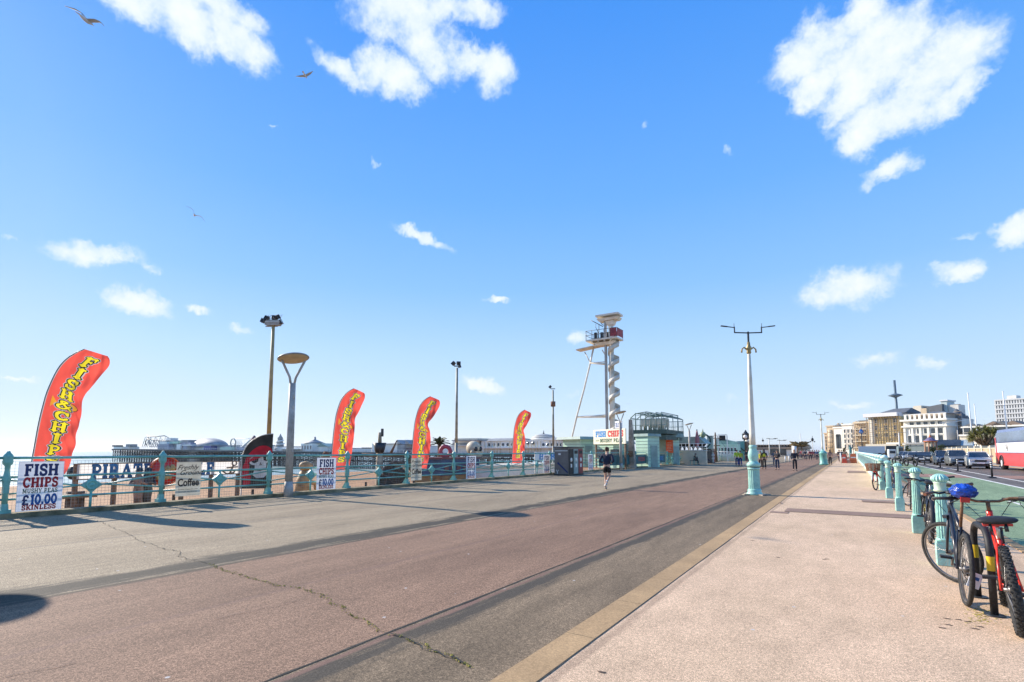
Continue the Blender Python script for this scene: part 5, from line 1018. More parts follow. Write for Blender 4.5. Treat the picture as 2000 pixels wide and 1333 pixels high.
t = thing('helter_skelter', 'grey and white helter skelter tower on the pier behind the ochre pole', 'ride'); x0, z0 = Q(527,878); zt = Q(527,847)[1]; b_ = dz(x0); mb = MB(); mb.lathe([(2.6,0),(1.3,zt-b_-3),(1.6,zt-b_-2.6),(.8,zt-b_-1.5),(.1,zt-b_)],n=12,T=Matrix.Translation((x0,YP+6,b_))); mb.build('tower', m_pgrey, t); mb = MB(); mb.tube([(x0+(3.2-1.6*k/40)*math.cos(k*.55),YP+6+(3.2-1.6*k/40)*math.sin(k*.55),b_+(zt-b_-3)*k/40) for k in range(41)],.35,6); mb.build('slide', m_pwhite, t)
pier_build('pier_shelter', 'long low white pier buildings between helter skelter and pointed pavilion', [('wall', m_pwhite, (534,590,874,None,4,8)), ('roof', m_pgrey, (534,590,872.5,874,4,9)), ('canopy', m_pwhite, (540,585,877,878,1,3))])
t = thing('pointed_pavilion', 'white pavilion with a pointed grey roof and finial', 'pier building'); mb = MB(); x0, x1, z0, z1 = pbox(mb, 588, 610, 867, None, 3, 10); mb.build('wall', m_pwhite, t); zt = Q(598,858)[1]; zf = Q(598,852)[1]; cx_ = (x0+x1)/2; mb = MB(); mb.lathe([((x1-x0)*.62,0),((x1-x0)*.3,(zt-z1)*.55),(.6,zt-z1),(.6,zt-z1+.8)],n=8,T=Matrix.Translation((cx_,YP+8,z1))); mb.cyl((cx_,YP+8,zt),(cx_,YP+8,zf),.15,n=5); mb.ball((cx_,YP+8,zt+1.0),.5,8,6); mb.build('roof', m_pgrey, t)
for k in range(4): mb = MB(); mb.box((x0+(x1-x0)*(k+.5)/4,YP+2.95,z0+2),(.9,.1,2)); mb.build('window', m_glass, t)
t = thing('glass_roof_kiosk', 'pier kiosk with a green glass peaked roof', 'pier building'); mb = MB(); x0, x1, z0, z1 = pbox(mb, 622, 640, 873, None, 3, 10); mb.build('wall', m_pwhite, t); zt = Q(630,866)[1]; mb = MB(); mb.prism([(x0-1,z1),(x1+1,z1),((x0+x1)/2-1,zt)],YP+2.5,YP+13,'y'); mb.build('roof', mat('green_glass', (.16,.26,.23), .3), t)
pier_build('pier_shelter', 'low shelters on the pier right of the second red flag', [('wall', m_pwhite, (640,726,877,None,4,6)), ('roof', mat('tan_roof'), (706,726,874.5,877,4,7)), ('roof', m_pgrey, (650,700,875.5,877,4,7))])
t = pier_build('white_hall', 'plain white box hall on the pier behind the crow\'s nest mast', [('wall', m_pwhite, (727,776,868,None,2,14)), ('side_wall', m_pgrey, (776,790,869,None,2,10)), ('roof', m_pgrey, (727,776,867,868,1,15))])
for px in (766, 782): x0, z0 = Q(px,868); mb = MB(); mb.prism([(x0,z0),(x0+3.2,z0),(x0,z0+2)],YP+3,YP+8,'y'); mb.build('roof_vent', m_pgrey, t)
pier_build('pier_shelter', 'low dark-fronted stalls right of the plain white hall', [('wall', mat('dull_maroon'), (790,800,876,None,3,6)), ('wall', m_pwhite, (830,884,872,None,6,6)), ('roof', m_pgrey, (830,884,871,872,6,7))])
# arcade
def windows(t, x0, x1, z0, z1, Y, n, m, w, h, rnd=False):
    base = None
    for k in range(n):
        x = x0+(x1-x0)*(k+.5)/n
        if base is None:
            mb = MB()
            if rnd: mb.lathe([(0,0),(w*.75,0),(w*.75,.12),(0,.12)],n=12,T=Matrix.Translation((0,-.0,0)) @ Matrix.Rotation(math.pi/2,4,'X')); 
            else: mb.box((0,-.05,0),(w,.1,h))
            base = mb.build('window', m, t); o = base
        else: o = base.copy(); COL.objects.link(o); o.parent = t
        o.location = (x, Y, (z0+z1)/2)
t = thing('pier_arcade', 'two storey white building with flat roof at the near end of the pier', 'pier building'); mb = MB(); x0, x1, z0, z1 = pbox(mb, 884, 935, 861, None, 2, 16); mb.build('wall', m_pwhite, t); mb = MB(); pbox(mb, 887, 932, 857, 860, 3, 14); mb.build('upper_wall', m_cream, t); mb = MB(); pbox(mb, 882, 937, 860, 861.3, 0, 18); mb.build('roof', m_pgrey, t); windows(t, x0, x1, z0+2, z1, YP+2, 9, m_pgrey, 1.6, 1.3); mb = MB(); pbox(mb, 884, 935, 870, 871, 0, 3); mb.build('canopy', m_pwhite, t)
t = thing('pier_palace', 'long white hall with grey barrel roof, round windows and a wide ribbed dome', 'pier building'); mb = MB(); x0, x1, z0, z1 = pbox(mb, 940, 1000, 862, None, 2, 18); xx0, xx1, _, _ = pbox(mb, 1000, 1096, 861, None, 2, 18); mb.build('wall', m_pwhite, t)
zt = Q(970,855.5)[1]; 
for (pa, pb_) in ((946,1001),(1056,1100)):
    a_, _ = Q(pa,860); b_, _ = Q(pb_,860); mb = MB(); mb.prism([(YP+1.5,z1),(YP+3,z1+(zt-z1)*.75),(YP+8,zt),(YP+13,z1+(zt-z1)*.75),(YP+20,z1)],a_,b_,'x'); mb.build('roof', m_pgrey, t)
a_, _ = Q(946,869); b_, _ = Q(1000,869); windows(t, a_, b_, Q(970,869)[1]-.5, Q(970,869)[1]+.5, YP+1.95, 6, m_glass, .8, .8, True)
a_, _ = Q(1052,869); b_, _ = Q(1096,869); windows(t, a_, b_, Q(1070,869)[1]-.5, Q(1070,869)[1]+.5, YP+1.95, 5, m_glass, .8, .8, True)
a_, _ = Q(1022,866); b_, _ = Q(1042,866); windows(t, a_, b_, Q(1030,866)[1]-.5, Q(1030,866)[1]+.5, YP+1.4, 2, m_glass, .8, .8, True)
mb = MB()
for k in range(26):
    if k % 13 in (6,7): continue
    x = Q(941+k*6.1, 870)[0]; mb.box((x,YP+1.9,z0+2.4),(.5,.3,4.8))
mb.build('pilaster', m_cream, t); mb = MB(); pbox(mb, 940, 1096, 874.5, 876, 0, 3); mb.build('canopy', m_pwhite, t)
cx_, _ = Q(1036,860); rr = (Q(1060,858)[0]-Q(1014,858)[0])/2; zb_ = Q(1036,858)[1]; zt = Q(1036,846.5)[1]; mb = MB()
mb.lathe([(rr*math.cos(R_(a_)),(zt-zb_)*math.sin(R_(a_))) for a_ in range(0,85,12)]+[(1.2,zt-zb_)],n=36,flute=.05,T=Matrix.Translation((cx_,YP+10,zb_)) @ Matrix.Diagonal((1,.6,1,1))); mb.cyl((cx_,YP+10,zt),(cx_,YP+10,zt+1.5),.4,.05,n=6); mb.build('dome', m_pgrey, t)
mb = MB()
for a_ in (12,30,48): r2 = rr*math.cos(R_(a_))+.15; mb.tube([(cx_+r2*math.cos(R_(b_)),YP+10+r2*.6*math.sin(R_(b_)),zb_+(zt-zb_)*math.sin(R_(a_))) for b_ in range(0,360,10)],.16,5,closed=True)
mb.build('dome_rib', m_pwhite, t)
mb = MB(); mb.lathe([(rr*.93,z1-6-zb_),(rr*.93,0),(rr*1.05,.1),(rr*1.05,.4)],n=30,T=Matrix.Translation((cx_,YP+10,zb_)) @ Matrix.Diagonal((1,.75,1,1))); mb.build('drum', m_pwhite, t)
# ================================================================ BOLLARDS AND PALE BALUSTRADE
BX = 1.08
def make_bollard():
    t = thing('bollard', 'nearest teal fluted bollard behind the leaning bikes', 'bollard', (0,0,0), 0, 'teal fluted bollards along the cycle lane')
    mb = MB(); mb.box((0,0,.14),(.175,.175,.28)); mb.box((0,0,.295),(.16,.16,.03)); mb.build('plinth', m_tealL, t)
    mb = MB(); mb.lathe([(.08,.31),(.084,.33),(.073,.345)], n=24); mb.lathe([(.071,.345),(.067,.6),(.059,.95)], n=32, flute=.14, smooth=False); mb.build('shaft', m_tealL, t)
    mb = MB(); mb.lathe([(.06,.95),(.072,.96),(.072,.975),(.064,.985),(.067,1.06),(.074,1.08)], n=24); mb.build('neck', mat('yellowed_paint', (.50,.54,.36), .5, var=.2, scale=6, col2=(.3,.52,.46)), t)
    mb = MB(); mb.lathe([(.074,1.08),(.094,1.1),(.097,1.12),(.088,1.145),(.06,1.17),(.028,1.185),(0,1.188)], n=32, flute=.13, smooth=False); mb.build('cap', m_tealL, t); return t
bol = make_bollard(); bys = [8.22+4.14*k for k in range(6)]
bl = ['', 'second bollard back, with a bike handlebar clamped against it', 'third bollard back, standing clear of the bikes', 'fourth bollard back, with a yellowed cap beside the red basket bike', 'fifth bollard back, next to the end of the pale balustrade', 'sixth bollard back, beyond the red basket bike']
q = PZ(1847, 1105); BX = q.x; bys = [q.y]+[PX(px, 900, BX).y for px in (1785, 1752, 1733)]; bys += [bys[3]+4.2]
bol.location = (BX, bys[0], .01)
for k in range(1, 5): dup(bol, (BX, bys[k], .01), 0.03*k, bl[k])
# balustrade
YB0, YB1 = bys[4]+1.3, 190
m_bal = mat('sunlit_turquoise', (.60,.80,.71), .5, var=.1, scale=2, fine=.08)  # sunlit paleness of the balustrade is put into this even colour
t = thing('balustrade', 'long pale turquoise cast balustrade between paving and cycle lane', 'balustrade', (1.15, YB0, .005)); Lb = YB1-YB0
mb = MB(); mb.box((0,Lb/2,.08),(.3,Lb,.16)); mb.build('plinth', m_bal, t); mb = MB(); mb.box((0,Lb/2,1.06),(.16,Lb,.07)); mb.box((0,Lb/2,.32),(.07,Lb,.05)); mb.build('rail', m_bal, t)
base = MB(); nb_ = 24
for k in range(nb_): y = .15+(2.9-.3)*k/(nb_-1); base.box((0,y,.64),(.05,.07,.84)); base.box((0,y,.85),(.06,.11,.1))
pn = base.build('panel', m_bal, t); ps = MB(); ps.box((0,0,.6),(.2,.2,1.2)); ps.lathe([(.14,1.2),(.14,1.25),(.06,1.32),(0,1.34)],n=10); po_ = ps.build('post', m_bal, t)
k = 0; y = 0
while y < Lb-3 and k < 48:
    for s_ in (pn, po_):
        o = s_ if k == 0 else s_.copy()
        if k: COL.objects.link(o); o.parent = t
        o.location = (0, y, 0)
    y += 3.1; k += 1

# ================================================================ BIKE RACKS AND BICYCLES
def rack(loc, label):
    t = thing('bike_rack', label, 'bike rack', loc, 0, 'black hoop bike racks'); mb = MB(); L_ = .72; H = .76; r = .2
    pts = [(0,0,0),(0,0,H-r)]+[(0,r-r*math.cos(R_(a_)),H-r+r*math.sin(R_(a_))) for a_ in range(15,91,15)]+[(0,L_-r+r*math.sin(R_(a_)),H-r+r*math.cos(R_(a_))) for a_ in range(0,91,15)]+[(0,L_,0)]
    mb.tube(pts, .029, 12); mb.build('hoop', m_black, t)
    for yy in (0, L_): mb = MB(); mb.cyl((0,yy,.40),(0,yy,.53),.031,n=14,caps=False); mb.build('yellow_band', m_yellow, t)
    for yy in (0, L_): mb = MB(); mb.cyl((0,yy,0),(0,yy,.012),.075,n=14); mb.build('foot_flange', m_dark, t)
q1 = PZ(1943, 1203, .005); rack((q1.x, q1.y, .005), 'nearest black hoop bike rack between the dark bike and the red bike')
q2 = PZ(1815, 1058, .005); rack((1.1, q2.y+.3, .005), 'second bike rack, just behind the nearest bollard'); 
rack((1.12, (bys[2]+bys[3])/2-.3, .005), 'third bike rack, farthest of them, by the red basket bike')
m_tyre = mat('tyre_rubber', (.035,.034,.032), .85, var=.35, scale=25, bump=.3, bscale=80); m_rim = mat('grey_rim', (.22,.21,.2), .4, metal=.6, var=.2, scale=20); m_spoke = mat('spoke_steel', (.42,.40,.37), .35, metal=.8); m_dkfr = mat('black_frame_paint', (.025,.028,.04), .3, var=.2, scale=8); m_orrust = mat('rusty_steel', (.25,.14,.08), .6, metal=.4, var=.3, scale=25)
def wheel(parent, x, z, R, tw, knob=False, steer=None, rimm=None, hubw=.05, name='wheel', rs=14):
    """wheel in the x-z plane of the bike; steer = (pivot matrix)"""
    T = steer if steer else Matrix.Identity(4); w = MB(); w.cyl(T @ Vector((x,-hubw,z)), T @ Vector((x,hubw,z)), .018, n=10); w.cyl(T @ Vector((x,-.02,z)), T @ Vector((x,.02,z)), .03, n=10)
    hub = w.build(name, m_rim, parent)
    mb = MB(); n = 48; vs = []; m = 10; r = tw/2; Rc = R-r
    for i in range(n):
        a_ = 2*math.pi*i/n
        for k in range(m): b_ = 2*math.pi*k/m; rr = Rc+r*math.cos(b_); vs.append((x+rr*math.cos(a_), r*math.sin(b_)*1.0, z+rr*math.sin(a_)))
    mb.add(vs, [(i*m+k, ((i+1)%n)*m+k, ((i+1)%n)*m+(k+1)%m, i*m+(k+1)%m) for i in range(n) for k in range(m)], 0, True, T)
    if knob:
        for i in range(84):
            a_ = 2*math.pi*i/84
            for (off, rad) in (((-.012, R) , (.012, R)) if i % 2 else ((0, R), (-.024, R-.009), (.024, R-.009))):
                c = Vector((x+rad*math.cos(a_), off, z+rad*math.sin(a_))); mt = T @ Matrix.Translation(c) @ Matrix.Rotation(-a_, 4, 'Y'); mb.box((0,0,0),(.011,.013,.014), T=mt)
    mb.build('tyre', m_tyre, hub)
    mb = MB(); R2 = R-tw*.95; vs = []
    for i in range(n):
        a_ = 2*math.pi*i/n
        for (dr, dy) in ((.012,-.012),(.012,.012),(-.008,.01),(-.008,-.01)): vs.append((x+(R2+dr)*math.cos(a_), dy, z+(R2+dr)*math.sin(a_)))
    mb.add(vs, [(i*4+k, ((i+1)%n)*4+k, ((i+1)%n)*4+(k+1)%4, i*4+(k+1)%4) for i in range(n) for k in range(4)], 0, False, T); mb.build('rim', rimm or m_rim, hub)
    mb = MB()
    for i in range(28): a_ = 2*math.pi*i/28; s = 1 if i % 2 else -1; a2 = a_+.35*(1 if i % 4 < 2 else -1); mb.cyl(T @ Vector((x+.025*math.cos(a2), s*hubw*.7, z+.025*math.sin(a2))), T @ Vector((x+(R2-.005)*math.cos(a_), 0, z+(R2-.005)*math.sin(a_))), .0016, n=4, caps=False)
    mb.build('spokes', m_spoke, hub); return hub
def bicycle(loc, heading, label, lean=0, frame=m_dkfr, R=.345, tw=.05, knob=False, steer=0, bars='flat', saddle=None, fsc=1.0, guards=False, basket=False, rimm=None, forkm=None, bag=False, sus=False, stand=False, sadz=.93, gripm=None, barm=None, barw=.31, wb=1.05, barz=1.02):
    t = thing('bicycle', label, 'bicycle', loc, 0, 'bicycles locked along the bollards'); t.rotation_mode = 'XYZ'
    t.rotation_euler = (lean, 0, math.pi/2-heading)       # local +x = riding direction; heading measured from +Y towards +X
    forkm = forkm or frame; ht = Vector((wb-.16, 0, barz-.16)); hb = Vector((wb-.115, 0, barz-.30)); fa = Vector((wb, 0, R)); bb = Vector((.43, 0, .30)); st = Vector((.28, 0, .70)); ra = Vector((0,0,R))
    axd = (ht-hb).normalized(); T = Matrix.Translation(hb) @ Matrix.Rotation(steer, 4, axd) @ Matrix.Translation(-hb)
    mb = MB(); mb.cyl(ht+axd*.02, hb, .024, n=10); mb.cyl(hb+axd*.02, bb, .021, n=10); mb.cyl(ht-axd*.03, st, .018, n=10); mb.cyl(bb, st+(st-bb)*.06, .017, n=10); mb.cyl(bb-Vector((0,.035,0)), bb+Vector((0,.035,0)), .022, n=10)
    for s in (-1,1): mb.tube([bb+Vector((-.03,s*.03,0)), Vector((.15,s*.05,R-.02)), ra+Vector((0,s*.065,0))], .010, 8); mb.tube([st+Vector((0,s*.02,-.01)), Vector((.17,s*.045,.55)), ra+Vector((0,s*.065,0))], .009, 8)
    mb.build('frame', frame, t)
    mb = MB(); cr = fa+Vector((0,0,0))
    up = hb; 
    for s in (-1,1):
        if sus: mb.cyl(T @ (hb+Vector((.02,s*.06,-.02))), T @ (hb.lerp(fa,.55)+Vector((.02,s*.06,0))), .014, n=8); mb.cyl(T @ (hb.lerp(fa,.5)+Vector((.02,s*.06,0))), T @ (fa+Vector((0,s*.06,0))), .02, n=8)
        else: mb.tube([T @ (hb+Vector((.005,s*.035,-.03))), T @ (hb.lerp(fa,.55)+Vector((-.01,s*.055,0))), T @ (fa+Vector((0,s*.055,0)))], .013, 8)
    mb.box((0,0,0),(.05,.15,.035), T=T @ Matrix.Translation(hb+Vector((.01,0,-.02)))); mb.build('fork', forkm, t)
    rw = wheel(t, 0, R, R, tw, knob, None, rimm); fw = wheel(t, wb, R, R, tw, knob, T, rimm)
    # seat post, saddle
    sp = st+(st-bb).normalized()*(sadz-.72); mb = MB(); mb.cyl(st, sp, .0135, n=8); mb.build('seat_post', m_chrome if not bag else m_orrust, t)
    mb = MB(); prof = [(-.14,.085,.0),(-.10,.1,.012),(-.04,.09,.016),(.02,.05,.008),(.09,.022,.0),(.14,.017,-.004)]; 
    if saddle == 'wide': prof = [(a_*1.05,b_*1.5,c_*1.3) for a_,b_,c_ in prof]
    vs = []; m = 12
    for (xx, hw, zz) in prof:
        for k in range(m):
            b_ = 2*math.pi*k/m; vs.append((sp.x+xx+.02, hw*math.cos(b_), sp.z+.03+zz+(.03 if math.sin(b_) > 0 else .028)*math.sin(b_)))
    mb.add(vs, [(i*m+k, i*m+(k+1)%m, (i+1)*m+(k+1)%m, (i+1)*m+k) for i in range(len(prof)-1) for k in range(m)]+[tuple(range(m)), tuple(range((len(prof)-1)*m+m-1, (len(prof)-1)*m-1, -1))], 0, True)
    sd = mb.build('saddle', m_black if saddle != 'brown' else m_wood, t); md = sd.modifiers.new('s','SUBSURF'); md.levels = 1; md.render_levels = 1
    if saddle == 'wide': mb = MB(); mb.box((sp.x-.02,0,sp.z+.005),(.16,.19,.02)); mb.build('saddle_trim', m_red, sd); mb = MB(); [mb.cyl((sp.x-.1,s*.05,sp.z-.05),(sp.x-.09,s*.05,sp.z+.01),.014,n=8) for s in (-1,1)]; mb.tube([(sp.x-.12,-.05,sp.z-.02),(sp.x+.0,-.02,sp.z-.035),(sp.x+.08,0,sp.z-.01)],.004,5); mb.build('saddle_spring', m_dark, sd)
    # stem + bars
    tp = ht+axd*.10; mb = MB(); mb.cyl(T @ ht, T @ tp, .016, n=8); mb.cyl(T @ tp, T @ (tp+Vector((.07,0,.01))), .018, n=8); mb.build('stem', barm or m_dark, t)
    c = tp+Vector((.07,0,.01)); mb = MB(); g = MB(); 
    if bars == 'flat': P_ = [c+Vector((0,0,0)), c+Vector((0,.08,.0)), c+Vector((-.01,.16,.03)), c+Vector((-.05,barw,.035))]
    elif bars == 'swept': P_ = [c, c+Vector((.02,.07,.02)), c+Vector((-.02,.2,.05)), c+Vector((-.15,.29,.04))]
    else: P_ = [c, c+Vector((0,.1,0)), c+Vector((0,.19,0)), c+Vector((.06,.21,-.01))]
    for s in (-1,1):
        q_ = [T @ Vector((p.x, p.y*s, p.z)) for p in P_]; mb.tube(q_, .0125, 8); e1 = q_[-1]; e0 = q_[-1].lerp(q_[-2], .75); g.cyl(e0, e1+(e1-e0)*.1, .0165, n=10)
    mb.build('handlebar', barm or m_dark, t); g.build('grips', gripm or m_black, t)
    mb = MB()
    for s in (-1,1): q_ = [T @ Vector((p.x, p.y*s, p.z)) for p in P_]; l0 = q_[-2].lerp(q_[-1],.2); mb.tube([l0, l0+Vector((.05,s*.01,-.02)), l0+Vector((.06,s*.08,-.05))], .006, 5)
    mb.build('brake_levers', m_dark, t)
    mb = MB()
    for s in (-1,1): q_ = [T @ Vector((p.x, p.y*s, p.z)) for p in P_]; l0 = q_[-2].lerp(q_[-1],.1); mb.tube([l0, l0+Vector((.14,-s*.02,-.06)), l0+Vector((.12,-s*.1,-.18)), T @ (hb+Vector((.03,s*.02,.02)))], .003, 5)
    mb.tube([ht+Vector((.02,.02,0)), st+Vector((.1,.022,.03)), st+Vector((.02,.025,-.02))], .003, 5); mb.build('cables', m_black, t)
    # drivetrain
    mb = MB(); mb.tube([(bb.x+.085*math.cos(R_(a_)), -.045, bb.z+.085*math.sin(R_(a_))) for a_ in range(0,360,20)], .006, 5, closed=True); [mb.cyl(bb+Vector((0,-.045,0)), bb+Vector((.08*math.cos(a_),-.045,.08*math.sin(a_))), .006, n=5) for a_ in (0,1.26,2.5,3.77,5.0)]
    ca = R_(-35)
    for s, a_ in ((-1, ca), (1, ca+math.pi)): e = bb+Vector((.17*math.cos(a_), s*.06, .17*math.sin(a_))); mb.cyl(bb+Vector((0,s*.05,0)), e, .011, n=6)
    mb.build('crank', m_rim, t)
    for s, a_ in ((-1, ca), (1, ca+math.pi)): e = bb+Vector((.17*math.cos(a_), s*.115, .17*math.sin(a_))); mb = MB(); mb.box(e,(.09,.09,.022)); mb.build('pedal', m_black, t)
    mb = MB(); mb.tube([(bb.x,-.045,bb.z+.085),(0,-.045,R+.04)],.005,4); mb.tube([(bb.x,-.045,bb.z-.085),(.02,-.045,R-.17),(0,-.045,R-.12)],.005,4); mb.cyl((0,-.035,R),(0,-.055,R),.042,n=14); mb.box((.01,-.05,R-.1),(.025,.015,.13)); mb.build('chain', m_dark, t)
    if guards:
        for (cx_, TT, a0, a1) in ((0, Matrix.Identity(4), 20, 200), (wb, T, 10, 150)):
            mb = MB(); vs = []; nn = 22
            for i in range(nn+1):
                a_ = R_(a0+(a1-a0)*i/nn)
                for dy, dr in ((-.028,.012),(-.015,.024),(.015,.024),(.028,.012)): vs.append((cx_+(R+dr)*math.cos(a_), dy, R+(R+dr)*math.sin(a_)))
            mb.add(vs, [(i*4+k, i*4+k+1, (i+1)*4+k+1, (i+1)*4+k) for i in range(nn) for k in range(3)], 0, True, TT); mb.build('mudguard', m_grey if guards == 'grey' else m_black, t)
    if stand: mb = MB(); mb.tube([(.3,.05,.28),(.22,.28,.0)],.01,6); mb.build('kickstand', m_dark, t)
    if basket:
        mb = MB(); bx, bz = wb+.12, .74
        for k in range(9): f_ = k/8; s_ = 1+.18*f_; z = bz+.27*f_; mb.tube([T @ Vector((bx+.13*s_*sx, .18*s_*sy, z)) for sx, sy in ((-1,-1),(1,-1),(1,1),(-1,1),(-1,-1))], .012, 5)
        for k in range(14): a_ = 2*math.pi*k/14; mb.cyl(T @ Vector((bx+.13*max(-1,min(1,1.3*math.cos(a_))), .18*max(-1,min(1,1.3*math.sin(a_))), bz)), T @ Vector((bx+.155*max(-1,min(1,1.3*math.cos(a_))), .215*max(-1,min(1,1.3*math.sin(a_))), bz+.27)), .01, n=5)
        mb.box((bx,0,bz),(.25,.34,.02), T=T); mb.build('wicker_basket', mat('wicker', (.28,.12,.05), .8, var=.35, scale=30), t)
    if bag:
        mb = MB(); mb.ball((sp.x-.04,0,sp.z+.03), .108, 30, 20, sc=(1.1,1.0,.66), jit=.13); o = mb.build('saddle_cover_bag', mat('blue_plastic', (.02,.10,.62), .22, var=.35, scale=9, bump=.8, bscale=22, spec=.8, trans=.15), t, norm=True); 
        mb = MB(); mb.box((sp.x-.13,0,sp.z-.05),(.03,.07,.05)); mb.build('rear_light', m_red, t)
    return t
m_redfr = mat('bright_red_frame', (.70,.035,.015), .28, var=.08, scale=6)
qa = PZ(1974, 1238, .005)
bicycle((qa.x+.06, qa.y, .005), R_(6), 'red mountain bike with knobbly tyres and wide black saddle, nearest of the bikes', lean=R_(-5), frame=m_redfr, R=.352, tw=.058, knob=True, steer=R_(-4), bars='flat', saddle='wide', barm=m_orrust, rimm=m_dark, sadz=.89, barw=.40, sus=True, barz=1.06, forkm=m_dkfr)
qb = PZ(1887, 1183, .005)
bicycle((qb.x, qb.y, .005), R_(0), 'dark hybrid bike with blue plastic bag over its saddle and turned front wheel', lean=R_(3), R=.345, tw=.042, steer=R_(44), bars='flat', bag=True, rimm=m_rim, guards=False, frame=m_dkfr, gripm=mat('brown_grip', (.22,.08,.04), .6), sadz=1.11, barz=1.09, wb=1.02)
qc = PZ(1817, 1062, .005)
bicycle((qc.x, qc.y, .005), R_(2), 'black bike with narrow black saddle leaning behind the nearest bollard', lean=R_(4), R=.34, tw=.04, steer=R_(10), bars='flat', frame=m_dkfr, guards=True, sadz=.97)
yb = (bys[2]+bys[3])/2
bicycle((1.52, 6.75, .005), R_(7), 'black bike with knobbly tyres standing just right of the red mountain bike', lean=R_(3), R=.345, tw=.052, knob=True, steer=R_(12), frame=m_dkfr, sadz=.86, barz=1.0, rimm=m_dark)
q_ = PZ(1748, 962, .005); bicycle((q_.x+.08, q_.y+.5, .005), R_(-6), 'purple-grey bike with yellow fork seen end on beside the third bollard', lean=R_(4), R=.335, tw=.035, steer=R_(-20), frame=mat('purple_frame', (.10,.07,.14), .4), forkm=m_yellow, guards='grey')
bicycle((1.25, bys[1]-.9, .005), R_(-2), 'black bike with grey mudguards between the two nearest bollards', lean=R_(5), R=.34, tw=.04, steer=R_(35), frame=m_dkfr, guards='grey', sadz=.92, saddle='brown')
bicycle((1.22, bys[2]+.5, .005), R_(4), 'dark road bike showing its rear wheel to the right of the third bollard', lean=R_(3), R=.34, tw=.03, steer=R_(-30), bars='drop', frame=mat('rusty_frame', (.12,.06,.05), .4), rimm=m_chrome)
p_ = PZ(1712, 960, .005); bicycle((p_.x+.46, p_.y+1.5, .005), R_(205), 'red bike with wicker front basket and kickstand beside the pale balustrade', lean=R_(4), R=.33, tw=.045, steer=R_(8), bars='swept', frame=m_redfr, guards='grey', basket=True, stand=True)
# small paper notice hanging on the dark bike
qn = PZ(1925,1165,.005); t = thing('paper_notice', 'small white notice hanging low between rack and dark bike', 'notice', (qa.x-.12, qa.y+.55, .30), R_(20)); mb = MB(); mb.box((0,0,0),(.10,.004,.14), ry=.35); mb.build('card', m_board, t); mb = MB(); mb.box((0,-.003,.02),(.07,.002,.03), ry=.35); mb.build('print', m_blueink, t)

# ================================================================ WANDS ON THE ROAD
wx = 6.55
q = PZ(1938, 934); wx = q.x; wl = ['nearest black and white banded wand on its black foot', 'second banded wand, left of the white car', 'third banded wand, below the grey people carrier', 'fourth banded wand, before the dark blue car', 'fifth banded wand, right of the black car', 'sixth banded wand, below the silver cars', 'seventh banded wand, tiny and far', 'eighth banded wand, farthest one seen']
t = thing('traffic_wand', wl[0], 'traffic wand', (wx, q.y, -.01), 0, 'black wands between cycle lane and road')
mb = MB(); mb.box((0,0,.04),(.34,.5,.08), taper=.8); mb.build('foot', m_black, t); mb = MB(); mb.cyl((0,0,.06),(0,0,.95),.05,.04,n=10); mb.build('post', m_black, t)
for z in (.60,.72,.84): mb = MB(); mb.cyl((0,0,z),(0,0,z+.05),.051,.05,n=10,caps=False); mb.build('white_band', m_white, t)
for k, px in enumerate((1871, 1837, 1807, 1786.5, 1771, 1759, 1749)): y = PX(px, 920, wx).y; dup(t, (wx, y, -.01), 0, wl[k+1])

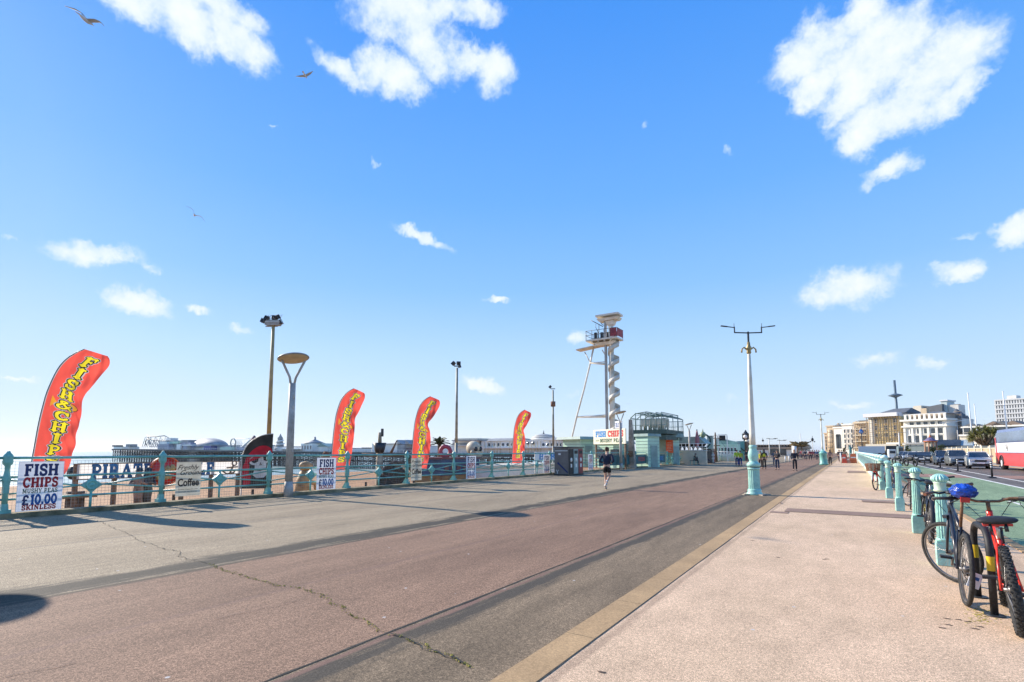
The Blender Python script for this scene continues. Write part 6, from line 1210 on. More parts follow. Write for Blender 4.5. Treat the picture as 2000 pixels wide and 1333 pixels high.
# ================================================================ VEHICLES
m_tail = mat('rear_lamp', (.4,.02,.02), .3); m_head = mat('head_lamp', (.75,.75,.72), .15, spec=.8)
def car(loc, rz, label, paint, L_=4.3, W_=1.78, H=1.5, suv=False, cat='car', name='parked_car', plate=True):
    t = thing(name, label, cat, loc, rz, 'cars parked along the far kerb')   # faces -Y (local), x across
    hw = W_/2; z0 = .22; belt = .92 if not suv else 1.0; hood = .80 if not suv else .92
    pr = [(-L_/2, z0+.1),(-L_/2+.02,.55),(-L_/2+.12,hood-.08),(-L_/2+.95,hood+.04),(-L_/2+1.1,belt),(L_/2-.25,belt+.02),(L_/2-.04,belt-.1),(L_/2,.5),(L_/2-.05,z0+.1),(L_/2-.3,z0),(-L_/2+.3,z0)]
    def loft(mb, secs, mi=0):   # secs: list of (y, z_bottom... ) simple extrude with rounded sides
        pass
    mb = MB(); n = len(pr)
    xs = [(-hw+.06, .97), (-hw, 1.0), (hw, 1.0), (hw-.06, .97)]
    lay = []; 
    for xx, k in ((-hw,.96),(-hw+.07,1.0),(hw-.07,1.0),(hw,.96)): lay += [(xx, y*k, .55+(z-.55)*(k if z > .55 else 1)) for y, z in pr]
    fs = [(j*n+i, j*n+(i+1)%n, (j+1)*n+(i+1)%n, (j+1)*n+i) for j in range(3) for i in range(n)]+[tuple(range(n-1,-1,-1)), tuple(range(3*n,4*n))]
    mb.add(lay, fs, 0, False); body = mb.build('body', paint, t); bv = body.modifiers.new('b','BEVEL'); bv.width = .05; bv.segments = 3; bv.limit_method = 'ANGLE'
    # cabin: glass volume + painted roof and pillars
    cp = [(-L_/2+1.0,belt-.02),(-L_/2+1.75,H-.07),(L_/2-.75,H-.05),(L_/2-.18,belt-.02)] if suv else [(-L_/2+.95,belt-.02),(-L_/2+1.75,H-.06),(L_/2-1.05,H-.05),(L_/2-.35,belt-.02)]
    mb = MB(); vs = [(s*(hw-.05 if z < belt+.05 else hw-.2), y, z) for s in (-1,1) for y, z in cp]; mb.add(vs, [(3,2,1,0),(4,5,6,7),(0,1,5,4),(1,2,6,5),(2,3,7,6),(3,0,4,7)]); mb.build('windows', m_glass, t)
    mb = MB(); r_ = hw-.19
    mb.add([(-r_,cp[1][0]-.03,H-.06),(r_,cp[1][0]-.03,H-.06),(r_,cp[2][0]+.03,H-.05),(-r_,cp[2][0]+.03,H-.05),(-r_+.12,cp[1][0]+.15,H),(r_-.12,cp[1][0]+.15,H),(r_-.12,cp[2][0]-.12,H),(-r_+.12,cp[2][0]-.12,H)], [(0,3,2,1),(4,5,6,7),(0,1,5,4),(1,2,6,5),(2,3,7,6),(3,0,4,7)])
    for s in (-1,1):
        for (a_, b_) in ((0,1),(3,2)): mb.cyl((s*(hw-.06),cp[a_][0],belt-.02),(s*(hw-.2),cp[b_][0],H-.06),.035,n=6)
        ym = (cp[1][0]+cp[2][0])/2; mb.cyl((s*(hw-.045),ym,belt),(s*(hw-.19),ym,H-.06),.035,n=6)
    mb.build('roof', paint, t)
    for sy in (-1,1):
        for sx in (-1,1):
            y = sy*(L_/2-.82); w_ = MB(); w_.cyl((sx*(hw-.2),y,.32),(sx*(hw+.01),y,.32),.32,n=20); o = w_.build('wheel', m_black, t); r = MB(); r.cyl((sx*(hw+.0),y,.32),(sx*(hw+.02),y,.32),.2,n=14); [r.box((sx*(hw+.022),y+.1*math.cos(a_),.32+.1*math.sin(a_)),(.01,.16,.03), rx=a_) for a_ in (0,1.26,2.5,3.8,5)]; r.build('rim', m_rim, o)
    for sx in (-1,1): mb = MB(); mb.box((sx*(hw-.28),-L_/2+.06,hood-.17),(.42,.1,.15)); mb.build('headlight', m_head, t); mb = MB(); mb.box((sx*(hw-.2),L_/2-.02,belt-.22),(.28,.06,.18)); mb.build('tail_light', m_tail, t); mb = MB(); mb.box((sx*(hw+.08),cp[0][0]+.35,belt+.06),(.2,.1,.13)); mb.build('wing_mirror', paint, t)
    mb = MB(); mb.box((0,-L_/2+.01,hood-.24),(W_*.5,.06,.14)); mb.box((0,-L_/2-.0,.36),(W_*.72,.06,.2)); mb.build('grille', m_black, t)
    if plate: mb = MB(); mb.box((0,-L_/2-.035,.5),(.5,.01,.11)); mb.build('number_plate', m_board, t)
    return t
def carp(c): return mat('car_%d_%d_%d' % tuple(int(x*99) for x in c), c, .22, metal=.3, var=.04, spec=.7)
def cpos(px, py): q = PZ(px, py, 0); return q
for (px, py, L_, W_, H, suv, c, rz, lb) in (
    (1921, 916.5, 3.9, 1.5, 1.45, True, (.62,.60,.56), -4, 'white compact car parked facing us, left of the coach'),
    (1877, 911.5, 4.2, 1.55, 1.6, True, (.22,.22,.21), -1, 'dark grey people carrier parked behind the white car'),
    (1849, 909, 4.0, 1.5, 1.55, True, (.03,.045,.085), -1, 'dark blue tall car parked behind the grey people carrier'),
    (1811, 904.5, 4.3, 1.75, 1.4, False, (.025,.03,.035), -14, 'black saloon parked below the domed kiosk'),
    (1788, 902, 4.0, 1.5, 1.4, False, (.42,.43,.44), -5, 'silver car parked just left of the black saloon'),
    (1777, 900, 4.0, 1.5, 1.4, False, (.30,.34,.40), -5, 'blue-silver car parked behind the silver car'),
    (1768, 898, 4.0, 1.5, 1.4, False, (.2,.24,.3), -5, 'slate coloured car, last of the parked row')):
    q = cpos(px, py); car((q.x, q.y+L_/2, -.01), R_(rz), lb, carp(c), L_, W_, H, suv)
def van(px0, px1, pt, pb, Y, label, paint, Ld=6):
    x0, x1, z0, z1 = bbox_px(px0, px1, pt, pb, Y, 1); W = x1-x0; t = thing('van', label, 'van', (x0, Y, 0)); mb = MB(); mb.box((W/2,Ld/2,z1*.58),(W,Ld,z1*.84), taper=.94); mb.build('body', paint, t); mb = MB(); mb.box((W/2,-.02,z1*.72),(W*.8,.05,z1*.28)); mb.build('windscreen', m_glass, t)
    for s in (.15,.85): mb = MB(); mb.cyl((W*s-.1,.8,.35),(W*s+.1,.8,.35),.35,n=14); mb.build('wheel', m_black, t)
    for s in (.15,.85): mb = MB(); mb.box((W*s,-.03,z1*.4),(W*.16,.05,.2)); mb.build('headlight', m_head, t)
    return t
van(1737, 1751, 878, 896, 118, 'white van facing us left of the parked cars', m_white)
van(1756, 1766, 872, 895, 130, 'grey-green box van behind the white van', mat('grey_green_van', (.2,.25,.25), .4))
# long grey lorry / trailer seen side on
x0, x1, z0, z1 = bbox_px(1677, 1729, 872, 889, 150, 1); W = x1-x0; t = thing('lorry', 'long pale grey box lorry crossing far ahead', 'lorry', (x0, 150, 0))
mb = MB(); mb.box((W/2,1.2,(z0+z1)/2),(W,2.5,z1-z0)); mb.build('box_body', mat('lorry_grey', (.62,.62,.66), .5, var=.05), t); mb = MB(); mb.box((W/2,1.2,z0-.25),(W*.98,2.2,.4)); mb.build('chassis', m_black, t); mb = MB(); mb.box((W+1.3,1.2,1.5),(2.2,2.4,2.4), taper=.9); mb.build('cab', m_dark, t)
for k in (.12,.22,.32,.8,.97): mb = MB(); mb.cyl((W*k,-.1,.5),(W*k,.2,.5),.5,n=14); mb.build('wheel', m_black, t)
# coach
XC = 10.3; y0 = PX(2000, 900, XC).y-5.5; y1 = PX(1944, 900, XC).y; Lc = y1-y0; Hc = 3.2; Wc = 2.5
t = thing('coach', 'red and white coach with blue-grey window band at the right edge', 'coach', (XC, y0, 0)); m_crd = mat('coach_red', (.58,.075,.075), .3, var=.05, scale=.8); m_cwh = mat('coach_white', (.74,.73,.74), .3, var=.03, scale=.6); m_cgl = mat('coach_glass', (.10,.14,.22), .12, var=.2, scale=.5, spec=.8)
def cprof(a0, a1, zlo, zhi, off, name, m, par=None, y_lo=None):
    mb = MB(); yr = lambda z: Lc-.25-.9*max(0,(z-1.6)/1.6)**2   # rounded far end
    n = 12; pts = []
    for i in range(n+1): z = zlo+(zhi-zlo)*i/n; pts.append((min(yr(z), a1), z))
    poly = [(a0, zlo)]+pts+[(a0, zhi)]
    mb.prism([(p[0],p[1]) for p in poly], -off, Wc+off, 'x'); return mb.build(name, m, par or t)
cprof(0, Lc, .35, 1.35, 0, 'lower_body', m_crd); cprof(0, Lc-.05, 1.353, 2.15, -.004, 'middle_body', m_cwh); cprof(0, Lc-.1, 2.153, Hc-.22, -.012, 'window_band', m_cgl); cprof(.2, Lc-.6, Hc-.217, Hc, -.06, 'roof', mat('coach_roof_blue', (.16,.22,.40), .4))
mb = MB(); mb.box((-.012,Lc-.75,1.5),(.02,.3,2.2), rx=-.12); mb.build('corner_panel', m_crd, t)
mb = MB(); mb.box((-.008,(Lc-1.6)/2,2.17),(.012,Lc-1.6,.05)); mb.box((-.008,(Lc-1.6)/2,1.35),(.012,Lc-1.6,.04)); mb.build('trim_line', m_navy, t)
for yy in (Lc-2.3, 2.2): mb = MB(); mb.cyl((-.03,yy,.5),(.3,yy,.5),.5,n=22); o = mb.build('wheel', m_black, t); mb = MB(); mb.cyl((-.045,yy,.5),(0,yy,.5),.26,n=16); mb.build('rim', m_cwh, o); mb = MB(); mb.tube([(-.02,yy+.62*math.cos(R_(a_)),.5+.62*math.sin(R_(a_))) for a_ in range(-10,191,15)],.05,6); mb.build('wheel_arch', m_black, t)
mb = MB(); yy = Lc-4.2; mb.tube([(-.012,yy+.28*math.cos(R_(a_)),1.75+.25*math.sin(R_(a_))) for a_ in range(20,300,20)],.018,5); mb.tube([(-.012,yy-.2,1.6),(-.012,yy,1.85),(-.012,yy+.2,1.62)],.015,5); mb.build('swirl_emblem', m_grey, t)

# ================================================================ PEOPLE
def skin(name, V, E, Rr, m, parent, sub=1, T=None):
    me = bpy.data.meshes.new(name); me.from_pydata([tuple(T @ Vector(v)) if T else tuple(v) for v in V], E, []); o = bpy.data.objects.new(name, me); COL.objects.link(o)
    md = o.modifiers.new('k', 'SKIN'); md.use_smooth_shade = True; sv = me.skin_vertices[0].data
    for i, r in enumerate(Rr): sv[i].radius = (r, r) if not isinstance(r, tuple) else r; sv[i].use_root = (i == 0)
    s = o.modifiers.new('s', 'SUBSURF'); s.levels = sub; s.render_levels = sub
    dg = bpy.context.evaluated_depsgraph_get(); nm = bpy.data.meshes.new_from_object(o.evaluated_get(dg)); bpy.data.objects.remove(o); nm.materials.clear(); nm.materials.append(m)
    for p in nm.polygons: p.use_smooth = True
    o = bpy.data.objects.new(name, nm); COL.objects.link(o); o.parent = parent; return o
m_skin = mat('skin', (.55,.33,.23), .6, var=.08, scale=6)
def person(loc, rz, label, pose='stand', top=(.03,.03,.04), legs=(.02,.025,.05), hair=(.06,.035,.02), sc=1.0, shorts=False, vest=None, cap=None, bag=None, group=None, shoe=(.05,.05,.05), hold=False, seed=0, hairm='short'):
    rd = random.Random(seed); t = thing('person', label, 'person', loc, rz, group, sc)
    J = dict(pel=(0,0,.95), wai=(0,0,1.1), che=(0,.0,1.32), nec=(0,0,1.46), hed=(0,.01,1.6), crn=(0,.0,1.68))
    if pose == 'run':
        J.update(che=(0,.05,1.33), nec=(0,.08,1.47), hed=(0,.10,1.60), crn=(0,.09,1.69)); arms = [((-.19,.04,1.41),(-.30,-.10,1.16),(-.2,.12,1.10)),((.19,.04,1.41),(.31,-.13,1.17),(.2,.06,1.10))]
        lg = [((-.09,0,.92),(-.085,.10,.50),(-.06,-.05,.09),(-.06,.12,.04)),((.09,0,.92),(.08,.06,.50),(.05,-.28,.30),(.05,-.34,.18))]
    elif pose == 'walk':
        arms = [((-.19,0,1.41),(-.25,-.08,1.14),(-.25,.05,.93)),((.19,0,1.41),(.25,.08,1.14),(.24,.2,.95))]
        lg = [((-.09,0,.92),(-.09,.12,.50),(-.09,.2,.09),(-.09,.36,.05)),((.09,0,.92),(.09,.04,.49),(.09,-.2,.12),(.09,-.06,.04))]
    elif pose == 'sit':
        J = dict(pel=(0,0,.52), wai=(0,.03,.68), che=(0,.08,.88), nec=(0,.14,1.02), hed=(0,.2,1.14), crn=(0,.2,1.22)); arms = [((-.19,.08,.97),(-.24,.2,.74),(-.12,.42,.66)),((.19,.08,.97),(.24,.2,.74),(.12,.42,.66))]
        lg = [((-.09,0,.50),(-.1,.42,.50),(-.1,.40,.09),(-.1,.55,.04)),((.09,0,.50),(.1,.42,.50),(.1,.46,.09),(.1,.62,.04))]
    else:
        arms = [((-.19,0,1.41),(-.25,-.02,1.14),(-.23,.08,.92)),((.19,0,1.41),(.25,-.02,1.14),(.23,.08,.92))]
        if hold: arms = [((-.19,0,1.41),(-.24,.02,1.13),(-.09,.25,1.17)),((.19,0,1.41),(.24,.02,1.13),(.09,.25,1.17))]
        lg = [((-.09,0,.92),(-.1,.01,.50),(-.11,0,.09),(-.13,.15,.04)),((.09,0,.92),(.1,.02,.50),(.11,.0,.09),(.13,.15,.04))]
    V = [J['pel'],J['wai'],J['che'],J['nec'],J['hed'],J['crn']]; Rr = [(.13,.1),(.12,.09),(.15,.1),.05,.082,.075]; E = [(0,1),(1,2),(2,3),(3,4),(4,5)]
    for i, a_ in enumerate(arms):
        b = len(V); V += list(a_); Rr += [.05,.04,.027]; E += [(2,b),(b,b+1),(b+1,b+2)]; w_ = Vector(a_[2]); d = (w_-Vector(a_[1])).normalized(); side = Vector((1,0,0))
        pm = w_+d*.07; V.append(tuple(pm)); Rr.append((.035,.016)); E.append((b+2, b+3)); s_ = 1 if i else -1
        for k, (lx, ln) in enumerate(((-.028,.065),(-.01,.078),(.01,.074),(.028,.058))):
            pp = pm+d.cross(Vector((0,1,0))).normalized()*lx*.9 if abs(d.y) < .9 else pm+side*lx*.9; V.append(tuple(pp+d*ln*.55)); V.append(tuple(pp+d*ln+Vector((0,.012,-.012)))); Rr += [.009,.008]; E += [(b+3,len(V)-2),(len(V)-2,len(V)-1)]
        V.append(tuple(w_+d*.06+Vector((-s_*.04,.02,0)))); Rr.append(.009); E.append((b+2,len(V)-1))
    for l_ in lg: b = len(V); V += list(l_); Rr += [.085,.058,.04,.035]; E += [(0,b),(b,b+1),(b+1,b+2),(b+2,b+3)]
    skin('body', V, E, Rr, m_skin, t)
    # face details
    h = Vector(J['hed']); fm = MB(); fm.ball(h+Vector((0,.088,-.005)), .016, 6, 5, sc=(.8,1,1.4)); [fm.ball(h+Vector((s*.085,0,0)), .022, 6, 5, sc=(.4,.8,1.3)) for s in (-1,1)]; fm.build('nose_and_ears', m_skin, t)
    fm = MB(); [fm.ball(h+Vector((s*.032,.082,.02)), .009, 6, 4) for s in (-1,1)]; fm.box(h+Vector((0,.084,-.045)), (.04,.01,.008)); fm.build('eyes_and_mouth', m_wood, t)
    mt = mat('cloth_%d_%d_%d' % tuple(int(x*200) for x in top), top, .85, var=.15, scale=5); ml = mat('cloth_%d_%d_%d' % tuple(int(x*200) for x in legs), legs, .85, var=.15, scale=5); mh = mat('cloth_%d_%d_%d' % tuple(int(x*200) for x in hair), hair, .8, var=.2, scale=30)
    V = [J['pel'],J['wai'],J['che'],tuple(Vector(J['che']).lerp(Vector(J['nec']), .75))]; Rr = [(.155,.125),(.15,.12),(.175,.125),.075]; E = [(0,1),(1,2),(2,3)]
    for a_ in arms: b = len(V); V += [a_[0], a_[1], tuple(Vector(a_[1]).lerp(Vector(a_[2]), .95))]; Rr += [.066,.056,.042]; E += [(2,b),(b,b+1),(b+1,b+2)]
    jk = skin('jacket', V, E, Rr, mt, t)
    V = [tuple(Vector(J['pel'])+Vector((0,0,.05))), J['pel']]; Rr = [(.145,.115),(.145,.12)]; E = [(0,1)]
    for l_ in lg:
        b = len(V); kn = Vector(l_[1]); 
        if shorts: V += [l_[0], tuple(Vector(l_[0]).lerp(kn, .62))]; Rr += [.105,.1]; E += [(1,b),(b,b+1)]
        else: V += [l_[0], l_[1], tuple(Vector(l_[1]).lerp(Vector(l_[2]), .93))]; Rr += [.1,.075,.06]; E += [(1,b),(b,b+1),(b+1,b+2)]
    skin('shorts' if shorts else 'trousers', V, E, Rr, ml, t)
    ms = mat('cloth_%d_%d_%d' % tuple(int(x*200) for x in shoe), shoe, .7)
    for l_ in lg:
        a_, b_ = Vector(l_[2]), Vector(l_[3]); skin('shoe', [tuple(a_), tuple(a_.lerp(b_,.3)+Vector((0,0,-.03))), tuple(b_)], [(0,1),(1,2)], [.052,.052,.042], ms, t)
        if shorts: mb = MB(); mb.cyl(a_+(Vector(l_[1])-a_)*.08, a_+(Vector(l_[1])-a_)*.22, .05, .052, n=10); mb.build('sock', m_white, t)
    c = Vector(J['crn']); mb = MB(); mb.ball(c+Vector((0,-.022,-.03)), .102, 14, 10, sc=(.92,1,.98)); 
    if hairm == 'bun': mb.ball(c+Vector((0,-.12,.02)), .055, 10, 8)
    if hairm == 'long': mb.tube([c+Vector((0,-.06,-.05)), c+Vector((0,-.08,-.2)), c+Vector((0,-.06,-.3))], .08, 10, rs=[.09,.09,.05])
    mb.build('hair', mh, t)
    if cap: mb = MB(); mb.lathe([(.108,-.0),(.11,.03),(.085,.075),(0,.1)], n=14, T=Matrix.Translation(c+Vector((0,-.015,-.015)))); mb.box(c+Vector((0,.1,0)), (.14,.1,.012)); mb.build('cap', mat('cap_%d' % int(cap[0]*99), cap, .8), t)
    if vest:
        ch = Vector(J['che']); skin('hi_vis_vest', [tuple(Vector(J['pel'])+Vector((0,0,.12))), J['wai'], J['che'], tuple(ch.lerp(Vector(J['nec']), .6))], [(0,1),(1,2),(2,3)], [(.17,.14),(.165,.135),(.19,.14),.1], mat('hi_vis_%d' % int(vest[0]*99), vest, .7), t)
    if bag: ch = Vector(J['che']); mb = MB(); mb.box(ch+Vector((0,-.21,-.12)), (.3,.17,.42), taper=.85); o = mb.build('backpack', mat('bag_%d' % int(bag[0]*99), bag, .8), t); bv = o.modifiers.new('b','BEVEL'); bv.width = .05; bv.segments = 2
    return t
def at_(px, py): q = PZ(px, py, .005); return (q.x, q.y, .005)
person(at_(1186, 956), R_(8), 'jogger seen from behind in navy jacket, black shorts and white socks', 'run', (.014,.018,.04), (.01,.01,.012), (.07,.04,.025), sc=.94, shorts=True, hairm='bun', shoe=(.45,.43,.4), cap=None)
person(at_(1553, 920), R_(195), 'bald man in dark suit facing us, hands in front', 'stand', (.012,.014,.03), (.012,.012,.02), (.4,.27,.2), sc=.92, hold=False, shoe=(.02,.02,.02), bag=(.02,.02,.02))
person(at_(1519, 918), R_(160), 'person in dark jacket with pale scarf and dark jeans, next to the suited man', 'stand', (.03,.03,.035), (.015,.03,.07), (.1,.06,.04), sc=.9, hold=True, hairm='long', vest=None)
person(at_(1493, 917), R_(20), 'person in black and yellow high visibility jacket, right of the nearest ornate lamp', 'stand', (.02,.022,.02), (.03,.025,.02), (.02,.02,.02), sc=.93, vest=(.60,.58,.03), hairm='long', seed=2)
person(at_(1486, 916), R_(170), 'person half hidden behind the nearest ornate lamp, yellow sleeve showing', 'stand', (.55,.5,.04), (.04,.03,.03), (.15,.1,.06), sc=.85, seed=3)
person(at_(1440, 911.5), R_(15), 'left one of two people in lime jackets walking away', 'walk', (.35,.50,.03), (.02,.03,.14), (.15,.1,.06), sc=.92, vest=(.38,.52,.04))
person(at_(1446.5, 911), R_(15), 'right one of two people in yellow-green jackets walking away', 'walk', (.45,.47,.04), (.02,.025,.16), (.2,.12,.07), sc=.88, vest=(.50,.50,.03))
person((BQ[0]+.05, BQ[1], 0), R_(-90), 'person in brown seated on the dark bench', 'sit', (.07,.05,.035), (.03,.03,.035), (.12,.1,.09), sc=.97)
person(at_(1622, 909), R_(10), 'woman in pink-brown top and black trousers walking right of the green bin', 'walk', (.30,.19,.16), (.015,.015,.02), (.08,.05,.04), sc=.93, hairm='long')
person(at_(1513, 910), R_(190), 'grey dressed person standing behind the one in dark jeans', 'walk', (.1,.11,.15), (.1,.11,.16), (.1,.07,.05), sc=.85)
tops = [(.3,.04,.05),(.03,.03,.05),(.35,.3,.28),(.05,.08,.18),(.4,.1,.12),(.1,.1,.1),(.25,.2,.15),(.5,.48,.45),(.02,.02,.03),(.06,.12,.1)]
cn = ['dark red','navy','pale grey','deep blue','coral','charcoal','tan','white','black','green']
protos = [person((0,0,-50), 0, 'x', ('walk','stand')[k % 2], tops[k], (.03+.02*(k%3),.03,.05), (.1,.06,.04), sc=.95, seed=k) for k in range(10)]
far = [(1566,897,0),(1570,898,2),(1574,899,1),(1579,897,7),(1583,899,0),(1587,898,4),(1596,900,3),(1592,897,8),(1562,896,5),(1551.5,896,7),(1600,896,9),(1640,903,8),(1644,900,5),(1652,902,6),(1459,903,8),(1463,901,5),(1411,897,6),(1418,898,0)]
place = ['at the left of the far crowd','second in the far crowd','third in the far crowd','in the middle of the far crowd','just right of the middle of the far crowd','near the right end of the far crowd','standing last at the right of the far crowd','tucked behind the far crowd','left of the far crowd, a little apart','under the white dome','beside the second ornate lamp','behind the orange barriers','between bin and barriers','right of the orange barriers','at the foot of the clock tower','beside the rocky hut','before the terrace building','at the terrace building steps']
usd = set()
for k, (px, py, pi_) in enumerate(far):
    q = PZ(px, py, .005); lb = 'tiny distant person in %s top %s' % (cn[pi_], place[k]); rz = random.uniform(-.4,.4)+(math.pi if k % 3 == 0 else 0)
    if pi_ in usd: dup(protos[pi_], (q.x,q.y,.005), rz, lb, 'people far along the promenade', .95)
    else:
        p = protos[pi_]; p.location = (q.x,q.y,.005); p.rotation_euler[2] = rz; p['label'] = lb; p['group'] = 'people far along the promenade'; usd.add(pi_)

# ================================================================ STREET THINGS FAR AHEAD
def placed(name, label, cat, px, py, group=None): q = PZ(px, py, .005); return thing(name, label, cat, (q.x, q.y, .005), 0, group), q
t, q = placed('litter_bin', 'tall round green cast bin with a domed top beside the second ornate lamp', 'bin', 1609, 908.5); mb = MB(); mb.lathe([(.42,0),(.42,.15),(.36,.2),(.36,1.15),(.42,1.22),(.40,1.3),(.2,1.5),(0,1.55)], n=18, flute=.04); mb.build('body', m_teal, t)
for k, (px, lb) in enumerate(((1649,'left one of the orange water barriers'),(1657,'small pale orange barrier between two others'),(1667,'right and largest of the orange water barriers'))):
    t, q = placed('traffic_barrier', lb, 'barrier', px, 905, 'orange barriers across the paving'); h_ = (1.1,.75,1.15)[k]; mb = MB(); mb.box((0,0,h_*.5),((.5,.4,.75)[k],.4,h_), taper=.75); mb.box((0,0,.1),((.6,.5,.85)[k],.5,.2)); mb.build('body', mat(('barrier_red','barrier_pink','barrier_orange')[k], ((.6,.08,.04),(.6,.28,.2),(.65,.15,.05))[k], .5), t); mb = MB(); mb.box((0,-.21,h_*.6),((.3,.2,.5)[k],.03,.15)); mb.build('white_stripe', m_white, t)
for k, (px, py, h_) in enumerate(((1642.5,905.5,1.6),(1675.5,905.5,1.5),(1534,903,1.0),(1541,902.5,1.0),(1547,902,1.0))):
    t, q = placed('white_post', ['white post left of the orange barriers','white post right of the orange barriers','white post left of three near the suited man','middle white post of three near the suited man','right white post of three near the suited man'][k], 'post', px, py, 'white posts across the promenade'); mb = MB(); mb.cyl((0,0,0),(0,0,h_*.75),.07,n=10); mb.ball((0,0,h_*.75),.075,8,6); mb.build('post', m_white, t)
t, q = placed('statue', 'blue-green bronze figure on a pale plinth beyond the barriers', 'statue', 1662, 896); mb = MB(); mb.box((0,0,.55),(.6,.6,1.1), taper=.85); mb.build('plinth', m_tealL, t); mb = MB(); mb.lathe([(.2,1.1),(.26,1.5),(.18,1.8),(.3,2.1),(.1,2.3)],n=10); mb.ball((0,0,2.45),.16,8,6); mb.tube([(-.35,0,1.9),(0,0,2.1),(.35,0,1.95)],.08); mb.build('figure', mat('verdigris', (.05,.18,.20), .6, var=.2), t)
q = PZ(1682, 893, 0); zt = PY(1682, 839, q.y).z; t = thing('road_sign', 'round blue sign on a tall black post in front of the scaffolded terrace', 'road sign', (2.4, q.y, 0)); q2 = PY(1682, 845, q.y); t.location.x = q2.x
mb = MB(); mb.cyl((0,0,0),(0,0,zt),.09,n=8); mb.build('post', m_black, t); rr = (PY(1682,840.5,q.y).z-PY(1682,847.5,q.y).z)/2*1.05; zc = PY(1682,844,q.y).z; mb = MB(); mb.lathe([(0,0),(rr,0),(rr,.08),(0,.08)],n=20,T=Matrix.Translation((0,-.1,zc)) @ Matrix.Rotation(math.pi/2,4,'X')); mb.prism([(-rr*.8,zc+rr*.7),(rr*.8,zc+rr*.7),(0,zc+rr*1.9)],-.12,-.04,'y'); mb.build('disc', mat('sign_blue', (.02,.12,.38), .5), t); mb = MB(); mb.box((0,-.2,zc-.05),(rr*1.1,.02,rr*.3)); mb.build('white_bar', m_white, t)
# motorbikes / clutter by the balustrade
for k, px in enumerate((1705, 1716, 1727, 1736)):
    q = PX(px, 895, 3.2); t = thing('motorbike', ['dark motorbike below the lorry, leftmost','dark motorbike below the lorry with brown seat','motorbike right of the lorry','motorbike nearest the white van'][k], 'motorbike', (3.4+.5*k, q.y, 0), R_(25), 'motorbikes beyond the balustrade')
    mb = MB(); 
    for y in (-.7,.7): mb = MB(); mb.tube([(0,y+.3*math.cos(R_(a_)),.32+.3*math.sin(R_(a_))) for a_ in range(0,360,30)],.07,6,closed=True); mb.build('wheel', m_black, t)
    mb = MB(); mb = MB(); mb.ball((0,0,.75),.35,8,6,sc=(.6,1.6,.7)); mb.tube([(0,-.7,.32),(0,-.5,1.05)],.05); mb.tube([(-.35,-.4,1.1),(0,-.5,1.05),(.35,-.4,1.1)],.03); mb.build('body', (m_dark, m_wood, m_dark, m_black)[k], t)

# ================================================================ TOWN BUILDINGS
m_stucco = mat('white_stucco', (.84,.80,.70), .7, var=.06, scale=.15, fine=.03, bscale=2); m_tanst = mat('tan_stucco', (.60,.47,.31), .75, var=.1, scale=.2); m_slate = mat('slate_roof', (.13,.14,.15), .7, var=.15, scale=.3); m_yel = mat('scaffold_netting', (.86,.64,.30), .8, var=.2, scale=.12, fine=.06, bscale=1.5); m_sheet = mat('white_sheeting', (.74,.72,.70), .6, var=.08, scale=.2); m_pipe = mat('scaffold_pipe', (.30,.24,.18), .6)
def win_grid(t, X0, X1, zs, Y, n, w, h, m=m_stucco, pane=m_glass):
    base = None
    for z in zs:
        for k in range(n):
            x = X0+(X1-X0)*(k+.5)/n
            if base is None:
                mb = MB(); mb.box((0,-.12,0),(w+.5,.25,h+.5)); mb.box((0,-.22,-h/2-.3),(w+.9,.45,.15)); base = mb.build('window', m, t); mb = MB(); mb.box((0,-.27,0),(w,.06,h)); pb_ = mb.build('pane', pane, base); o = base
            else: o = base.copy(); COL.objects.link(o); o.parent = t; p2 = pb_.copy(); COL.objects.link(p2); p2.parent = o
            o.location = (x, Y, z)
BROT = R_(-28)
def bld(name, label, px0, px1, pt, pb, Y, dep, m, cat='building'):
    x0, x1, z0, z1 = bbox_px(px0, px1, pt, pb, Y, 1); t = thing(name, label, cat, (x0, Y, 0), BROT); mb = MB(); mb.box(((x1-x0)/2, dep/2, z1/2),(x1-x0, dep, z1)); mb.build('wall', m, t); return t, x1-x0, z1
def zat(py, Y, px=1800): return PY(px, py, Y).z
# white hotel
YH_ = 300
t, W, Z = bld('white_hotel', 'white stucco seafront hotel with pilasters and slate roof', 1768, 1858, 822, 885, YH_, 25, m_stucco)
win_grid(t, W*.13, W*.95, [zat(828, YH_)], 0, 5, 1.6, 1.3); win_grid(t, W*.13, W*.95, [zat(843, YH_)], 0, 5, 1.6, 2.2); win_grid(t, W*.06, W*.95, [zat(859.5, YH_)], 0, 5, 1.6, 3.8)
mb = MB()
for k in range(6): mb.box((W*(.03+.188*k),-.3,zat(849,YH_)),(.9,.5,zat(836,YH_)-zat(866,YH_)))
mb.build('pilaster', m_stucco, t); mb = MB(); mb.box((W/2,12,zat(833.5,YH_)),(W+1.2,26,.7)); mb.box((W/2,12,Z+.2),(W+1.6,27,.8)); mb.box((W/2,12,zat(868.5,YH_)),(W+1,26,.5)); mb.build('cornice', m_stucco, t)
mb = MB(); mb.box((W*.5,12,Z+1.8),(W*.86,20,2.6)); mb.build('attic', mat('attic_tan', (.45,.36,.27), .7), t); mb = MB(); [mb.box((W*(.04+.115*k),.8,Z+1.6),(.8,.6,2.4)) for k in range(9)]; mb.box((W/2,.8,Z+2.9),(W,.7,.3)); mb.build('balcony_rail', m_stucco, t)
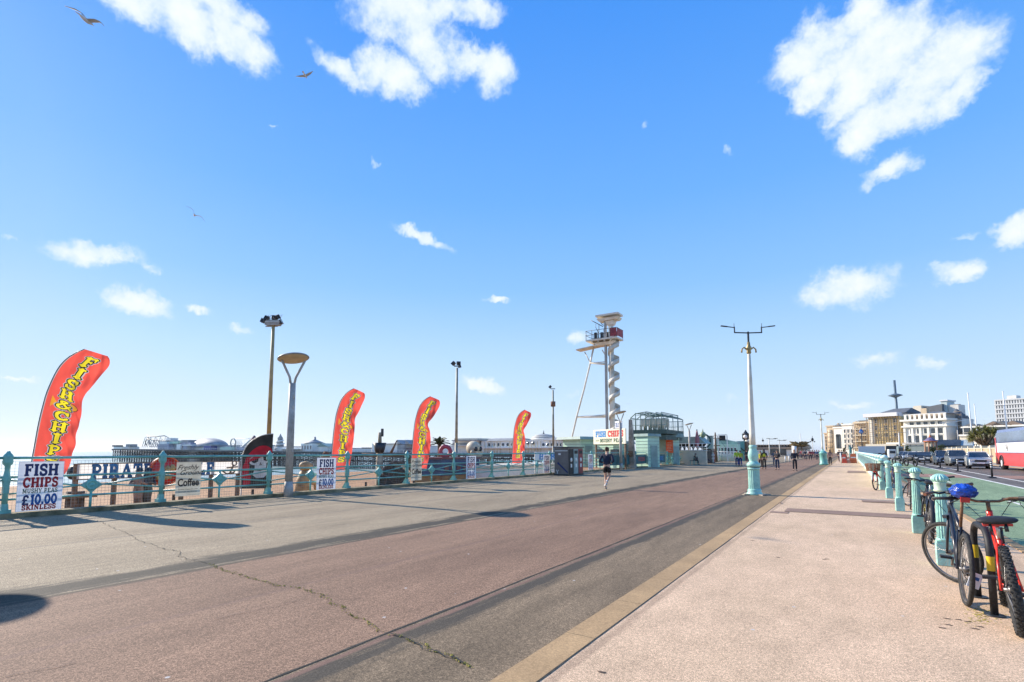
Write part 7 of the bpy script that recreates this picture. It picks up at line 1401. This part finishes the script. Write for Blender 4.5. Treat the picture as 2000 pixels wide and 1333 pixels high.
zr = zat(804,YH_); mb = MB(); mb.add([(W*.05,2,Z+3),(W*.98,2,Z+3),(W*.98,22,Z+3),(W*.05,22,Z+3),(W*.28,10,zr),(W*.7,10,zr)],[(0,1,5,4),(1,2,5),(2,3,4,5),(3,0,4),(0,3,2,1)]); mb.build('roof', m_slate, t); mb = MB(); mb.box((W*.46,3,zat(807,YH_)),(2.2,2,4)); mb.build('chimney', m_tanst, t)
win_grid(t, W*.02, W*.98, [2.6], -.5, 7, 2.4, 2.6, m_white, mat('shop_glass', (.22,.26,.25), .2)); 
mb = MB(); mb.box((W/2,-1,5.0),(W,2,.3)); mb.build('canopy', m_sheet, t)
# side wing going back
t, W2, Z2 = bld('hotel_side_wing', 'darker side wing of the white hotel with turret roof and scaffold', 1860, 1884, 818, 885, YH_+3, 12, mat('grey_stucco', (.70,.66,.58), .7, var=.1, scale=.2)); win_grid(t, 0, W2, [zat(828,YH_),zat(843,YH_),zat(858,YH_)], 0, 3, 1.2, 2.2)
mb = MB(); mb.lathe([(2.6,0),(2.0,2.2),(.8,4.2),(.1,4.8)],n=8,T=Matrix.Translation((W2*.12,6,Z2))); mb.lathe([(2.4,0),(1.8,1.6),(.1,3.6)],n=8,T=Matrix.Translation((W2*.45,6,Z2))); mb.box((W2*.4,6,Z2+.8),(W2*.9,9,1.6),taper=.8); mb.build('turret_roof', m_slate, t)
mb = MB(); [mb.cyl((x,-1.2,0),(x,-1.2,Z2+2),.12,n=5) for x in [W2*(.62+.12*k) for k in range(5)]]; [mb.box((W2*.85,-1.1,3+3.2*k),(W2*.5,1,.2)) for k in range(7)]; mb.build('scaffold', m_pipe, t)
t, W2, Z2 = bld('turquoise_stair_tower', 'pale turquoise rooftop tower block behind the white hotel', 1840, 1852.5, 784, 820, YH_+25, 8, mat('pale_turquoise', (.52,.60,.58), .6)); mb = MB(); mb.box((W2/2,4,Z2+.3),(W2+1,9,.6)); mb.build('roof', m_sheet, t); mb = MB(); mb.box((W2+2.2,4,Z2*.5-1),(4,7,Z2-2)); mb.build('side_wall', mat('grey_stucco'), t)
t, W2, Z2 = bld('cream_gable_block', 'tall cream block with slate slope rising between the hotel roofs', 1786, 1803, 793, 830, YH_+27, 10, m_cream); mb = MB(); mb.prism([(-14,Z2-11),(0,Z2-.5),(0,Z2-11)],.5,9,'y'); mb.build('sloping_wall', m_cream, t); 
za_ = zat(792.5,YH_+30); x0 = PY(1803,800,YH_+30).x-t.location.x; x1 = PY(1840,800,YH_+30).x-t.location.x; mb = MB(); mb.prism([(x0,Z2-14),(x1,Z2-14),(x1,Z2+.2),(x0,Z2-1)],1,9,'y'); mb.build('roof', m_slate, t)
# scaffolded hotel
YS = 310; t, W, Z = bld('scaffolded_hotel', 'hotel wrapped in tan netting and scaffold with white sheeting along its roof', 1700, 1769, 815, 890, YS, 25, m_yel)
mb = MB(); mb.box((W*.1,-.2,Z*.5),(W*.16,.5,Z)); mb.build('stucco_bay', m_stucco, t)
mb = MB(); mb.box((W*.47,10,(Z+zat(806,YS))/2),(W*1.06,26,zat(806,YS)-Z)); mb.build('roof_sheeting', m_sheet, t)
zr = zat(795.5,YS); zb_ = zat(806,YS); mb = MB(); mb.add([(W*.2,2,zb_),(W*1.1,2,zb_),(W*1.1,20,zb_),(W*.2,20,zb_),(W*.5,10,zr),(W*1.05,10,zr)],[(0,1,5,4),(1,2,5),(2,3,4,5),(3,0,4),(0,3,2,1)]); mb.build('roof', m_slate, t)
win_grid(t, W*.1, W*1.0, [zat(821,YS),zat(835,YS),zat(850,YS)], 0, 3, 1.3, 1.9, m_yel)
mb = MB(); n_ = 12
for k in range(n_+1): mb.cyl((W*k/n_,-1.6,0),(W*k/n_,-1.6,Z+1),.14,n=5)
for k in range(1,9): z = Z*k/8.5; mb.box((W/2,-1.5,z),(W,.25,.22)); mb.box((W/2,-1.6,z+1.0),(W,.1,.1))
for k in range(6): mb.cyl((W*(k*2)/n_,-1.7,Z*.12*(k%3)+2),(W*(k*2+2)/n_,-1.7,Z*.12*(k%3)+6),.1,n=5)
mb.build('scaffold', m_pipe, t); mb = MB(); mb.box((W*.55,-3,zat(873,YS)-1.5),(W*.95,6,.6)); mb.box((W*.55,-5.8,zat(873,YS)),(W*.95,.3,2.6)); mb.build('site_hoarding', m_cream, t)
mb = MB(); mb.box((W*.8,-2.2,3),(W*.4,.3,5)); mb.build('shopfront', m_stucco, t); win_grid(t, W*.62, W*.98, [3], -2.4, 4, 1.6, 3, m_white)
# seafront terrace curving to the left, each house its own thing
segs = [(1612,1619,848,m_tanst,'pale narrow house at the far left end of the seafront terrace',1,'flat'),
        (1617,1632,834,m_tanst,'tan bow-fronted house second from the left of the seafront terrace',3,'bay'),
        (1631,1649,837,m_stucco,'blank bright white house with two tall arched windows',2,'arch'),
        (1648,1674,831,m_stucco,'white house with rows of small windows in the seafront terrace',3,'win'),
        (1672,1702,827,m_tanst,'tan house with scaffold balconies next to the scaffolded hotel',3,'balc')]
for k, (a_, b_, yt, m, lb, nw, st_) in enumerate(segs):
    Y = 420-k*22; t, W, Z = bld('terrace_house', lb, a_, b_, yt, 888, Y, 30, m); t['group'] = 'houses of the seafront terrace'
    if st_ == 'arch':
        mb = MB(); [mb.box((W*s,-.1,7),(1.6,.2,8)) for s in (.4,.65)]; [mb.cyl((W*s,-.2,11),(W*s,0,11),.8,n=12) for s in (.4,.65)]; mb.build('window', m_glass, t)
    else: win_grid(t, W*.05, W*.95, [Z*(.25+.18*j) for j in range(4)], 0, nw, W/nw*.35, 2.0, m)
    if st_ == 'bay': mb = MB(); mb.lathe([(W*.3,0),(W*.3,Z-2)],n=14,T=Matrix.Translation((W*.5,0,0))); mb.build('bow_front', m, t); mb = MB(); [mb.lathe([(W*.31,z),(W*.33,z+.3)],n=14,T=Matrix.Translation((W*.5,0,0))) for z in (Z*.2,Z*.4,Z*.6,Z*.78)]; mb.build('balcony', m_slate, t)
    if st_ == 'balc':
        mb = MB(); [mb.box((W/2,-1.2,Z*j/5),(W,2.2,.4)) for j in range(1,6)]; mb.build('balcony', m_cream, t); mb = MB(); [mb.cyl((W*j/8,-2.2,0),(W*j/8,-2.2,Z),.15,n=5) for j in range(9)]; [mb.box((W/2,-2.25,Z*j/5+1.2),(W,.12,.12)) for j in range(0,5)]; mb.build('scaffold', m_pipe, t)
    mb = MB(); mb.box((W/2,15,Z+.4),(W+.8,31,.8)); mb.build('cornice', m, t); mb = MB(); mb.box((W*.55,14,Z+1.2),(W*.7,12,1.0), taper=.8); mb.build('roof', m_slate, t); mb = MB(); [mb.box((W*s,12,Z+2.1),(.8,1.4,1.2)) for s in (.25,.8)]; mb.build('chimney', m_tanst, t)
# block behind with dark roofs
t, W, Z = bld('brown_attic_block', 'dark brown attic storey left of the scaffolded hotel', 1679, 1702, 823, 830, 345, 10, m_wood); mb = MB(); mb.box((W/2,5,Z+.2),(W+1,11,.4)); mb.build('roof', m_slate, t)
# right: colonnade buildings
YR = 250; t, W, Z = bld('low_colonnade_building', 'low cream building with columns behind the parked cars', 1877, 1946, 852, 890, YR, 12, m_cream); mb = MB(); mb.box((W/2,6,Z+.3),(W+1,13,.6)); mb.build('cornice', m_stucco, t); win_grid(t, W*.03, W*.97, [Z*.45], 0, 9, 2.0, Z*.35, m_stucco)
mb = MB(); [mb.cyl((W*k/14,-1,0),(W*k/14,-1,Z*.6),.25,n=8) for k in range(15)]; mb.box((W/2,-.8,Z*.62),(W,1.4,.5)); mb.build('colonnade', m_stucco, t)
t, W, Z = bld('pale_villa_row', 'pale row of villas with small gabled roofs below the flagpoles', 1884, 2010, 835, 885, 290, 14, m_cream); win_grid(t, W*.02, W*.98, [zat(841,290),zat(852,290)], 0, 10, 2.0, 2.2, m_stucco); mb = MB(); mb.box((W/2,7,Z+.2),(W+1,15,.5)); mb.build('cornice', m_stucco, t)
for k, x in enumerate((.12,.5,.62,.8)): mb = MB(); mb.prism([(W*x-4,Z+.3),(W*x+4,Z+.3),(W*x,Z+(2.4 if k else 1.8))],.5,10,'y'); mb.build('roof', mat('brown_tile', (.22,.16,.12), .8) if k % 2 else m_slate, t)
t, W, Z = bld('pale_villa_row', 'low garden buildings in front of the pale villas', 1935, 2010, 846, 885, 235, 10, m_stucco); win_grid(t, 0, W, [Z*.6], 0, 7, 2, 2.4, m_tanst); mb = MB(); mb.box((W/2,5,Z+.25),(W+1,11,.5)); mb.build('roof', m_sheet, t)
for k, (px, w_) in enumerate(((1846, 7), (1864, 8))):
    q = PY(px, 876, 150); t = thing('glass_canopy', ['dark slatted glass canopy right of the domed kiosk','pale slatted glass canopy before the hotel side wing'][k], 'canopy', (q.x, 150, 0), R_(-15), 'slanted glass canopies'); mb = MB(); mb.box((0,0,2.6),(w_*.8,2,1.9), rx=.7); mb.build('glass', (m_glass, mat('pale_glass', (.4,.45,.45), .2))[k], t); mb = MB(); [mb.cyl((w_*.4*s/3,-1.0,1.8),(w_*.4*s/3,.8,3.4),.09,n=5) for s in (-3,-2,-1,0,1,2,3)]; [mb.cyl((s*w_*.38,0,0),(s*w_*.38,0,2.5),.1,n=5) for s in (-1,1)]; mb.build('frame', m_white, t)
# tower block
YT = 520; t, W, Z = bld('tower_block', 'white concrete tower block with rows of balconies at the right edge', 1948, 2025, 780, 830, YT, 30, mat('tower_white', (.62,.62,.60), .6)); mb = MB()
rows = 11
for k in range(rows): z = Z-3.4*k-2.2; mb.box((W*.5,-.12,z),(W*.96,.2,1.5))
mb.build('window_band', mat('block_glass', (.16,.2,.24), .3), t); mb = MB()
for k in range(15): mb.box((W*k/14,-.5,Z-rows*1.7),(.8,1.0,rows*3.4))
for k in range(rows): mb.box((W*.5,-.7,Z-3.4*k-.4),(W,1.4,1.0))
mb.build('balcony', mat('tower_white'), t); mb = MB(); mb.box((W*.35,10,Z+1.5),(W*.25,8,3)); mb.build('roof_plant', mat('grey_stucco'), t)
# observation mast
YI = 700; q = PY(1753, 800, YI); zt = PY(1749, 743, YI).z; zp = PY(1750, 773, YI).z; t = thing('observation_tower', 'slender grey observation mast with a ring pod far behind the hotels', 'tower', (q.x, YI, 0)); m_obs = mat('blue_grey_steel', (.10,.15,.19), .5, metal=.2)
mb = MB(); mb.cyl((0,0,0),(-1.2,0,zt),1.5,1.1,n=12); mb.build('mast', m_obs, t); mb = MB(); mb.lathe([(1.6,-2.2),(4.5,-.8),(7.0,0),(5,1.1),(1.6,2.2)],n=20,T=Matrix.Translation((-1.1,0,zp))); mb.build('ring_pod', m_obs, t)
for k, (px, yt, Y) in enumerate(((1901.5, 768, 200), (1971, 765, 200), (1912, 790, 260), (1566, 848, 230))):
    q = PY(px, 880, Y); zt = PY(px, yt, Y).z; t = thing('flagpole', ['tall white flagpole above the palm tree','tall white flagpole in front of the tower block','short thin white pole right of the tallest flagpole','thin white spike beside the white dome'][k], 'flagpole', (q.x, Y, 0), 0, 'white flagpoles'); mb = MB(); mb.cyl((0,0,0),(-.3,0,zt),.24,.12,n=8); mb.build('pole', m_white, t); mb = MB(); mb.ball((-.3,0,zt),.2,8,6); mb.build('finial', m_white, t)
q = PY(1873, 880, 170); zt = PY(1873, 824, 170).z; t = thing('tall_street_light', 'tall street light with long arm before the hotel side wing', 'street lamp', (q.x, 170, 0)); mb = MB(); mb.cyl((0,0,0),(0,0,zt),.16,.1,n=8); mb.build('column', m_grey, t); mb = MB(); mb.tube([(0,0,zt),(-3,0,zt-.2),(1.6,0,zt+.3)],.1,5); mb.box((-2.9,0,zt-.25),(1,.3,.15)); mb.build('arm', m_white, t)
q = PY(1758, 890, 200); zt = PY(1758, 845, 200).z; t = thing('tall_street_light', 'plain white lighting column in front of the scaffolded hotel', 'street lamp', (q.x, 200, 0)); mb = MB(); mb.cyl((0,0,0),(0,0,zt),.18,.12,n=8); mb.build('column', m_white, t); mb = MB(); mb.box((.8,0,zt),(2,.25,.12)); mb.build('lamp_head', m_grey, t)
# domed kiosk
YK = 110; x0, x1, z0, z1 = bbox_px(1806, 1832, 863, 890, YK, 1); W = x1-x0; t = thing('domed_kiosk', 'small kiosk with ornate purple and orange swept roof and finial', 'kiosk', ((x0+x1)/2, YK, 0))
mb = MB(); mb.lathe([(W*.38,0),(W*.38,z1)],n=8,smooth=False); mb.build('wall', m_cream, t); mb = MB(); [mb.cyl((W*.46*math.cos(a_*math.pi/4+.39),W*.46*math.sin(a_*math.pi/4+.39),0),(W*.46*math.cos(a_*math.pi/4+.39),W*.46*math.sin(a_*math.pi/4+.39),z1),.1,n=6) for a_ in range(8)]; mb.build('column', mat('brown_post', (.3,.16,.1), .7), t)
zt = PY(1819, 848, YK).z; hh = zt-z1; mb = MB(); mb.lathe([(W*.54,0),(W*.5,hh*.12),(W*.3,hh*.35),(W*.13,hh*.55)],n=16,T=Matrix.Translation((0,0,z1))); mb.build('roof', mat('purple_roof', (.16,.13,.25), .6, var=.3), t); mb = MB(); mb.lathe([(W*.13,hh*.55),(W*.09,hh*.7),(W*.04,hh*.85),(.02,hh)],n=10,T=Matrix.Translation((0,0,z1))); mb.lathe([(W*.55,-.05),(W*.56,.12)],n=16,T=Matrix.Translation((0,0,z1))); mb.build('roof_trim', mat('orange_trim', (.5,.14,.04), .6), t)
mb = MB(); [mb.box((W*.39*math.cos(a_*math.pi/4),W*.39*math.sin(a_*math.pi/4),z1*.5),(.1,.7,1.4), rz=a_*math.pi/4) for a_ in range(8)]; mb.build('window', m_glass, t)
# boundary wall with pillars behind the cars
t = thing('garden_wall', 'cream garden wall with pillars behind the parked cars', 'wall', (0,0,0)); xw = 15.5; ya, ybb = 40, 150; mb = MB(); mb.box((xw,(ya+ybb)/2,.9),(.35,ybb-ya,1.8)); mb.build('wall', mat('sandy_wall', (.52,.40,.26), .8, var=.15, scale=.6), t); mb = MB(); [mb.box((xw,ya+5*k,1.1),(.6,.6,2.2)) for k in range(23)]; mb.build('pillar', m_cream, t); mb = MB(); mb.box((xw,(ya+ybb)/2,1.84),(.5,ybb-ya,.1)); mb.build('coping', m_cream, t)
# ---- trees
m_leaf1 = mat('yellow_green_leaf', (.20,.19,.05), .6, var=.5, scale=2.5, trans=.25, col2=(.05,.065,.015)); m_leaf2 = mat('dark_leaf', (.05,.075,.02), .7, var=.5, scale=1.5, trans=.2); m_dead = mat('dry_leaf', (.26,.19,.08), .8, var=.3, scale=3, trans=.2)
def cordyline(px, pyb, ptop, Y, spread, label):
    a = PY(px, pyb, Y); zt = PY(px, ptop, Y).z; t = thing('cabbage_palm', label, 'tree', (a.x, Y, 0)); rd = random.Random(5); heads = []; tr = MB(); H = zt
    fork = Vector((0,0,H*.42)); tr.tube([(0,0,0),(.05,0,H*.2),fork],.3,8,rs=[.32,.26,.24])
    for k in range(15):
        an = k*2.4; rad = spread*math.sqrt((k+.6)/15)*.62; h = Vector((rad*math.cos(an), rad*math.sin(an)*.8, H*(.86-.42*(rad/spread)**1.3)+rd.uniform(-.5,.4))); m_ = fork.lerp(h,.55)+Vector((0,0,-.2)); tr.tube([fork, m_, h],.12,6,rs=[.16,.12,.08]); heads.append(h)
    tr.build('trunk', m_wood, t); g = MB(); dd = MB()
    for h in heads:
        for k in range(110):
            u = rd.uniform(-.75,1); an = rd.uniform(0,2*math.pi); c = math.sqrt(1-u*u) if abs(u) < 1 else 0; d = Vector((c*math.cos(an), c*math.sin(an), u)); Ln = rd.uniform(.6,1.0)*spread*.34; sd = d.cross(Vector((0,0,1))); sd = sd.normalized()*.045 if sd.length > .05 else Vector((.045,0,0)); mid = h+d*Ln*.55; tip = h+d*Ln+Vector((0,0,-.25*Ln*(1-u)))
            (dd if u < -.35 and rd.random() < .6 else g).add([h+d*.05-sd*.6,h+d*.05+sd*.6,mid+sd,tip,mid-sd],[(0,1,2,4),(4,2,3)])
    g.build('crown', m_leaf1, t, norm=False); dd.build('dead_leaves', m_dead, t, norm=False); return t
cordyline(1925, 888, 828, 95, 2.9, 'bushy cabbage palm with yellow-green spiky heads left of the coach')
def bush(px, pyb, ptop, Y, wpx, label, m=m_leaf2, cat='shrub', trunk=True):
    a = PY(px, pyb, Y); zt = PY(px, ptop, Y).z; w_ = (PY(px+wpx, pyb, Y).x-a.x)/2; t = thing('shrub', label, cat, (a.x, Y, 0)); rd = random.Random(px); tr = MB()
    for k in range(5): tr.cyl((0,0,0),(rd.uniform(-w_,w_)*.5,rd.uniform(-w_,w_)*.5,zt*.7),.05,.02,n=5)
    tr.build('stem', m_wood, t); g = MB()
    for k in range(1500):
        cl = rd.randrange(9); an = cl*2.4; c = Vector((w_*.55*math.cos(an)*((cl % 3)/2), w_*.55*math.sin(an)*((cl % 3)/2), zt*(.35+.06*cl))); p = c+Vector((rd.gauss(0,1),rd.gauss(0,1),rd.gauss(0,1)))*w_*.28; p.z = max(.1, min(zt, p.z)); n_ = Vector((rd.gauss(0,1),rd.gauss(0,1),rd.gauss(0,1))).normalized(); u = n_.orthogonal().normalized(); v = n_.cross(u); s = .06+.02*w_
        g.add([p-u*s,p-v*s*.5,p+u*s,p+v*s*.5],[(0,1,2,3)])
    g.build('foliage', m, t, norm=False)
bush(1838, 892, 866, 112, 18, 'green shrub behind the black saloon'); bush(1822, 890, 871, 106, 14, 'green shrub beside the domed kiosk'); bush(1772, 888, 868, 160, 8, 'narrow dark shrub at the left corner of the white hotel'); bush(1776, 888, 876, 158, 8, 'yellow shrub at the hotel corner', m_leaf1); bush(1649, 890, 873, 180, 7, 'small green tree left of the bronze statue')
# seafront palms near the dome
for k, (px, pt) in enumerate(((1558, 864), (1566, 865))):
    a = PY(px, 885, 160); zt = PY(px, pt, 160).z; t = thing('palm_tree', ['left of two brown-green palms beside the white dome','right of two brown-green palms beside the white dome'][k], 'tree', (a.x, 160, 0), 0, 'palms beside the white dome'); mb = MB(); mb.cyl((0,0,0),(0,0,zt*.75),.3,.2,n=6); mb.build('trunk', m_wood, t); mb = MB()
    for j in range(14): an = j*.45; d = Vector((math.cos(an), math.sin(an)*.6, .75-.4*(j%2))); mb.tube([(0,0,zt*.72), tuple(Vector((0,0,zt*.72))+d*1.2), tuple(Vector((0,0,zt*.72))+d*2.1+Vector((0,0,-.3)))],.12,5,rs=[.1,.35,.05])
    mb.build('crown', m_dead, t)

# ================================================================ GULLS
def gull(px, py, dist, size, label, roll=0, flap=.35, yaw=0):
    p = Vector((0,0,CAM_H))+ray(px, py).normalized()*dist; t = thing('seagull', label, 'seagull', tuple(p), 0, 'gulls in the sky'); t.rotation_euler = (R_(roll*.4), R_(roll), R_(yaw)); s = size
    V = [(0,-.26*s,0),(0,-.1*s,.01*s),(0,.08*s,0),(0,.2*s,.03*s),(0,.28*s,.03*s)]; E = [(0,1),(1,2),(2,3),(3,4)]; Rr = [.03*s,.075*s,.065*s,.045*s,.02*s]
    skin('body', V, E, Rr, mat('gull_white', (.62,.62,.62), .7), t); mb = MB()
    for sd in (-1,1):
        pts = [(0,.1,.02,.11),(.25,.12,.02+flap*.28,.1),(.42,.08,.02+flap*.3,.075),(.68,-.06,.02+flap*.12,.012)]; vs = []
        for (x, y, z, hw) in pts:
            for (dy, dz) in ((hw,0),(0,.012),(-hw,0),(0,-.008)): vs.append((sd*x*s, (y+dy-.05)*s, (z+dz)*s))
        mb.add(vs, [(i*4+k, i*4+(k+1)%4, (i+1)*4+(k+1)%4, (i+1)*4+k) for i in range(3) for k in range(4)]+[(0,1,2,3),(15,14,13,12)], 0, True)
    mb.build('wings', mat('gull_grey', (.52,.55,.58), .7, var=.2, scale=3), t); mb = MB(); mb.cyl((0,.3*s,.03*s),(0,.35*s,.022*s),.01*s,.003*s,n=5); mb.build('beak', m_yellow, t); mb = MB(); mb.prism([(-.05*s,-.25*s),(.05*s,-.25*s),(.07*s,-.38*s),(-.07*s,-.38*s)],-.005*s,.008*s,'z'); mb.build('tail', mat('gull_white'), t)
gull(168, 40, 16, .62, 'largest gull, gliding at the top left', 25, .5, 40); gull(596, 148, 26, .55, 'gull gliding left of the big middle cloud', -15, .3, 30); gull(380, 421, 26, .6, 'gull with raised wing above the left clouds', 35, .7, 70); gull(1228, 790, 60, .5, 'tiny gull right of the white tower', 0, .4, 20)
# ================================================================ SEA AIR
mb = MB(); mb.box((-6000, 9000, 55.5), (72800, 43000, 131)); hz = mb.build('haze', None or m_white); tag(hz, 'thin pale sea haze over the whole place', kind='stuff')
hm = bpy.data.materials.new('haze_air'); hm.use_nodes = True; t = hm.node_tree; t.nodes.clear(); pv = t.nodes.new('ShaderNodeVolumePrincipled'); pv.inputs['Color'].default_value = (.93,.96,1,1); pv.inputs['Density'].default_value = .00006; pv.inputs['Anisotropy'].default_value = .3
oo = t.nodes.new('ShaderNodeOutputMaterial'); t.links.new(pv.outputs[0], oo.inputs['Volume']); hz.data.materials.clear(); hz.data.materials.append(hm)
